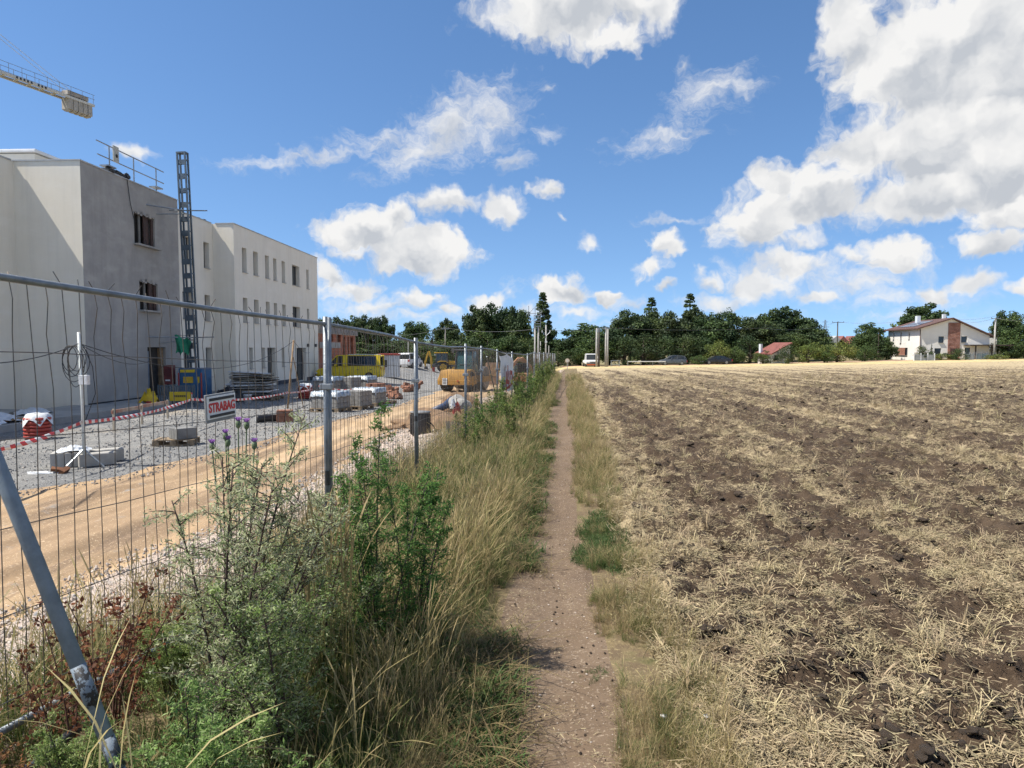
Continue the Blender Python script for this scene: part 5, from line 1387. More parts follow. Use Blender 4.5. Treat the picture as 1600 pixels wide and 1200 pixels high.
# leafy plants: stems, side twigs and many small leaves
def plant_mesh(seed, hgt, stems, spread, twig_len, twigs, leaves, leaf, lw, cols, lean=(0, 0), droop=.1, bare=.12, tip=.35, up=.6, stem_r=.006, stem_col=(.085, .055, .045)):
    g = np.random.default_rng(seed)
    SV = MB(); Vs, Cs = [], []
    for s in range(stems):
        a = g.uniform(0, 6.28); r = spread * (g.uniform(.15, 1) if stems > 1 else .1)
        tipv = np.array((r * np.cos(a) + lean[0], r * np.sin(a) + lean[1], hgt * g.uniform(.72, 1.0) * (1 - .25 * (r / max(.01, spread)) ** 2)))
        mid = tipv * np.array((.35, .35, .55)) + g.normal(0, .02, 3)
        tt = np.linspace(0, 1, 9)[:, None]
        curve = (1 - tt) ** 2 * np.array((0.02 * np.cos(a), .02 * np.sin(a), -.03)) + 2 * tt * (1 - tt) * mid + tt ** 2 * tipv
        SV.tube([tuple(q) for q in curve], [stem_r * (1 - .75 * q) for q in np.linspace(0, 1, 9)], 5)
        for w in range(twigs):
            q = bare + (1 - bare) * (w + g.random()) / twigs
            f = q * 8; i0 = min(7, int(f)); p0 = curve[i0] + (curve[i0 + 1] - curve[i0]) * (f - i0)
            aa = g.uniform(0, 6.28); tl = twig_len * (1 - (1 - tip) * q) * g.uniform(.6, 1.2)
            d = np.array((np.cos(aa), np.sin(aa), up + g.normal(0, .25))); d /= np.linalg.norm(d)
            p1 = p0 + d * tl + np.array((0, 0, -droop * tl))
            SV.tube([tuple(p0), tuple((p0 + p1) / 2 + np.array((0, 0, .04 * tl))), tuple(p1)], [stem_r * .32, stem_r * .25, stem_r * .12], 3, cap=False)
            n = int(leaves * g.uniform(.7, 1.2))
            u = g.uniform(.1, 1.05, n)[:, None]
            c = p0 + (p1 - p0) * u + g.normal(0, 1, (n, 3)) * leaf * .45
            ld = d[None, :] * .5 + g.normal(0, .75, (n, 3)); ld /= np.linalg.norm(ld, axis=1)[:, None]
            sd = np.cross(ld, g.normal(0, 1, (n, 3))); sd /= np.linalg.norm(sd, axis=1)[:, None] + 1e-6
            L = leaf * g.uniform(.5, 1.3, n)[:, None]; Wd = lw * g.uniform(.6, 1.3, n)[:, None]
            nr = np.cross(ld, sd)
            Vs.append(np.stack([c - ld * L * .5, c + sd * Wd * .5 + nr * L * .06, c + ld * L * .5 - nr * L * .1, c - sd * Wd * .5 + nr * L * .06], 1))
            k = g.integers(0, len(cols), n)
            Cs.append(np.repeat((np.asarray(cols)[k] * g.uniform(.7, 1.25, (n, 1)))[:, None, :], 4, 1))
    V = np.concatenate(Vs).reshape(-1, 3)
    i = np.arange(len(V) // 4) * 4
    lm = np_mesh('leaves', V, np.stack([i, i + 1, i + 2, i + 3], 1), m_leaf, np.concatenate(Cs).reshape(-1, 3))
    sm = SV.mesh('stem', mat('stem_' + '%02d' % int(stem_col[0] * 100), stem_col, .85, tuple(q * .7 for q in stem_col), 20), 0, True, recalc=False)
    return sm, lm
def plant(name, label, cat, loc, meshes, scale=1.0, rz=0.0, group=None):
    t = thing(name, label, cat, loc, rz, group); t.scale = (scale,) * 3
    obj('stem', meshes[0], t); obj('leaves', meshes[1], t)
    return t
WORM = [(.52, .56, .34), (.45, .51, .29), (.60, .62, .43), (.34, .43, .20)]
WGRN = [(.24, .34, .10), (.31, .41, .14), (.18, .27, .075), (.38, .45, .20)]
DARK = [(.09, .19, .048), (.13, .25, .062), (.065, .145, .04), (.18, .29, .08)]
BRN = [(.22, .10, .045), (.14, .058, .03), (.27, .13, .055), (.17, .09, .05)]
MUG = [(.13, .20, .05), (.18, .245, .07), (.095, .155, .042), (.23, .27, .085)]
w1 = plant_mesh(500, 1.46, 11, .42, .30, 36, 46, .022, .0052, WORM, lean=(.20, .06), bare=.22, stem_r=.0085)
plant('wormwood_bush', 'tall silvery grey-green wormwood bush in front of the fence', 'bush', gz((-1.17, 2.72)), w1, 1.1)
w2 = plant_mesh(501, 1.0, 8, .36, .28, 30, 56, .022, .0052, WGRN + WORM[:2], lean=(.1, .1), bare=.15, stem_r=.0075)
w3 = plant_mesh(502, .66, 10, .36, .22, 24, 56, .022, .0055, WGRN, bare=.1, stem_r=.006)
plant('wormwood_bush', 'green feathery wormwood low at the bottom edge, right of the stay', 'bush', gz((-1.02, 2.12)), w3, 1.0, 1.0)
plant('wormwood_bush', 'spreading wormwood with dark crossing stems under the tall one', 'bush', gz((-.92, 2.62)), w2, 1.0, 2.2)
plant('wormwood_bush', 'pale feathery wormwood between the tall bush and the dark green plant', 'bush', gz((-.98, 3.35)), w2, 1.02, 4.0)
plant('wormwood_bush', 'small green wormwood at the foot of the fence beside the gravel', 'bush', gz((-1.62, 3.2)), w3, .85, 3.0)
plant('wormwood_bush', 'green wormwood in the bottom corner behind the stay', 'bush', gz((-1.48, 2.28)), w3, .8, 5.0)
plant('wormwood_bush', 'low grey-green wormwood in the grass, nearest the camera', 'bush', gz((-.62, 2.05)), w3, .62, .4)
d1 = plant_mesh(510, 1.50, 6, .34, .25, 44, 36, .028, .007, DARK, bare=.10, tip=.16, up=.5, stem_r=.007, stem_col=(.06, .05, .045))
d2 = plant_mesh(511, 1.34, 5, .32, .25, 40, 36, .028, .007, DARK, bare=.12, tip=.16, up=.55, stem_r=.007, stem_col=(.06, .05, .045))
plant('tall_weed', 'dark green bushy weed with spiky upright stems beside the tall straw', 'weed', gz((-.72, 3.55)), d1)
plant('tall_weed', 'dark green forked weed, right-hand companion of the spiky one', 'weed', gz((-.54, 3.62)), d2, 1.0, 1.3)
d3 = plant_mesh(512, .9, 2, .1, .12, 26, 30, .02, .008, DARK + WGRN, bare=.2, stem_r=.006)
plant('tall_weed', 'slim green weed in front of the first fence post', 'weed', gz((-1.12, 4.35)), d3)
br_ = plant_mesh(520, .85, 5, .34, .24, 15, 13, .026, .015, BRN, bare=.15, stem_r=.006, stem_col=(.12, .055, .035))
plant('withered_dock', 'withered rust-brown dock against the pale gravel', 'weed', gz((-1.82, 3.0)), br_, 1.1)
plant('withered_dock', 'withered brown dock between the stay and the rust-brown one', 'weed', gz((-1.72, 2.62)), br_, .95, 2.6)
plant('withered_dock', 'withered brown dock low behind the stay tube', 'weed', gz((-1.68, 2.15)), br_, .62, 2.0)
plant('withered_dock', 'dark brown withered dock at the lower frame corner', 'weed', gz((-1.42, 1.9)), br_, .5, 4.0)
plant('withered_dock', 'reddish withered stalk beside the first fence post', 'weed', gz((-1.50, 6.2)), br_, .8, 1.0)
# tall pale straw grass and oat heads
def tuft(name, label, loc, parts, rz=0):
    t = obj(name, mk(name, parts, m_grass), None, loc, (0, 0, rz)); return tag(t, label, 'grass')
tuft('straw_grass', 'clump of tall golden straw stems left of the dark green weed', gz((-.86, 3.15)), [blades(46, .13, 1.02, .22, .0042, .16, YG * .9, GOLD * 1.05, 1.9, 540, curve=2.6), blades(30, .16, .55, .4, .006, .5, GRN, YG, 0, 541)])
tuft('straw_grass', 'pale oat-like grass stalks crossing the steel stay', gz((-1.02, 1.72)), [blades(16, .20, .92, .25, .0019, .30, GOLD * .9, GOLD * 1.2, 2.0, 542, curve=3.4)])
tuft('straw_grass', 'flattened yellow stems bent over at the bottom edge', gz((-.62, 2.45)), [blades(26, .16, .6, .3, .0030, .6, YG, GOLD, 1.0, 543, curve=1.8), blades(40, .2, .3, .4, .005, .8, GRN, YG, 0, 544)])
tuft('straw_grass', 'few pale dry stalks right of the dark green weed', gz((-.42, 3.1)), [blades(14, .12, .6, .3, .0028, .28, YG, GOLD * 1.1, 1.4, 545, curve=2.2)])
tuft('straw_grass', 'pale dry stalks rising between fence post and dark weed', gz((-1.02, 4.6)), [blades(24, .16, .85, .25, .004, .25, TAN, GOLD * 1.05, 2.2, 546, curve=2.6)])
# purple thistles above the wormwood
t = thing('thistle', 'purple-flowered thistle rising above the silvery wormwood', 'thistle', gz((-1.16, 2.85)))
m_thst = mat('thistle_green', (.13, .175, .095), .85, (.09, .13, .07), 20); m_purp = mat('thistle_purple', (.30, .13, .42), .8, (.22, .09, .34), 30)
bz = h(-1.16, 2.85)
for k, (px, py) in enumerate(((372, 657), (385, 659), (352, 676), (397, 690), (331, 692), (356, 686))):
    q = at(px, py, 2.85 + .05 * (k % 3)) - Vector((-1.16, 2.85, bz))
    MB().tube([(.02 * k, 0, .35), (q.x * .6, q.y * .5, q.z * .66), (q.x, q.y, q.z - .03)], .0028, 5).build('stem', m_thst, t)
    hd = MB().lathe([(.003, -.034), (.010, -.026), (.0115, -.012), (.008, 0)], (q.x, q.y, q.z), 10).build('bud', m_thst, t, smooth=True)
    fl = MB()
    for j in range(16):
        a_ = j * 2.4; r_ = .003 + .0007 * j
        fl.tube([(q.x + r_ * .4 * math.cos(a_), q.y + r_ * .4 * math.sin(a_), q.z - .003), (q.x + r_ * math.cos(a_) * 1.3, q.y + r_ * math.sin(a_) * 1.3, q.z + .014)], .0018, 3)
    fl.build('flower', m_purp, t)
# weeds along the fence further off
g = np.random.default_rng(600)
mug = [plant_mesh(600 + k, 1.0 + .12 * k, 4, .26, .22, 18, 17, .05, .017, MUG, bare=.12, stem_r=.006) for k in range(3)]
dk = [plant_mesh(610 + k, 1.0, 3, .2, .2, 18, 17, .05, .016, DARK + MUG, bare=.1, stem_r=.006) for k in range(2)]
PX = [(585, 10.2, .55, 0, 'low leafy green weed behind the second fence panel'), (612, 9.9, .5, 3, 'low dark leafy weed on the gravel behind the second panel'), (742, 11.2, .62, 1, 'leafy green weed right of the third fence post'), (760, 13.2, .95, 4, 'dark leafy weed at the foot of the fourth panel'),
      (775, 15.4, 1.0, 3, 'tall dark green weed below the banner'), (792, 15.0, .95, 0, 'bushy green weed between the banner and the path'), (806, 17.2, 1.0, 1, 'bushy yellow-green weed right of the banner'), (770, 17.5, .9, 2, 'upright weed in front of the fifth panel'),
      (822, 19.5, 1.15, 3, 'tall dark weed clump before the orange digger arm'), (815, 22.5, 1.2, 2, 'tall leafy weed behind the dark clump'), (838, 23.5, 1.25, 0, 'tall leafy weed at the path bend'), (830, 27, 1.35, 4, 'dark weed half way along the far fence'), (846, 28.5, 1.35, 1, 'broad green weed nearest the path at mid distance'),
      (842, 33, 1.45, 3, 'dark tall weed beneath the twin poles'), (853, 36, 1.5, 0, 'bright weed below the lattice mast'), (850, 42, 1.6, 2, 'weed clump near the end of the fence'), (858, 46, 1.6, 4, 'last dark weed clump by the far fence end'), (862, 40, 1.3, 1, 'last green weed clump by the path')]
PX += [(722, 12.2, .75, 2, 'green weed in the grass left of the leafy one'), (800, 12.6, .8, 1, 'yellow-green weed in the middle of the verge'), (748, 14.3, .9, 0, 'leafy weed between the third and fourth posts'), (818, 15.2, .85, 2, 'green weed close to the path at the first bend'),
       (785, 19.0, 1.05, 1, 'leafy weed right under the banner edge'), (828, 21.0, 1.0, 0, 'green weed between path and dark clump'), (808, 24.5, 1.2, 3, 'dark weed behind the banner'), (846, 24.8, 1.0, 2, 'pale green weed hugging the path'), (835, 31, 1.3, 0, 'broad weed in front of the mast'), (857, 33, 1.2, 1, 'yellow-green weed by the narrow path')]
for k, (px, d_, sc__, mi_, lb) in enumerate(PX):
    plant('verge_weed', lb, 'weed', gz(((px - 800) / 1067 * d_, d_)), (mug + dk)[mi_], sc__ * 1.12, k * 1.7, 'weeds along the far fence')
# white bindweed flowers by the field edge and a few pebbles and twigs on the path
for k, (px, py) in enumerate(((1037, 1141), (1104, 1140))):
    q = at(px, py, 3.0); q.z = h(q.x, 3.0) + .05
    t = thing('bindweed_flower', ('white bindweed flower on the margin grass', 'white bindweed flower at the soil edge')[k], 'flower', q)
    MB().lathe([(.002, -.02), (.004, -.008), (.013, .004), (.016, .006)], (0, 0, .01), 12).build('petals', mat('petal_white', (.80, .79, .78), .6), t, smooth=True)
    MB().tube([(0, 0, -.05), (0, 0, -.01)], .0015, 4).build('stem', m_thst, t)
n = 1000
y = np.exp(g.uniform(np.log(1.7), np.log(14), n)); x = path_l(y) + (path_r(y) - path_l(y)) * g.random(n)
scatter('path_crumbs', [stn[4], cl[0], sp[9], sp[10]], np.stack([x, y, H(x, y) + .004], 1), np.stack([g.normal(0, .1, n), g.normal(0, .1, n), g.uniform(0, 6.28, n)], 1), np.where(g.random(n) < .8, .0032, .0075), np.where(g.random(n) < .5, 0, 1), 'earth crumbs and grit on the trodden path', 'grit')
n = 150
y = np.exp(g.uniform(np.log(1.7), np.log(10), n)); x = path_l(y) + (path_r(y) - path_l(y)) * (g.random(n) ** .5 * np.where(g.random(n) < .5, 1, 0) + (1 - g.random(n) ** .5) * .5)
scatter('path_litter', [sp[9], sp[10], sp[11]], np.stack([x, y, H(x, y) + .002], 1), np.stack([g.normal(0, .05, n), g.normal(0, .05, n), g.uniform(0, 6.28, n)], 1), .35 + .5 * g.random(n), g.integers(0, 3, n), 'bits of straw on the trodden path', 'straw')

# ------------------------------------------------------------------ trees
m_tree = leaf_mat('tree_leaves', .22, .10, .65)
m_bark = mat('bark', (.085, .068, .052), .95, (.055, .044, .034), 6, bump=.5)
def tree_meshes(seed, shape, cols, clumps=46, per=120, leaf=.34, hgt=10.0, wid=7.0, low=.12):
    """trunk with limbs, and a crown of leaf clumps with gaps; unit sizes in metres"""
    g = np.random.default_rng(seed)
    C = []
    while len(C) < clumps:
        p = g.uniform(-1, 1, 3)
        if shape == 'round':
            if np.linalg.norm(p) > 1 or np.linalg.norm(p) < .30: continue
            q = np.array((p[0] * wid / 2, p[1] * wid / 2, hgt * (low + (1 - low) * (.5 + .5 * p[2]))))
            rc = wid * g.uniform(.11, .20)
        elif shape == 'poplar':
            z = g.random(); r = (1 - z) ** .55 * min(1, .45 + z * 3)
            a = g.uniform(0, 6.28); q = np.array((r * wid / 2 * .8 * math.cos(a), r * wid / 2 * .8 * math.sin(a), hgt * (low + (1 - low) * z))); rc = wid * g.uniform(.09, .18) * (1 - .4 * z)
        elif shape == 'cone':
            z = g.random() ** 1.4; r = (1 - z)
            a = g.uniform(0, 6.28); q = np.array((r * wid / 2 * math.cos(a) * g.uniform(.5, 1), r * wid / 2 * math.sin(a) * g.uniform(.5, 1), hgt * (low + (1 - low) * z))); rc = wid * .13 * (1.15 - z)
        else:   # ragged: several domes
            a = g.uniform(0, 6.28); k = g.integers(0, 4)
            cx, cz = (-.28, .05, .30, .0)[k] * wid, (.62, .78, .66, .42)[k] * hgt
            if np.linalg.norm(p) > 1: continue
            q = np.array((cx + p[0] * wid * .24, p[1] * wid * .32, cz + p[2] * hgt * .20)); rc = wid * g.uniform(.08, .15)
        C.append((q, rc))
    Vs, Cs = [], []
    for (q, rc) in C:
        n = int(per * g.uniform(.6, 1.3))
        d = g.normal(0, 1, (n, 3)); d /= np.linalg.norm(d, axis=1)[:, None]
        c = q + d * rc * g.uniform(.55, 1.12, n)[:, None] * np.array((1, 1, .78))
        nrm = d + g.normal(0, .6, (n, 3)); nrm /= np.linalg.norm(nrm, axis=1)[:, None]
        a = np.cross(nrm, g.normal(0, 1, (n, 3))); a /= np.linalg.norm(a, axis=1)[:, None] + 1e-6
        b = np.cross(nrm, a); L = leaf * g.uniform(.5, 1.25, n)[:, None]
        Vs.append(np.stack([c - a * L * .5, c + b * L * .32, c + a * L * .5, c - b * L * .32], 1))
        base = np.asarray(cols)[g.integers(0, len(cols))] * g.uniform(.8, 1.25)
        Cs.append(np.repeat((base * g.uniform(.7, 1.3, (n, 1)))[:, None, :], 4, 1))
    V = np.concatenate(Vs).reshape(-1, 3); V[:, 2] = np.maximum(V[:, 2], .05); i = np.arange(len(V) // 4) * 4
    crown = np_mesh('crown', V, np.stack([i, i + 1, i + 2, i + 3], 1), m_tree, np.concatenate(Cs).reshape(-1, 3))
    T = MB()
    top = hgt * (.8 if shape in ('round', 'ragged') else .95)
    T.tube([(0, 0, -.3), (.05, .03, hgt * .25), (-.05, .06, hgt * .5), (0, 0, top)], [wid * .035 + .05, wid * .028 + .04, wid * .018 + .03, .03], 8)
    for (q, rc) in C[:18]:
        z0 = max(.15 * hgt, q[2] * .62)
        T.tube([(0, 0, z0), tuple((np.array((0, 0, z0)) + q) / 2 + np.array((0, 0, .05 * hgt))), tuple(q)], [.05 + wid * .008, .04, .02], 5)
    return T.mesh('trunk', m_bark, 0, True, recalc=False), crown
DK = [np.array(c) for c in ((.047, .076, .027), (.038, .063, .025), (.062, .092, .031), (.032, .054, .022), (.080, .115, .036))]
MD = [np.array(c) for c in ((.055, .088, .026), (.070, .105, .030), (.046, .074, .024), (.090, .125, .036))]
LT = [np.array(c) for c in ((.12, .155, .036), (.15, .185, .045), (.095, .13, .033), (.19, .205, .055))]
TT = {
    'dark_a': tree_meshes(700, 'round', DK, 95, 110, .5, 10, 8, .12), 'dark_b': tree_meshes(701, 'ragged', DK, 95, 110, .48, 10, 8.5), 'dark_c': tree_meshes(702, 'round', DK + MD[:1], 85, 110, .48, 10, 7, .02),
    'mid_a': tree_meshes(703, 'round', MD, 80, 110, .42, 10, 8, .0), 'mid_b': tree_meshes(704, 'ragged', MD + DK[:2], 85, 100, .42, 10, 8.5), 'light': tree_meshes(705, 'round', LT, 46, 110, .34, 10, 9, .0),
    'poplar': tree_meshes(706, 'poplar', DK, 190, 60, .36, 14, 3.6, .02), 'spire': tree_meshes(707, 'poplar', DK + MD[:1], 170, 40, .30, 14, 3.2, .02), 'cone': tree_meshes(708, 'cone', MD[:1] + DK[:2], 60, 80, .26, 10, 5, .02),
    'airy': tree_meshes(709, 'ragged', MD[:1] + DK[:1], 34, 70, .36, 10, 8),
    'bush': tree_meshes(710, 'round', MD, 34, 110, .26, 5, 5.5, .0), 'bush_d': tree_meshes(711, 'round', DK + MD[:1], 34, 110, .26, 5, 5.5, .0), 'bush_l': tree_meshes(712, 'round', LT, 34, 110, .26, 5, 5.5, .0),
}
BASE_H = {k: (14 if k in ('poplar', 'spire') else 5 if k.startswith('bush') else 10) for k in TT}
BASE_W = {'dark_a': 8, 'dark_b': 8.5, 'dark_c': 7, 'mid_a': 8, 'mid_b': 8.5, 'light': 9, 'poplar': 3.6, 'spire': 3.2, 'cone': 5, 'airy': 8, 'bush': 5.5, 'bush_d': 5.5, 'bush_l': 5.5}
def tree(px, ytop, wpx, d, kind, label, group=None, name=None, ybase=None):
    x = (px - 800) / 1067 * d
    z0 = h(x, min(d, 118)) - (max(0, d - 130) * .004 if d > 130 else 0) - .05
    if ybase is not None: z0 = EYE - (ybase - 545) / 1067 * d
    hh = EYE + (545 - ytop) / 1067 * d - z0; w = wpx / 1067 * d * 1.22
    nm = name or ('bush' if kind.startswith('bush') else 'poplar_tree' if kind in ('poplar', 'spire') else 'conifer_tree' if kind == 'cone' else 'tree')
    t = thing(nm, label, 'bush' if nm == 'bush' else 'tree', (x, d, z0), (px * 1.37) % 6.28, group)
    obj('trunk', TT[kind][0], t); obj('crown', TT[kind][1], t)
    t.scale = (w / BASE_W[kind], w / BASE_W[kind], hh / BASE_H[kind])
G1, G2, G3 = 'trees behind the building site', 'trees of the dark copse beyond the field', 'trees and bushes around the houses'
for a in [
    (506, 498, 36, 150, 'dark_c', 'dark tree just right of the slit-window building'), (530, 496, 34, 152, 'dark_a', 'dark tree above the brick shell, second from the cream building'), (554, 495, 34, 150, 'dark_c', 'dark round tree above the middle of the brick shell'),
    (577, 494, 34, 150, 'dark_a', 'dark tree above the right end of the brick shell'), (598, 492, 30, 148, 'dark_b', 'dark ragged tree right of the brick shell'), (624, 510, 34, 146, 'airy', 'thin airy tree between the brick shell and pole'), (650, 501, 46, 140, 'mid_b', 'ragged tree above the white van'),
    (676, 504, 36, 142, 'airy', 'thin tree left of the timber power pole'), (697, 497, 30, 135, 'dark_b', 'dark tree behind the timber power pole'), (712, 516, 34, 130, 'dark_c', 'low dark tree left of the big spreading trees'),
    (746, 477, 52, 122, 'dark_b', 'big dark spreading tree, left one of the tall trio'), (778, 476, 48, 124, 'dark_a', 'big dark tree in the middle of the tall trio'), (806, 479, 44, 121, 'dark_b', 'big dark ragged tree nearest the lattice mast'),
    (655, 531, 50, 106, 'mid_a', 'mid green tree behind the white van'), (690, 533, 50, 104, 'mid_a', 'mid green tree behind the backhoe'), (727, 527, 48, 106, 'dark_c', 'dark green tree behind the roller cab'), (762, 519, 60, 103, 'mid_a', 'leafy mid green tree above the banner'),
    (800, 523, 52, 101, 'mid_b', 'leafy green tree behind the digger arm'), (826, 530, 40, 100, 'mid_a', 'leafy green tree at the foot of the lattice mast'), (573, 536, 60, 128, 'dark_c', 'low dark tree behind the yellow van'), (617, 533, 55, 120, 'dark_c', 'low dark tree behind the red and white cabin'),
    (848, 458, 32, 128, 'poplar', 'tall dark poplar beside the lattice mast'), (826, 488, 14, 130, 'spire', 'slim poplar left of the tall poplar'), (853, 506, 34, 126, 'dark_c', 'dark tree at the foot of the tall poplar')]:
    tree(*a, group=G1)
for a in [
    (872, 545, 26, 118, 'bush_d', 'dark bush below the hill gap'), (890, 548, 30, 116, 'bush_d', 'dark bush behind the round road sign'), (906, 507, 58, 118, 'dark_c', 'dark rounded tree left of the twin poles'), (925, 516, 50, 112, 'mid_a', 'mid green tree behind the white lorry'), (952, 511, 40, 117, 'dark_a', 'dark tree between the twin poles'),
    (985, 487, 58, 124, 'dark_a', 'dark round tree at the left end of the copse'), (1017, 466, 32, 138, 'spire', 'tall thin poplar spire, left one of two in the copse'), (1012, 484, 40, 130, 'dark_c', 'dark tree below the left poplar spire'), (1045, 489, 54, 123, 'dark_a', 'dark tree between the two poplar spires'),
    (1077, 460, 34, 138, 'spire', 'tallest thin poplar spire in the copse'), (1082, 480, 50, 130, 'dark_b', 'dark ragged tree below the tallest spire'), (1118, 474, 48, 128, 'airy', 'leaning airy tree right of the tallest spire'), (1110, 492, 54, 124, 'dark_a', 'dark tree above the black car'), (1150, 492, 56, 126, 'dark_c', 'dark tree in the right half of the copse'),
    (1182, 500, 46, 124, 'dark_a', 'dark tree at the right end of the copse'), (976, 528, 44, 114, 'bush_d', 'dark bush under the left end of the copse'), (1005, 526, 48, 116, 'bush_d', 'dark bush behind the white barrier'), (1036, 528, 48, 117, 'bush_d', 'dark bush above the grey car'), (1068, 526, 48, 118, 'bush_d', 'dark bush between the two parked cars'), (1095, 530, 44, 119, 'bush_d', 'dark bush behind the light green one'),
    (1120, 531, 34, 116, 'bush_l', 'light green bush behind the black car'), (1092, 555, 24, 112, 'bush', 'low green bush left of the black car'), (1147, 543, 34, 116, 'bush', 'green bush right of the light green one'), (1172, 528, 44, 119, 'bush_d', 'dark bush left of the hut chimney')]:
    tree(*a, group=G2)
for a in [
    (1226, 478, 66, 140, 'dark_b', 'broad dark tree behind the red-roofed hut'), (1205, 503, 40, 132, 'dark_c', 'dark tree left of the broad one behind the hut'), (1262, 506, 50, 134, 'dark_a', 'dark tree right of the broad one behind the hut'), (1236, 520, 60, 128, 'mid_b', 'green tree close behind the hut roof'), (1284, 530, 40, 130, 'dark_c', 'dark tree between the hut and the far pole'),
    (1192, 549, 30, 113, 'bush', 'bush at the left side of the hut'), (1232, 541, 26, 110.5, 'bush_d', 'dark creeper bush over the hut wall'), (1263, 534, 34, 114, 'bush_l', 'light bush right of the hut'), (1308, 532, 44, 114, 'bush_l', 'broad yellow-green bush in the gap before the white house'), (1288, 543, 30, 113, 'bush', 'green bush between the two light ones'),
    (1345, 514, 44, 130, 'mid_a', 'green tree left of the white house'), (1362, 506, 40, 136, 'dark_c', 'dark tree behind the conifer'), (1372, 511, 24, 124, 'cone', 'grey-green conifer beside the white house'), (1351, 540, 26, 120, 'bush', 'bush in front of the green tree by the white house'), (1385, 530, 24, 128, 'dark_c', 'dark tree against the white house wall'),
    (1440, 474, 74, 156, 'dark_b', 'spreading tree rising behind the white house roof'), (1571, 484, 40, 132, 'mid_b', 'leafy tree right of the far concrete pole'), (1592, 498, 50, 128, 'mid_a', 'bright tree at the edge behind the carport'), (1612, 478, 40, 136, 'airy', 'sparse tree at the frame edge'), (1578, 532, 50, 120, 'bush', 'broad hedge bush right of the carport'), (1608, 535, 50, 118, 'bush_d', 'dark hedge bush at the frame edge'),
    (1441, 542, 22, 117.5, 'bush_d', 'clipped round shrub in front of the white house corner'), (1455, 537, 8, 117.8, 'cone', 'small pointed conifer in the front garden'), (1494, 546, 27, 117, 'bush_d', 'large clipped round shrub below the brick strip'), (1557, 553, 26, 116, 'bush_l', 'low yellow-green shrub under the concrete pole'), (1470, 552, 34, 118, 'bush_l', 'low clipped hedge along the garden fence')]:
    tree(*a, group=G3)

# ------------------------------------------------------------------ poles and wires
m_pole = mat('pole_concrete', (.40, .39, .365), .9, (.31, .30, .285), 4)
def pole(px, ytop, d, label, r=.15, m=m_pole, arms=(), name='utility_pole', ybase=None):
    x = (px - 800) / 1067 * d; z0 = h(x, min(118, d)) - .02; top = EYE + (545 - ytop) / 1067 * d - z0
    t = thing(name, label, 'pole', (x, d, z0))
    MB().tube([(0, 0, -.3), (0, 0, top)], r, 10, r * .68).build('post', m, t, smooth=True)
    for (z, w) in arms:
        MB().box((0, -.12, top - z), (w, .10, .10)).build('cross_arm', m_galv, t)
        for s in (-.46, 0, .46): MB().lathe([(.03, 0), (.06, .05), (.03, .1), (.05, .15), (.02, .2)], (s * w, -.12, top - z + .05), 8).build('insulator', m_frame, t)
    return t, Vector((x, d, z0 + top))
_, t933 = pole(932, 513, 98, 'first post of the twin concrete poles beside the white lorry', .17)
_, t935 = pole(935.6, 513, 99, 'dark second post of the pole pair beside the white lorry', .16, mat('tarred_pole', (.075, .065, .058), .9))
_, t947 = pole(946.5, 512, 100, 'pale concrete pole right of the white lorry', .18, arms=((.15, 1.2),))
_, t950 = pole(949.5, 514, 101, 'second concrete post touching the pale pole', .13)
_, t853 = pole(853, 508, 110, 'concrete pole with Y-shaped arms below the tall poplar', .16)
yt = t853
t = thing('pole_arm', 'Y-shaped steel arm on the pole below the tall poplar', 'pole arm', (t853.x, t853.y - .2, t853.z))
for s in (-1, 1):
    MB().tube([(0, 0, -1.75), (s * .62, 0, -1.15)], .05, 6).build('strut', m_galv, t); MB().tube([(s * .62, 0, -1.2), (s * .62, 0, -.85)], .06, 6).build('insulator', m_film, t)
MB().box((0, -.05, -2.7), (.35, .3, .3)).build('lamp_box', m_film, t)
_, t1307 = pole(1307.5, 503, 135, 'slim dark timber pole in the gap left of the white house', .15, mat('timber_pole_dark', (.10, .085, .072), .9), arms=((.12, 2.4),))
_, t1553 = pole(1553, 497, 117, 'concrete pole with dark cap beside the carport', .17, arms=((.1, 1.6),))
_, t695 = pole(696, 512, 110, 'grey timber power pole behind the backhoe', .14, mat('timber_pole_grey', (.22, .20, .18), .9), arms=((.2, 1.3),))
pole(844.5, 533, 100, 'short lamp pole right of the lattice mast', .07)
pole(857.5, 540, 104, 'shortest lamp pole below the tall poplar', .07)
pole(638, 531, 95, 'thin grey lamp pole behind the white van', .06)
# lattice mast: two concrete posts with steel racks and antenna frames
x = (838 - 800) / 1067 * 92.; z0 = h(x, 92)
t = thing('lattice_mast', 'twin concrete mast with steel racks and wire frames on top', 'mast', (x, 92, z0))
def zz(py): return EYE + (545 - py) / 1067 * 92 - z0
for s in (-.20, .28): MB().tube([(s, 0, -.3), (s * .9, 0, zz(509))], .13, 9, .11).build('post', m_pole, t, smooth=True)
for py in (510, 506, 502, 498): MB().box((.12, -.14, zz(py)), (.95, .14, .08)).build('rack_bar', m_galv, t)
for s in (-.32, .55): MB().box((s, -.14, zz(503)), (.07, .07, zz(492) - zz(512))).build('rack_post', m_galv, t)
for (a_, b_) in (((830, 507), (826, 494)), ((826, 494), (826, 478)), ((826, 490), (838, 490)), ((828, 488), (835, 481)), ((836, 500), (836, 479)), ((841, 491), (847, 487)), ((847, 487), (839, 480)), ((840, 498), (846, 488)), ((833, 500), (828, 504)), ((834, 493), (844, 493))):
    f_ = lambda q: ((q[0] - 838) / 1067 * 92, -.1, zz(q[1]))
    MB().tube([f_(a_), f_(b_)], .04, 5).build('frame_bar', m_galv, t)
MB().box((.15, -.25, zz(556)), (.22, .2, .7)).build('meter_box', m_film, t)
def line(a_, b_, sag, lb, r=.022):
    tag(MB().tube(sagline(a_, b_, sag, 18), r, 4).build('power_line', mat('line_wire', (.16, .16, .165), .5)), lb, 'wire')
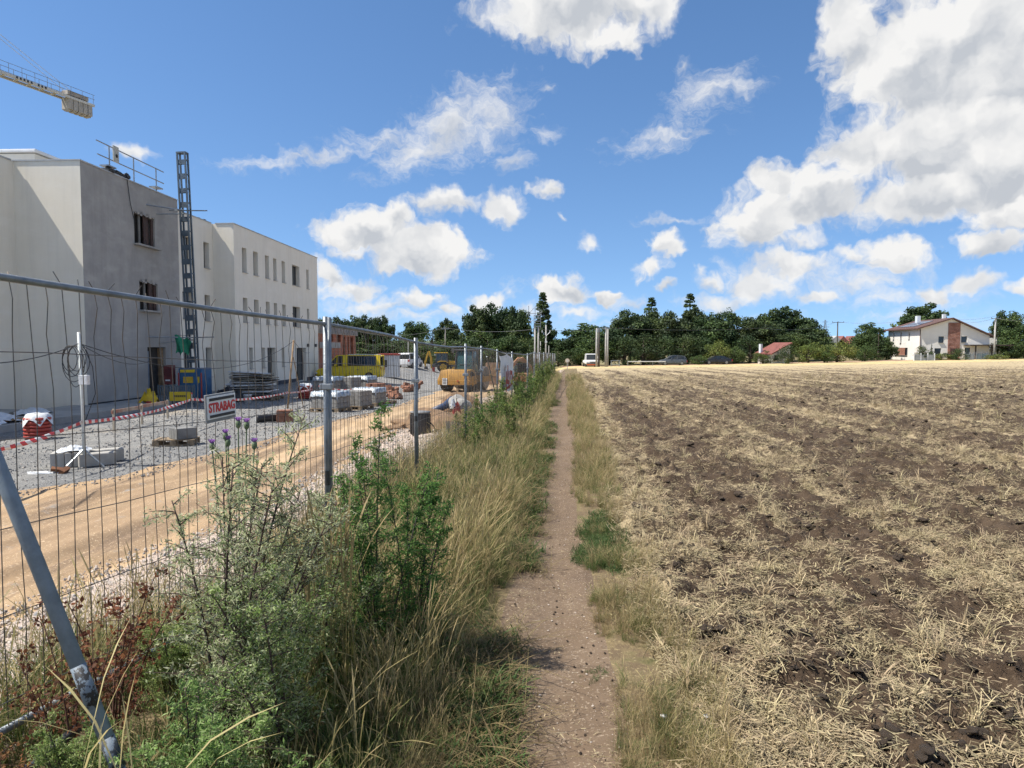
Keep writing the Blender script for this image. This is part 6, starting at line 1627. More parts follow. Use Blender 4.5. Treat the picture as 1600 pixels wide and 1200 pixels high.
ms = Vector((x, 92, EYE + (545 - 514) / 1067 * 92))
line(ms, t933 + Vector((0, 0, -.15)), .25, 'wire from the lattice mast to the twin poles')
line(t947 + Vector((0, 0, .0)), Vector(at(1190, 512.5, 112)), .35, 'wire from the pale pole across the dark copse'); line(Vector(at(1190, 512.5, 112)), t1307, .8, 'wire from the copse to the dark timber pole')
line(ms, t695, .5, 'wire from the lattice mast to the grey timber pole'); line(t695, Vector(at(560, 518, 125)), 1.0, 'wire from the grey timber pole towards the brick shell')
line(t1307, Vector(at(1402, 503, 128)), .3, 'wire from the dark timber pole to the white house'); line(Vector(at(1490, 502, 126)), t1553, .5, 'lower wire from the house ridge to the concrete pole'); line(Vector(at(1482, 498, 126)), t1553 + Vector((0, 0, .35)), .4, 'upper wire from the house ridge to the concrete pole')
line(t1553, Vector(at(1650, 500, 110)), .4, 'wire from the concrete pole out of the frame')
# far pylon
pz = Vector(((1288 - 800) / 1067 * 480, 480, -4))
t = thing('pylon', 'distant grey lattice pylon in the gap left of the far timber pole', 'pylon', pz)
for s in (-1, 1): MB().tube([(s * 2.2, 0, 0), (s * .3, 0, 26)], .22, 4).build('leg', m_galv, t)
for z_, w in ((17, 8), (21, 6), (24.5, 4)): MB().box((0, 0, z_), (w, .3, .3)).build('cross_arm', m_galv, t)
for k in range(6): MB().tube([(-2 + k * .3, 0, k * 4.), (2 - (k + 1) * .3, 0, (k + 1) * 4.)], .12, 4).build('brace', m_galv, t)
# far roofs in that gap
m_farred = mat('far_red_tile', (.24, .085, .07), .8, (.19, .07, .055), 2)
for k, (px, py, w, lb, mm) in enumerate(((1300, 529, 9, 'far white house in the gap left of the white house', m_white), (1311, 527, 6, 'far red-roofed house just right of the timber pole', m_farred), (1330, 526, 5, 'far red roof showing over the bushes', m_farred))):
    q = at(px, py, 230); b = thing('far_house', lb, 'house', (q.x, 230, -2))
    MB().box((0, 0, 2.4), (w * .8, 6, 5)).build('wall', m_white, b); MB().prism([(-w * .45, 4.6), (w * .45, 4.6), (0, 8.0)], -3.4, 3.4, 'y').build('roof', mm if mm is m_farred else m_coping, b)
    for q_ in (-1.6, 1.6): MB().box((q_, -3.03, 3.2), (1, .06, 1.3)).build('window', m_pane, b)
# round sign
q = at(886.5, 566, 90); x = q.x; z0 = h(x, 90)
t = thing('road_sign', 'small round sign on a pale post at the end of the path', 'sign', (x, 90, z0))
MB().tube([(0, 0, -.1), (0, 0, EYE - 26 / 1067 * 90 - z0 + .75)], .04, 8).build('post', m_pole, t)
zc = EYE + (545 - 563.5) / 1067 * 90 - z0
MB().lathe([(.30, 0), (.30, .02)], (0, -.06, zc), 24, 'y').build('disc', mat('sign_back', (.60, .50, .36), .6, (.52, .42, .30), 6), t)
MB().lathe([(.19, 0), (.19, .012)], (0, -.075, zc), 24, 'y').build('face', mat('sign_pale', (.75, .70, .60), .6), t)
# white barrier rail with posts
a_, b_ = at(981, 565, 106), at(1040, 565, 107)
t = thing('barrier_rail', 'white tubular barrier rail left of the grey car', 'barrier', (a_.x, 106, h(a_.x, 106)))
zr = a_.z - h(a_.x, 106); L_ = b_.x - a_.x
MB().tube([(0, 0, zr), (L_, 1, zr)], .06, 8).build('rail', mat('rail_white', (.66, .66, .65), .5), t)
for s in (0, .33, .66, 1): MB().tube([(s * L_, s, -.1), (s * L_, s, zr)], .05, 8).build('post', m_galv, t)
t = thing('metal_frame', 'low grey metal frame standing right of the twin poles', 'frame', (at(962, 570, 102).x, 102, h(at(962, 570, 102).x, 102)))
for s in (-.6, .6):
    for y in (0, .7): MB().tube([(s, y, 0), (s, y, .95)], .035, 6).build('leg', m_galv, t)
for z_ in (.35, .95):
    for y in (0, .7): MB().tube([(-.65, y, z_), (.65, y, z_)], .03, 6).build('bar', m_galv, t)

# ------------------------------------------------------------------ houses on the right
m_hwall = plaster('house_render', (.74, .715, .66), (.70, .675, .62), .05)
m_hroof = mat('brown_roof', (.115, .060, .048), .75, (.085, .045, .038), 3, bump=.4, bscale=14)
m_hbrick = brick_mat('house_brick', (.30, .13, .09), (.22, .095, .07), (.38, .33, .29), .5, .15, rot=(R(90), 0, 0))
hx, hy = (1437 - 800) / 1067 * 121.5, 121.5
Hs = thing('house', 'white two-storey house with brown gable roof and central brick strip', 'house', (hx, hy, h(hx, 118) - .05), R(-7))
W_, L_ = 11.4, 13.5
g0, g1, g2, rs = 5.75, 7.35, 4.35, 5.1           # left eave, ridge, right eave, ridge position
mb = MB()
def rect_holes_wall(poly_top, holes, w): pass
# gable wall: polygon top, openings cut as a strip grid below 4.3 m and a solid gable above
wall('wall', (0, 0, 0), (1, 0, 0), W_, -.5, 4.30, [(.0 + 3.0, 3.9, 3.2 - .05, 4.29), (6.75, 7.75, 3.2, 4.29), (2.4, 3.5, .9, 2.2), (7.4, 8.3, 1.2, 2.3)], m_hwall, Hs, .25, (0, -1, 0))
for hh in [(3.0, 3.9, 3.15, 4.29), (6.75, 7.75, 3.2, 4.29), (2.4, 3.5, .9, 2.2), (7.4, 8.3, 1.2, 2.3)]: window(Hs, (0, 0, 0), (1, 0, 0), (0, -1, 0), hh, .22)
MB().prism([(0, 4.3), (W_, 4.3), (W_, g2), (rs, g1), (0, g0)], 0, .3, 'y').build('gable', m_hwall, Hs)
lw_h = [(2.2, 2.75, 3.9, 5.1), (5.3, 5.9, 3.2, 5.2), (8.8, 9.35, 3.9, 5.1), (3.6, 8.6, .9, 2.3)]
wall('wall', (0, L_, 0), (0, -1, 0), L_, -.5, g0, lw_h, m_hwall, Hs, .25, (-1, 0, 0))
for hh in lw_h[:3]: window(Hs, (0, L_, 0), (0, -1, 0), (-1, 0, 0), hh, .22)
wn = window(Hs, (0, L_, 0), (0, -1, 0), (-1, 0, 0), lw_h[3], .22, mull=3)
MB().box((-.03, L_ - 6.1, 1.6), (.06, 3.0, 1.36)).build('brick_panel', brick_mat('house_brick_side', (.34, .16, .10), (.26, .115, .08), (.38, .33, .29), .5, .15, rot=(R(90), 0, R(90))), Hs)
wall('wall', (W_, 0, 0), (0, 1, 0), L_, -.5, g2, [], m_hwall, Hs, .25, (1, 0, 0)); wall('wall', (0, L_, 0), (1, 0, 0), W_, -.5, g2, [], m_hwall, Hs, .25, (0, 1, 0))
def roof_slab(p0, p1, t_=.22, ov=.6):
    (x0_, z0_), (x1_, z1_) = p0, p1
    return MB().prism([(x0_, z0_), (x1_, z1_), (x1_, z1_ + t_), (x0_, z0_ + t_)], -ov, L_ + ov, 'y')
sl, sr = (g1 - g0) / rs, (g1 - g2) / (W_ - rs)
rf = roof_slab((-.7, g0 - .7 * sl + .02), (rs, g1 + .02)).build('roof', m_hroof, Hs)
roof_slab((rs + .002, g1 + .02), (W_ + .7, g2 - .7 * sr + .02)).build('roof', m_hroof, Hs)
aa = math.atan(sl)
for k in range(3):
    for j in range(2): MB().box((1.2 + j * 1.75, 4.6 + k * 2.3, g0 + (1.2 + j * 1.75) * sl + .30), (1.6, 2.15, .05), (0, -aa, 0)).build('solar_panel', mat('solar', (.055, .075, .12), .2, (.075, .095, .15), 3), rf)
MB().box((3.2, 8.5, g1 + .3), (.6, .9, 1.3)).build('chimney', m_film, rf); MB().box((rs + .2, 3.2, g1 + .55), (.5, .5, .9)).build('chimney', m_film, rf)
MB().tube([(rs + .2, 3.2, g1 + .9), (rs + .2, 3.2, g1 + 2.0)], .03, 5).build('aerial', m_galv, rf)
bs = MB().box((5.55, -.06, 3.2), (1.95, .14, 7.0)).build('brick_strip', m_hbrick, Hs)
MB().box((5.5, -.15, 1.05), (1.1, .06, 2.2)).build('door', mat('brown_door', (.07, .035, .028), .5), bs)
MB().tube([(-.06, -.06, -.3), (-.06, -.06, g0 - .2)], .06, 8).build('downpipe', m_hroof, Hs)
# flat-roofed neighbour, carport, garden fences
N = thing('house', 'flat-roofed pale house behind the carport', 'house', ((1500 - 800) / 1067 * 141, 141, -.8), R(-10))
wall('wall', (0, 0, 0), (1, 0, 0), 9.2, -.5, 5.6, [(6.7, 7.7, 3.0, 4.7)], m_hwall, N, .25, (0, -1, 0)); window(N, (0, 0, 0), (1, 0, 0), (0, -1, 0), (6.7, 7.7, 3.0, 4.7), .22)
MB().box((4.6, 4.5, 5.7), (9.6, 9.3, .22)).build('roof', m_coping, N); MB().box((4.6, 4.7, 2.5), (9.1, 8.7, 6)).build('core', m_hwall, N)
bal = MB().box((5.6, -.7, 2.4), (6.6, 1.3, .2)).build('balcony', m_conc, N); MB().box((5.6, -1.3, 2.9), (6.6, .06, .9)).build('balustrade', mat('grey_panel', (.34, .35, .36), .6), bal)
cx_ = (1520 - 800) / 1067 * 119.
t = thing('carport', 'dark timber carport between the white house and concrete pole', 'carport', (cx_, 119, h(cx_, 118)), R(-7))
MB().box((3.0, 1.6, 2.55), (7.4, 4.2, .20)).build('roof', mat('carport_dark', (.055, .040, .034), .8), t)
for x_ in (.4, 3.0, 5.8):
    for y_ in (0, 3.4): MB().box((x_, y_, 1.2), (.16, .16, 2.5)).build('post', mat('carport_dark', (.055, .040, .034), .8), t)
MB().tube([(3.0, 0, 1.9), (2.4, 0, 2.45)], .06, 5).build('brace', mat('carport_dark', (.055, .040, .034), .8), t)
for k, (px0, px1, d_, lb) in enumerate(((1428, 1460, 116.2, 'grey panel garden fence left of the round shrub'), (1508, 1521, 116.4, 'grey garden fence piece by the house corner'), (1525, 1541, 117, 'blue-grey metal gate under the carport'))):
    x0_, x1_ = (px0 - 800) / 1067 * d_, (px1 - 800) / 1067 * d_
    t = thing('garden_gate' if k == 2 else 'garden_fence', lb, 'gate' if k == 2 else 'fence', (x0_, d_, h(x0_, 116)))
    n_ = max(2, int((x1_ - x0_) / 1.15)); w_ = (x1_ - x0_) / n_
    for q_ in range(n_):
        MB().box((w_ * (q_ + .5), 0, .62), (w_ - .14, .05, 1.0)).build('infill', mat('fence_blue' if k == 2 else 'fence_grey', (.16, .21, .24) if k == 2 else (.27, .30, .32), .6), t)
    for q_ in range(n_ + 1): MB().box((w_ * q_, 0, .68), (.12, .12, 1.4)).build('post', m_film if k == 0 else m_galv, t)
# hut
x0_ = (1207 - 800) / 1067 * 112.; 
t = thing('hut', 'small white garden hut with red tiled roof and chimney', 'hut', (x0_, 112, h(x0_, 112) - .05), R(22))
wall('wall', (0, 0, 0), (1, 0, 0), 3.7, -.2, 1.85, [(.35, 1.15, .7, 1.5)], m_hwall, t, .15, (0, -1, 0)); window(t, (0, 0, 0), (1, 0, 0), (0, -1, 0), (.35, 1.15, .7, 1.5), .12)
wall('wall', (0, 3.4, 0), (0, -1, 0), 3.4, -.2, 1.85, [], m_hwall, t, .15, (-1, 0, 0)); wall('wall', (3.7, 0, 0), (0, 1, 0), 3.4, -.2, 3.3, [], m_hwall, t, .15, (1, 0, 0)); wall('wall', (0, 3.4, 0), (1, 0, 0), 3.7, -.2, 1.85, [], m_hwall, t, .15, (0, 1, 0))
MB().prism([(0, 1.85), (3.7, 1.85), (3.7, 3.4)], .02, .2, 'y').build('gable', m_hwall, t)
rf = MB().prism([(-.5, 1.62), (3.75, 3.45), (3.75, 3.62), (-.5, 1.80)], -.4, 3.8, 'y').build('roof', mat('red_tile', (.215, .075, .058), .8, (.16, .055, .045), 4, bump=.5, bscale=16), t)
MB().box((-.15, 2.6, 2.5), (.42, .42, 1.7)).build('chimney', m_film, rf)
MB().box((3.78, 1.7, 3.35), (.1, 4.2, .2)).build('fascia', m_wood, rf)

# ------------------------------------------------------------------ vehicles
m_tyre = mat('tyre_rubber', (.018, .018, .018), .9, (.03, .028, .026), 8, grime=.3)
m_rim = mat('wheel_rim', (.32, .33, .34), .4, (.24, .25, .26), 6, metal=.6)
m_tail = mat('tail_red', (.35, .015, .015), .3); m_head = mat('head_lamp', (.62, .64, .66), .15)
m_cglass = glass_mat('car_glass', (.012, .016, .02), .05)
def wheel(t, x, y, r, w, rim=None):
    wl = MB().lathe([(r * .62, -w / 2), (r * .93, -w / 2), (r, -w / 2 + .04), (r, w / 2 - .04), (r * .93, w / 2), (r * .62, w / 2)], (0, 0, 0), 22, 'y').build('wheel', m_tyre, t, smooth=True, loc=(x, y, r))
    MB().lathe([(r * .60, -w / 2 - .012), (r * .60, w / 2 + .012)], (0, 0, 0), 18, 'y').build('rim', rim or m_rim, wl)
    for k in range(5):
        a_ = k * 1.2566
        MB().box((r * .33 * math.cos(a_), 0, r * .33 * math.sin(a_)), (r * .34, w + .05, r * .10), (0, -a_, 0)).build('spoke', m_frame, wl)
def car(name, label, cat, loc, rz, paint, low, cab, wb, r=.33, W=1.8, wheels_y=None, extra=None):
    """low: stations (x, z bottom, z top, half width); cab: stations (x, z belt, z roof, half width belt, half width roof)"""
    t = thing(name, label, cat, loc, rz)
    secs = []
    for (x, zb, zt, hw) in low:
        zm = zb + (zt - zb) * .55
        secs.append([(x, -hw * .88, zb), (x, -hw, zb + .12), (x, -hw, zm), (x, -hw * .93, zt), (x, hw * .93, zt), (x, hw, zm), (x, hw, zb + .12), (x, hw * .88, zb)])
    MB().loft(secs).build('body', paint, t, .02, True)
    gs = [[(x, -hb, z0), (x, -hr, z1), (x, hr, z1), (x, hb, z0)] for (x, z0, z1, hb, hr) in cab]
    gl = MB().loft(gs).build('window_band', m_cglass, t)
    # roof skin and pillars, slightly proud of the glass
    rs_ = [s_ for s_ in cab if s_[2] > max(q[2] for q in cab) - .16]
    MB().loft([[(x, -hr - .01, z1 - .05), (x, -hr, z1 + .02), (x, hr, z1 + .02), (x, hr + .01, z1 - .05)] for (x, z0, z1, hb, hr) in rs_]).build('roof', paint, t, .015, True)
    xs = [s_[0] for s_ in cab]
    n = len(cab)
    for k in range(n):
        (x, z0, z1, hb, hr) = cab[k]
        if k in (0, n - 1): continue
        for s in (-1, 1): MB().tube([(x, s * (hb + .005), z0), (x, s * (hr + .01), z1)], .032, 5).build('pillar', paint, t)
    for k in (0, n - 1):
        k2 = 1 if k == 0 else n - 2
        for s in (-1, 1): MB().tube([(cab[k][0], s * cab[k][3], cab[k][1] + .01), (cab[k2][0], s * (cab[k2][4] + .01), cab[k2][2])], .035, 5).build('pillar', paint, t)
    for x in wb:
        for s in (-1, 1): wheel(t, x, s * (W / 2 - .11), r, .22)
    xf, xb = low[-1][0], low[0][0]
    for s in (-1, 1):
        MB().box((xf - .05, s * W * .36, low[-1][2] - .12), (.12, .34, .14)).build('headlight', m_head, t, .02)
        MB().box((xb + .04, s * W * .40, low[0][2] - .15), (.12, .2, .26)).build('tail_light', m_tail, t, .02)
        MB().box((cab[-2][0] + .1, s * (W / 2 + .06), cab[-2][1] + .06), (.14, .16, .12)).build('mirror', paint, t, .02)
        for dx in (.0, .95): MB().box((cab[1][0] + .45 + dx, s * (W / 2 + .004), .82), (.16, .03, .035)).build('door_handle', m_frame, t)
    MB().box((xf + .01, 0, low[-1][1] + .08), (.08, W * .86, .14)).build('bumper', m_frame, t, .02)
    MB().box((xf + .005, 0, low[-1][2] - .14), (.06, W * .42, .14)).build('grille', m_frame, t, .01)
    return t
d_ = 109.5; x = (1051 - 800) / 1067 * d_
car('parked_car', 'dark grey estate car parked beyond the field, facing the twin poles', 'car', (x, d_, h(x, d_) + .06), R(176), mat('paint_grey', (.075, .088, .105), .3, (.065, .077, .092), 3),
    [(-2.16, .38, .80, .80), (-2.0, .26, .98, .87), (-1.2, .24, 1.0, .91), (.6, .24, 1.0, .91), (1.15, .24, .98, .90), (1.9, .26, .86, .86), (2.18, .36, .70, .74)],
    [(-2.05, .98, 1.02, .80, .74), (-1.75, 1.0, 1.50, .84, .64), (-.6, 1.0, 1.60, .86, .66), (.25, 1.0, 1.56, .86, .65), (1.15, .98, 1.0, .82, .76)], (-1.32, 1.32), .34, 1.82)
d_ = 112.5; x = (1119.5 - 800) / 1067 * d_
car('parked_car', 'black saloon car parked in front of the light green bush', 'car', (x, d_, h(x, d_) + .06), R(177), mat('paint_black', (.014, .015, .018), .22, (.018, .02, .024), 3),
    [(-2.38, .40, .86, .78), (-2.2, .27, .98, .86), (-1.3, .24, .97, .91), (.6, .24, .94, .91), (1.2, .24, .93, .90), (2.1, .27, .80, .86), (2.42, .36, .64, .74)],
    [(-2.0, .97, 1.0, .80, .74), (-1.15, .97, 1.36, .84, .62), (-.4, .97, 1.44, .85, .63), (.3, .95, 1.40, .85, .62), (1.25, .93, .95, .82, .76)], (-1.42, 1.42), .34, 1.84)
d_ = 100.; x = (925 - 800) / 1067 * d_
t = car('white_lorry', 'white flat-fronted pick-up lorry beside the twin poles', 'lorry', (x, d_ + 2, h(x, d_ + 2)), R(-90), mat('paint_white', (.74, .74, .73), .35, (.68, .68, .67), 3),
    [(-2.4, .5, 1.0, .92), (.2, .5, 1.02, .95), (1.4, .45, 1.15, .98), (2.2, .45, 1.10, .96), (2.45, .5, .92, .90)],
    [(.35, 1.05, 1.9, .90, .82), (.6, 1.05, 1.98, .92, .82), (1.2, 1.1, 1.98, .92, .82), (1.55, 1.1, 1.90, .90, .80), (2.1, 1.10, 1.14, .88, .80)], (-1.4, 1.5), .36, 1.95)
MB().box((-1.2, 1.42, 1.25), (1.5, .05, 1.2)).build('side_board', m_hwall, t)
MB().box((2.52, 0, .42), (.06, 1.6, .18)).build('warning_stripe', mat('stripe_orange', (.55, .13, .05), .5), t)
d_ = 50.; x = (549 - 800) / 1067 * d_
m_vy = mat('paint_yellow', (.74, .56, .015), .35, (.68, .51, .012), 3, grime=.05)
t = car('minibus', 'bright yellow delivery van with long dark side windows behind the block stacks', 'van', (x, d_, h(x, d_)), R(181), m_vy,
    [(-2.30, .42, 1.02, .84), (-2.22, .28, 1.10, .88), (-1.2, .26, 1.12, .90), (.9, .26, 1.10, .90), (1.5, .26, 1.02, .88), (2.2, .30, .86, .84), (2.4, .38, .70, .76)],
    [(-2.22, 1.10, 1.78, .86, .76), (-2.05, 1.10, 1.84, .87, .77), (.15, 1.10, 1.86, .88, .78), (.85, 1.08, 1.84, .88, .77), (1.65, 1.02, 1.06, .84, .76)], (-1.45, 1.5), .33, 1.82)
for (xa, xb) in ((-2.26, -1.95), (.10, .42)):
    for s in (-1, 1): MB().box(((xa + xb) / 2, s * .86, 1.47), (xb - xa, .12, .76), (s * .13, 0, 0)).build('body_panel', m_vy, t)
MB().box((-1.0, 0, 1.90), (2.2, .9, .04)).build('roof_sheet', m_film, t)
d_ = 84.; x = (641 - 800) / 1067 * d_
car('white_van', 'white estate van parked left of the backhoe', 'van', (x, d_, h(x, d_)), R(75), mat('paint_white', (.74, .74, .73), .35),
    [(-2.1, .42, 1.0, .80), (-2.0, .28, 1.05, .86), (-1.0, .26, 1.05, .88), (.8, .26, 1.02, .88), (1.9, .28, .86, .84), (2.15, .36, .70, .74)],
    [(-2.06, 1.0, 1.62, .80, .70), (-1.85, 1.04, 1.72, .84, .72), (-.4, 1.04, 1.76, .85, .72), (.5, 1.02, 1.70, .84, .70), (1.35, .98, 1.02, .80, .74)], (-1.35, 1.35), .32, 1.78)
# site cabin, red and white
d_ = 60.; x = (609 - 800) / 1067 * d_
t = thing('site_cabin', 'small white site cabin with red roof edge behind the yellow van', 'cabin', (x, d_, h(x, d_)), R(8))
MB().box((0, 0, 1.0), (1.7, 2.4, 1.9)).build('wall', mat('cabin_white', (.62, .63, .64), .5, (.52, .53, .54), 3, grime=.2), t, .02)
MB().box((0, 0, 2.02), (1.8, 2.5, .14)).build('roof', m_redp, t, .02)
for k in range(7): MB().box((-.72 + k * .24, -1.21, 1.0), (.05, .03, 1.8)).build('rib', m_film, t)
MB().box((-.45, -1.22, 1.25), (.55, .04, .6)).build('window', m_pane, t)
# roller
d_ = 40.5; x = (713 - 800) / 1067 * d_
m_tan = mat('roller_ochre', (.42, .225, .045), .6, (.33, .18, .045), 2.5, grime=.35)
m_gl = mat('cab_glass', (.05, .115, .135), .12, (.035, .085, .10), 2)
t = thing('road_roller', 'dusty ochre single-drum road roller with blue-tinted cab', 'roller', (x, d_, h(x, d_)), R(-16))
MB().loft([[(-.98, -.55, .42), (.98, -.55, .42), (1.02, -.55, .72), (-1.02, -.55, .72)], [(-.98, .9, .42), (.98, .9, .42), (1.02, .9, .72), (-1.02, .9, .72)]]).build('rear_frame', m_tan, t, .03)
MB().loft([[(-.99, -.52, .725), (.99, -.52, .725), (.84, -.40, 1.26), (-.84, -.40, 1.26)], [(-.99, .85, .725), (.99, .85, .725), (.84, .85, 1.32), (-.84, .85, 1.32)]]).build('hood', m_tan, t, .02, True)
MB().box((-.52, -.565, .62), (.30, .03, .40)).build('number_plate', m_film, t)
for k in range(4): MB().box((-.52, -.584, .50 + k * .09), (.22, .006, .03)).build('plate_mark', m_black, t)
MB().box((.3, -.57, .66), (.09, .03, .09)).build('lamp', m_redp, t)
for s in (-1, 1): wheel(t, 0, 0, .1, .1) if False else None
for s in (-.68, .68):
    wl = MB().lathe([(.30, -.26), (.55, -.26), (.60, -.18), (.60, .18), (.55, .26), (.30, .26)], (0, 0, 0), 24, 'x').build('wheel', m_tyre, t, smooth=True, loc=(s, .25, .60))
    MB().lathe([(.28, -.27), (.28, .27)], (0, 0, 0), 16, 'x').build('rim', m_tan, wl)
cb = MB().loft([[(-.28, .55, 1.3), (.86, .55, 1.3), (.80, .62, 2.42), (-.22, .62, 2.42)], [(-.28, 1.75, 1.1), (.86, 1.75, 1.1), (.80, 1.55, 2.42), (-.22, 1.55, 2.42)]]).build('cab', m_gl, t, .04, True)
for (a_, b_) in (((-.28, .54, 1.28), (-.22, .61, 2.44)), ((.87, .54, 1.28), (.81, .61, 2.44)), ((-.28, 1.76, 1.1), (-.22, 1.56, 2.44)), ((.87, 1.76, 1.1), (.81, 1.56, 2.44))): MB().tube([a_, b_], .045, 6).build('cab_post', m_frame, cb)
MB().box((.29, 1.08, 2.47), (1.22, 1.15, .10)).build('cab_roof', m_frame, cb, .03)
MB().box((.29, .56, 1.62), (.6, .05, .05)).box((.3, .75, 1.55), (.5, .1, .4)).build('seat', mat('seat_teal', (.05, .09, .10), .7), cb, .02)
MB().tube([(-.30, .75, 1.9), (-.46, .70, 2.2), (-.46, .70, 2.45)], .02, 5).build('mirror_arm', m_frame, cb); MB().box((-.46, .66, 2.42), (.2, .05, .26)).build('mirror', m_frame, cb, .02)
MB().loft([[(-.5, .9, .5), (.5, .9, .5), (.5, .9, .95), (-.5, .9, .95)], [(-.4, 1.9, .45), (.4, 1.9, .45), (.4, 1.9, .8), (-.4, 1.9, .8)]]).build('articulation', m_frame, t)
for s in (-1.06, 1.06): MB().box((s, 2.7, .68), (.14, 2.0, .34)).build('drum_yoke', m_tan, t, .03)
MB().box((0, 1.78, .72), (2.2, .18, .42)).box((0, 3.62, .72), (2.2, .18, .36)).build('drum_frame', m_tan, t, .03)
MB().lathe([(.70, -.98), (.72, -.95), (.72, .95), (.70, .98)], (0, 2.7, .72), 32, 'x').build('drum', mat('drum_steel', (.20, .19, .18), .45, (.14, .125, .11), 4, metal=.6), t, smooth='angle')
# backhoe loader
d_ = 88.; x = (684 - 800) / 1067 * d_
m_jcb = mat('digger_yellow', (.60, .34, .02), .45, (.52, .29, .02), 3, grime=.2)
t = thing('backhoe_loader', 'yellow backhoe loader with folded digging arm beyond the gravel', 'backhoe', (x, d_, h(x, d_)), R(8))
for (wx, r_) in ((.65, .72), (-1.55 + 3.6, .48)):
    for s in (-.8, .8): wheel(t, wx, s, r_, .36, m_jcb)
MB().box((1.1, 0, .95), (3.0, .85, .45)).build('chassis', m_frame, t, .03)
MB().loft([[(1.35, -.5, 1.0), (1.35, .5, 1.0), (1.35, .5, 1.62), (1.35, -.5, 1.62)], [(2.6, -.42, .95), (2.6, .42, .95), (2.6, .42, 1.38), (2.6, -.42, 1.38)]]).build('hood', m_jcb, t, .05, True)
for s in (-.8, .8): MB().prism([(-.1, 1.35), (.2, 1.52), (1.0, 1.52), (1.35, 1.25), (1.25, 1.25), (.95, 1.42), (.25, 1.42), (0, 1.3)], s - .22, s + .22, 'y').build('mudguard', m_jcb, t, .01)
cb = MB().loft([[(-.25, -.62, 1.15), (1.3, -.62, 1.15), (1.12, -.56, 2.5), (-.2, -.56, 2.5)], [(-.25, .62, 1.15), (1.3, .62, 1.15), (1.12, .56, 2.5), (-.2, .56, 2.5)]]).build('cab', glass_mat('cab_dark_glass', (.03, .045, .05), .1), t, .03)
for (a_, b_) in (((-.26, -.63, 1.1), (-.2, -.57, 2.5)), ((1.31, -.63, 1.1), (1.13, -.57, 2.5)), ((.5, -.63, 1.1), (.48, -.57, 2.5))): MB().tube([a_, b_], .05, 5).build('cab_post', m_frame, cb)
MB().box((.42, 0, 2.55), (1.75, 1.3, .10)).build('cab_roof', m_jcb, cb, .03)
MB().box((-.3, -.4, 2.3), (.3, .1, .16)).build('work_lamp', m_head, cb)
MB().prism([(-.9, .55), (-.62, .55), (-.72, 2.0), (-1.0, 2.75), (-1.22, 2.68), (-.98, 1.9)], -.16, .16, 'y').build('boom', m_jcb, t, .02)
MB().prism([(-1.05, 2.8), (-1.28, 2.7), (-1.75, 1.2), (-1.6, .7), (-1.45, .75), (-1.5, 1.2)], -.13, .13, 'y').build('dipper', m_jcb, t, .02)
MB().prism([(-1.7, .75), (-1.35, .8), (-1.15, .35), (-1.5, .12), (-1.85, .35)], -.3, .3, 'y').build('bucket', m_frame, t, .02)
MB().box((-.55, 0, .7), (.35, 1.9, .8)).build('stabiliser_frame', m_frame, t); 
for s in (-1.0, 1.0): MB().box((-.55, s, .35), (.3, .18, .7)).build('stabiliser', m_redp, t, .02)
MB().tube([(2.2, -.55, 1.25), (2.9, -.55, 1.45), (3.5, -.55, .85)], .08, 6).build('loader_arm', m_jcb, t); MB().tube([(2.2, .55, 1.25), (2.9, .55, 1.45), (3.5, .55, .85)], .08, 6).build('loader_arm', m_jcb, t)
MB().prism([(3.35, .25), (3.45, 1.15), (4.0, 1.3), (3.85, 1.05), (3.75, .5), (4.2, .28)], -1.05, 1.05, 'y').build('shovel', m_jcb, t, .02)
# small excavator behind the fence: rusty orange arm
d_ = 43.; x = (817 - 800) / 1067 * d_
t = thing('mini_excavator', 'small excavator with faded orange arm behind the fence weeds', 'excavator', (x, d_, h(x, d_) - .1), R(15))
m_or = mat('faded_orange', (.42, .17, .055), .6, (.48, .30, .18), 4)
for s in (-.5, .5):
    MB().prism([(-.8, .12), (-.65, 0), (.65, 0), (.8, .12), (.75, .38), (.6, .45), (-.6, .45), (-.75, .38)], s - .14, s + .14, 'y').build('track', m_tyre, t, .03)
MB().box((-.15, 0, .78), (1.2, 1.1, .55)).build('house', m_or, t, .06); MB().box((-.1, .0, 1.35), (.75, .8, .6)).build('cab', m_cglass, t, .04)
MB().prism([(.4, .8), (.7, .9), (.55, 1.5), (.0, 2.05), (-.35, 1.95), (-.3, 1.8), (.2, 1.6)], -.11, .11, 'y').build('boom', m_or, t, .02)
MB().prism([(-.3, 2.05), (-.1, 2.0), (-.75, 1.3), (-.95, .9), (-1.05, 1.0), (-.9, 1.45)], -.08, .08, 'y').build('dipper', m_or, t, .02)
MB().prism([(-1.1, 1.0), (-.85, .95), (-.75, .6), (-1.0, .45), (-1.25, .65)], -.2, .2, 'y').build('bucket', m_frame, t, .02)
MB().tube([(.55, 0, 1.05), (.1, 0, 1.7)], .05, 6).build('ram', m_galv, t)
d_ = 52.; x = (770 - 800) / 1067 * d_
t = thing('formwork_stack', 'stack of brown formwork panels seen through the fifth fence panel', 'formwork', (x, d_, h(x, d_)), R(10))
for k in range(5): MB().box((0, k * .14, .85), (.95, .09, 1.7 - .06 * k), (R(-6), 0, 0)).build('formwork_sheet', mat('form_ply', (.36, .235, .15), .85, (.28, .18, .12), 3), t)
MB().box((.1, -.05, 1.1), (.35, .06, .9), (R(-6), 0, 0)).build('brace', m_wood, t)

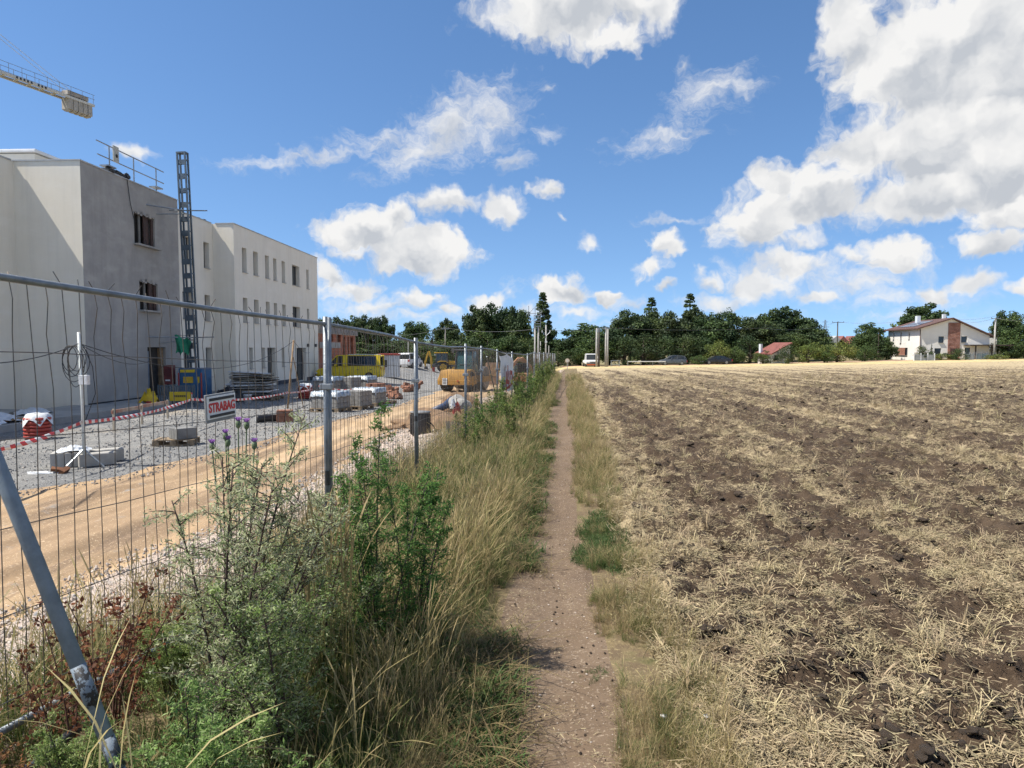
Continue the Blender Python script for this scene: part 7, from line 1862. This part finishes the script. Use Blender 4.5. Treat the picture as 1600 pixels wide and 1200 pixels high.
# ------------------------------------------------------------------ tower crane: the counter-jib reaches into the picture
tip, inn = at(145, 166, 90), at(0, 117, 79.2)
zc = (tip.z + inn.z) / 2
dr_ = Vector((tip.x - inn.x, tip.y - inn.y, 0)).normalized(); ang = math.atan2(dr_.y, dr_.x)
mast = Vector((tip.x, tip.y, 0)) - dr_ * 19.5
gzc = h(mast.x, 60)
t = thing('tower_crane', 'pale tower crane counter-jib with concrete counterweights above the cream building', 'crane', (mast.x, mast.y, gzc), ang)
m_cr = mat('crane_cream', (.60, .565, .50), .55, (.50, .47, .42), 3, grime=.2); m_cw = mat('counterweight', (.43, .39, .34), .9, (.34, .305, .265), 1.2, grime=.2)
Z = zc - gzc
def cbar(a_, b_, r_, name, m=m_cr, parent=t): return MB().tube([a_, b_], r_, 5).build(name, m, parent)
for s in (-.62, .62): MB().box((9.6, s, Z), (19.2, .18, .30)).build('chord', m_cr, t)
for k in range(13): MB().box((.8 + k * 1.5, 0, Z - .05), (.12, 1.1, .14)).build('cross_beam', m_cr, t)
MB().box((8, 0, Z + .22), (15.6, 1.0, .04)).build('walkway', m_galv, t)
for s in (-.7, .7):
    for zz_ in (.75, 1.3): cbar((1, s, Z + zz_), (19.2, s, Z + zz_), .028, 'hand_rail', m_galv)
    for k in range(13): cbar((1 + k * 1.5, s, Z + .2), (1 + k * 1.5, s, Z + 1.3), .028, 'rail_post', m_galv)
    cbar((.2, s * .3, Z + 7.5), (17.5, s * .7, Z + .3), .03, 'tie_bar')
    cbar((4.8, s, Z + .2), (5.6, s * .6, Z + 2.3), .07, 'winch_frame'); cbar((6.6, s, Z + .2), (5.6, s * .6, Z + 2.3), .07, 'winch_frame')
for k in range(5):
    MB().box((16.0 + k * .66, 0, Z - .75), (.58, 1.25, 1.4)).build('counterweight', m_cw, t, .05)
    MB().box((16.0 + k * .66, 0, Z - 1.50), (.46, .8, .2)).build('weight_foot', m_cw, t, .03)
MB().box((17.0, -.1, Z + .55), (2.8, 1.1, .55)).build('winch_housing', mat('winch_brown', (.26, .215, .18), .7, (.40, .36, .31), 1.5), t, .05)
for k in range(9):
    if k != 5: MB().box((9.4 + k * .42, -.735, Z + .02), (.20, .012, .26)).build('letter_mark', m_black, t)
for (sx, sy) in ((-.8, -.8), (.8, -.8), (-.8, .8), (.8, .8)): MB().box((sx, sy, Z / 2), (.18, .18, Z)).build('mast_leg', m_cr, t)
for k in range(14):
    z0_, z1_ = k * Z / 14, (k + 1) * Z / 14
    br2 = MB()
    for (a_, b_) in (((-.8, -.8), (.8, -.8)), ((.8, -.8), (.8, .8)), ((.8, .8), (-.8, .8)), ((-.8, .8), (-.8, -.8))): br2.tube([(a_[0], a_[1], z0_), (b_[0], b_[1], z1_)], .06, 4)
    br2.build('mast_brace', m_cr, t)
MB().loft([[(-.8, -.8, Z), (.8, -.8, Z), (.8, .8, Z), (-.8, .8, Z)], [(-.15, -.15, Z + 7.6), (.15, -.15, Z + 7.6), (.15, .15, Z + 7.6), (-.15, .15, Z + 7.6)]]).build('tower_head', m_cr, t)
for s in (-.6, .6): cbar((-.6, s, Z), (-38, s, Z), .11, 'jib_chord')
cbar((-.6, 0, Z + 1.3), (-38, 0, Z + 1.1), .11, 'jib_chord')
jb = MB()
for k in range(24):
    x_ = -.8 - k * 1.55
    for s in (-.6, .6): jb.tube([(x_, s, Z), (x_ - .78, 0, Z + 1.2), (x_ - 1.55, s, Z)], .04, 4)
tag(jb.build('jib_lacing', m_cr, t), kind='stuff')
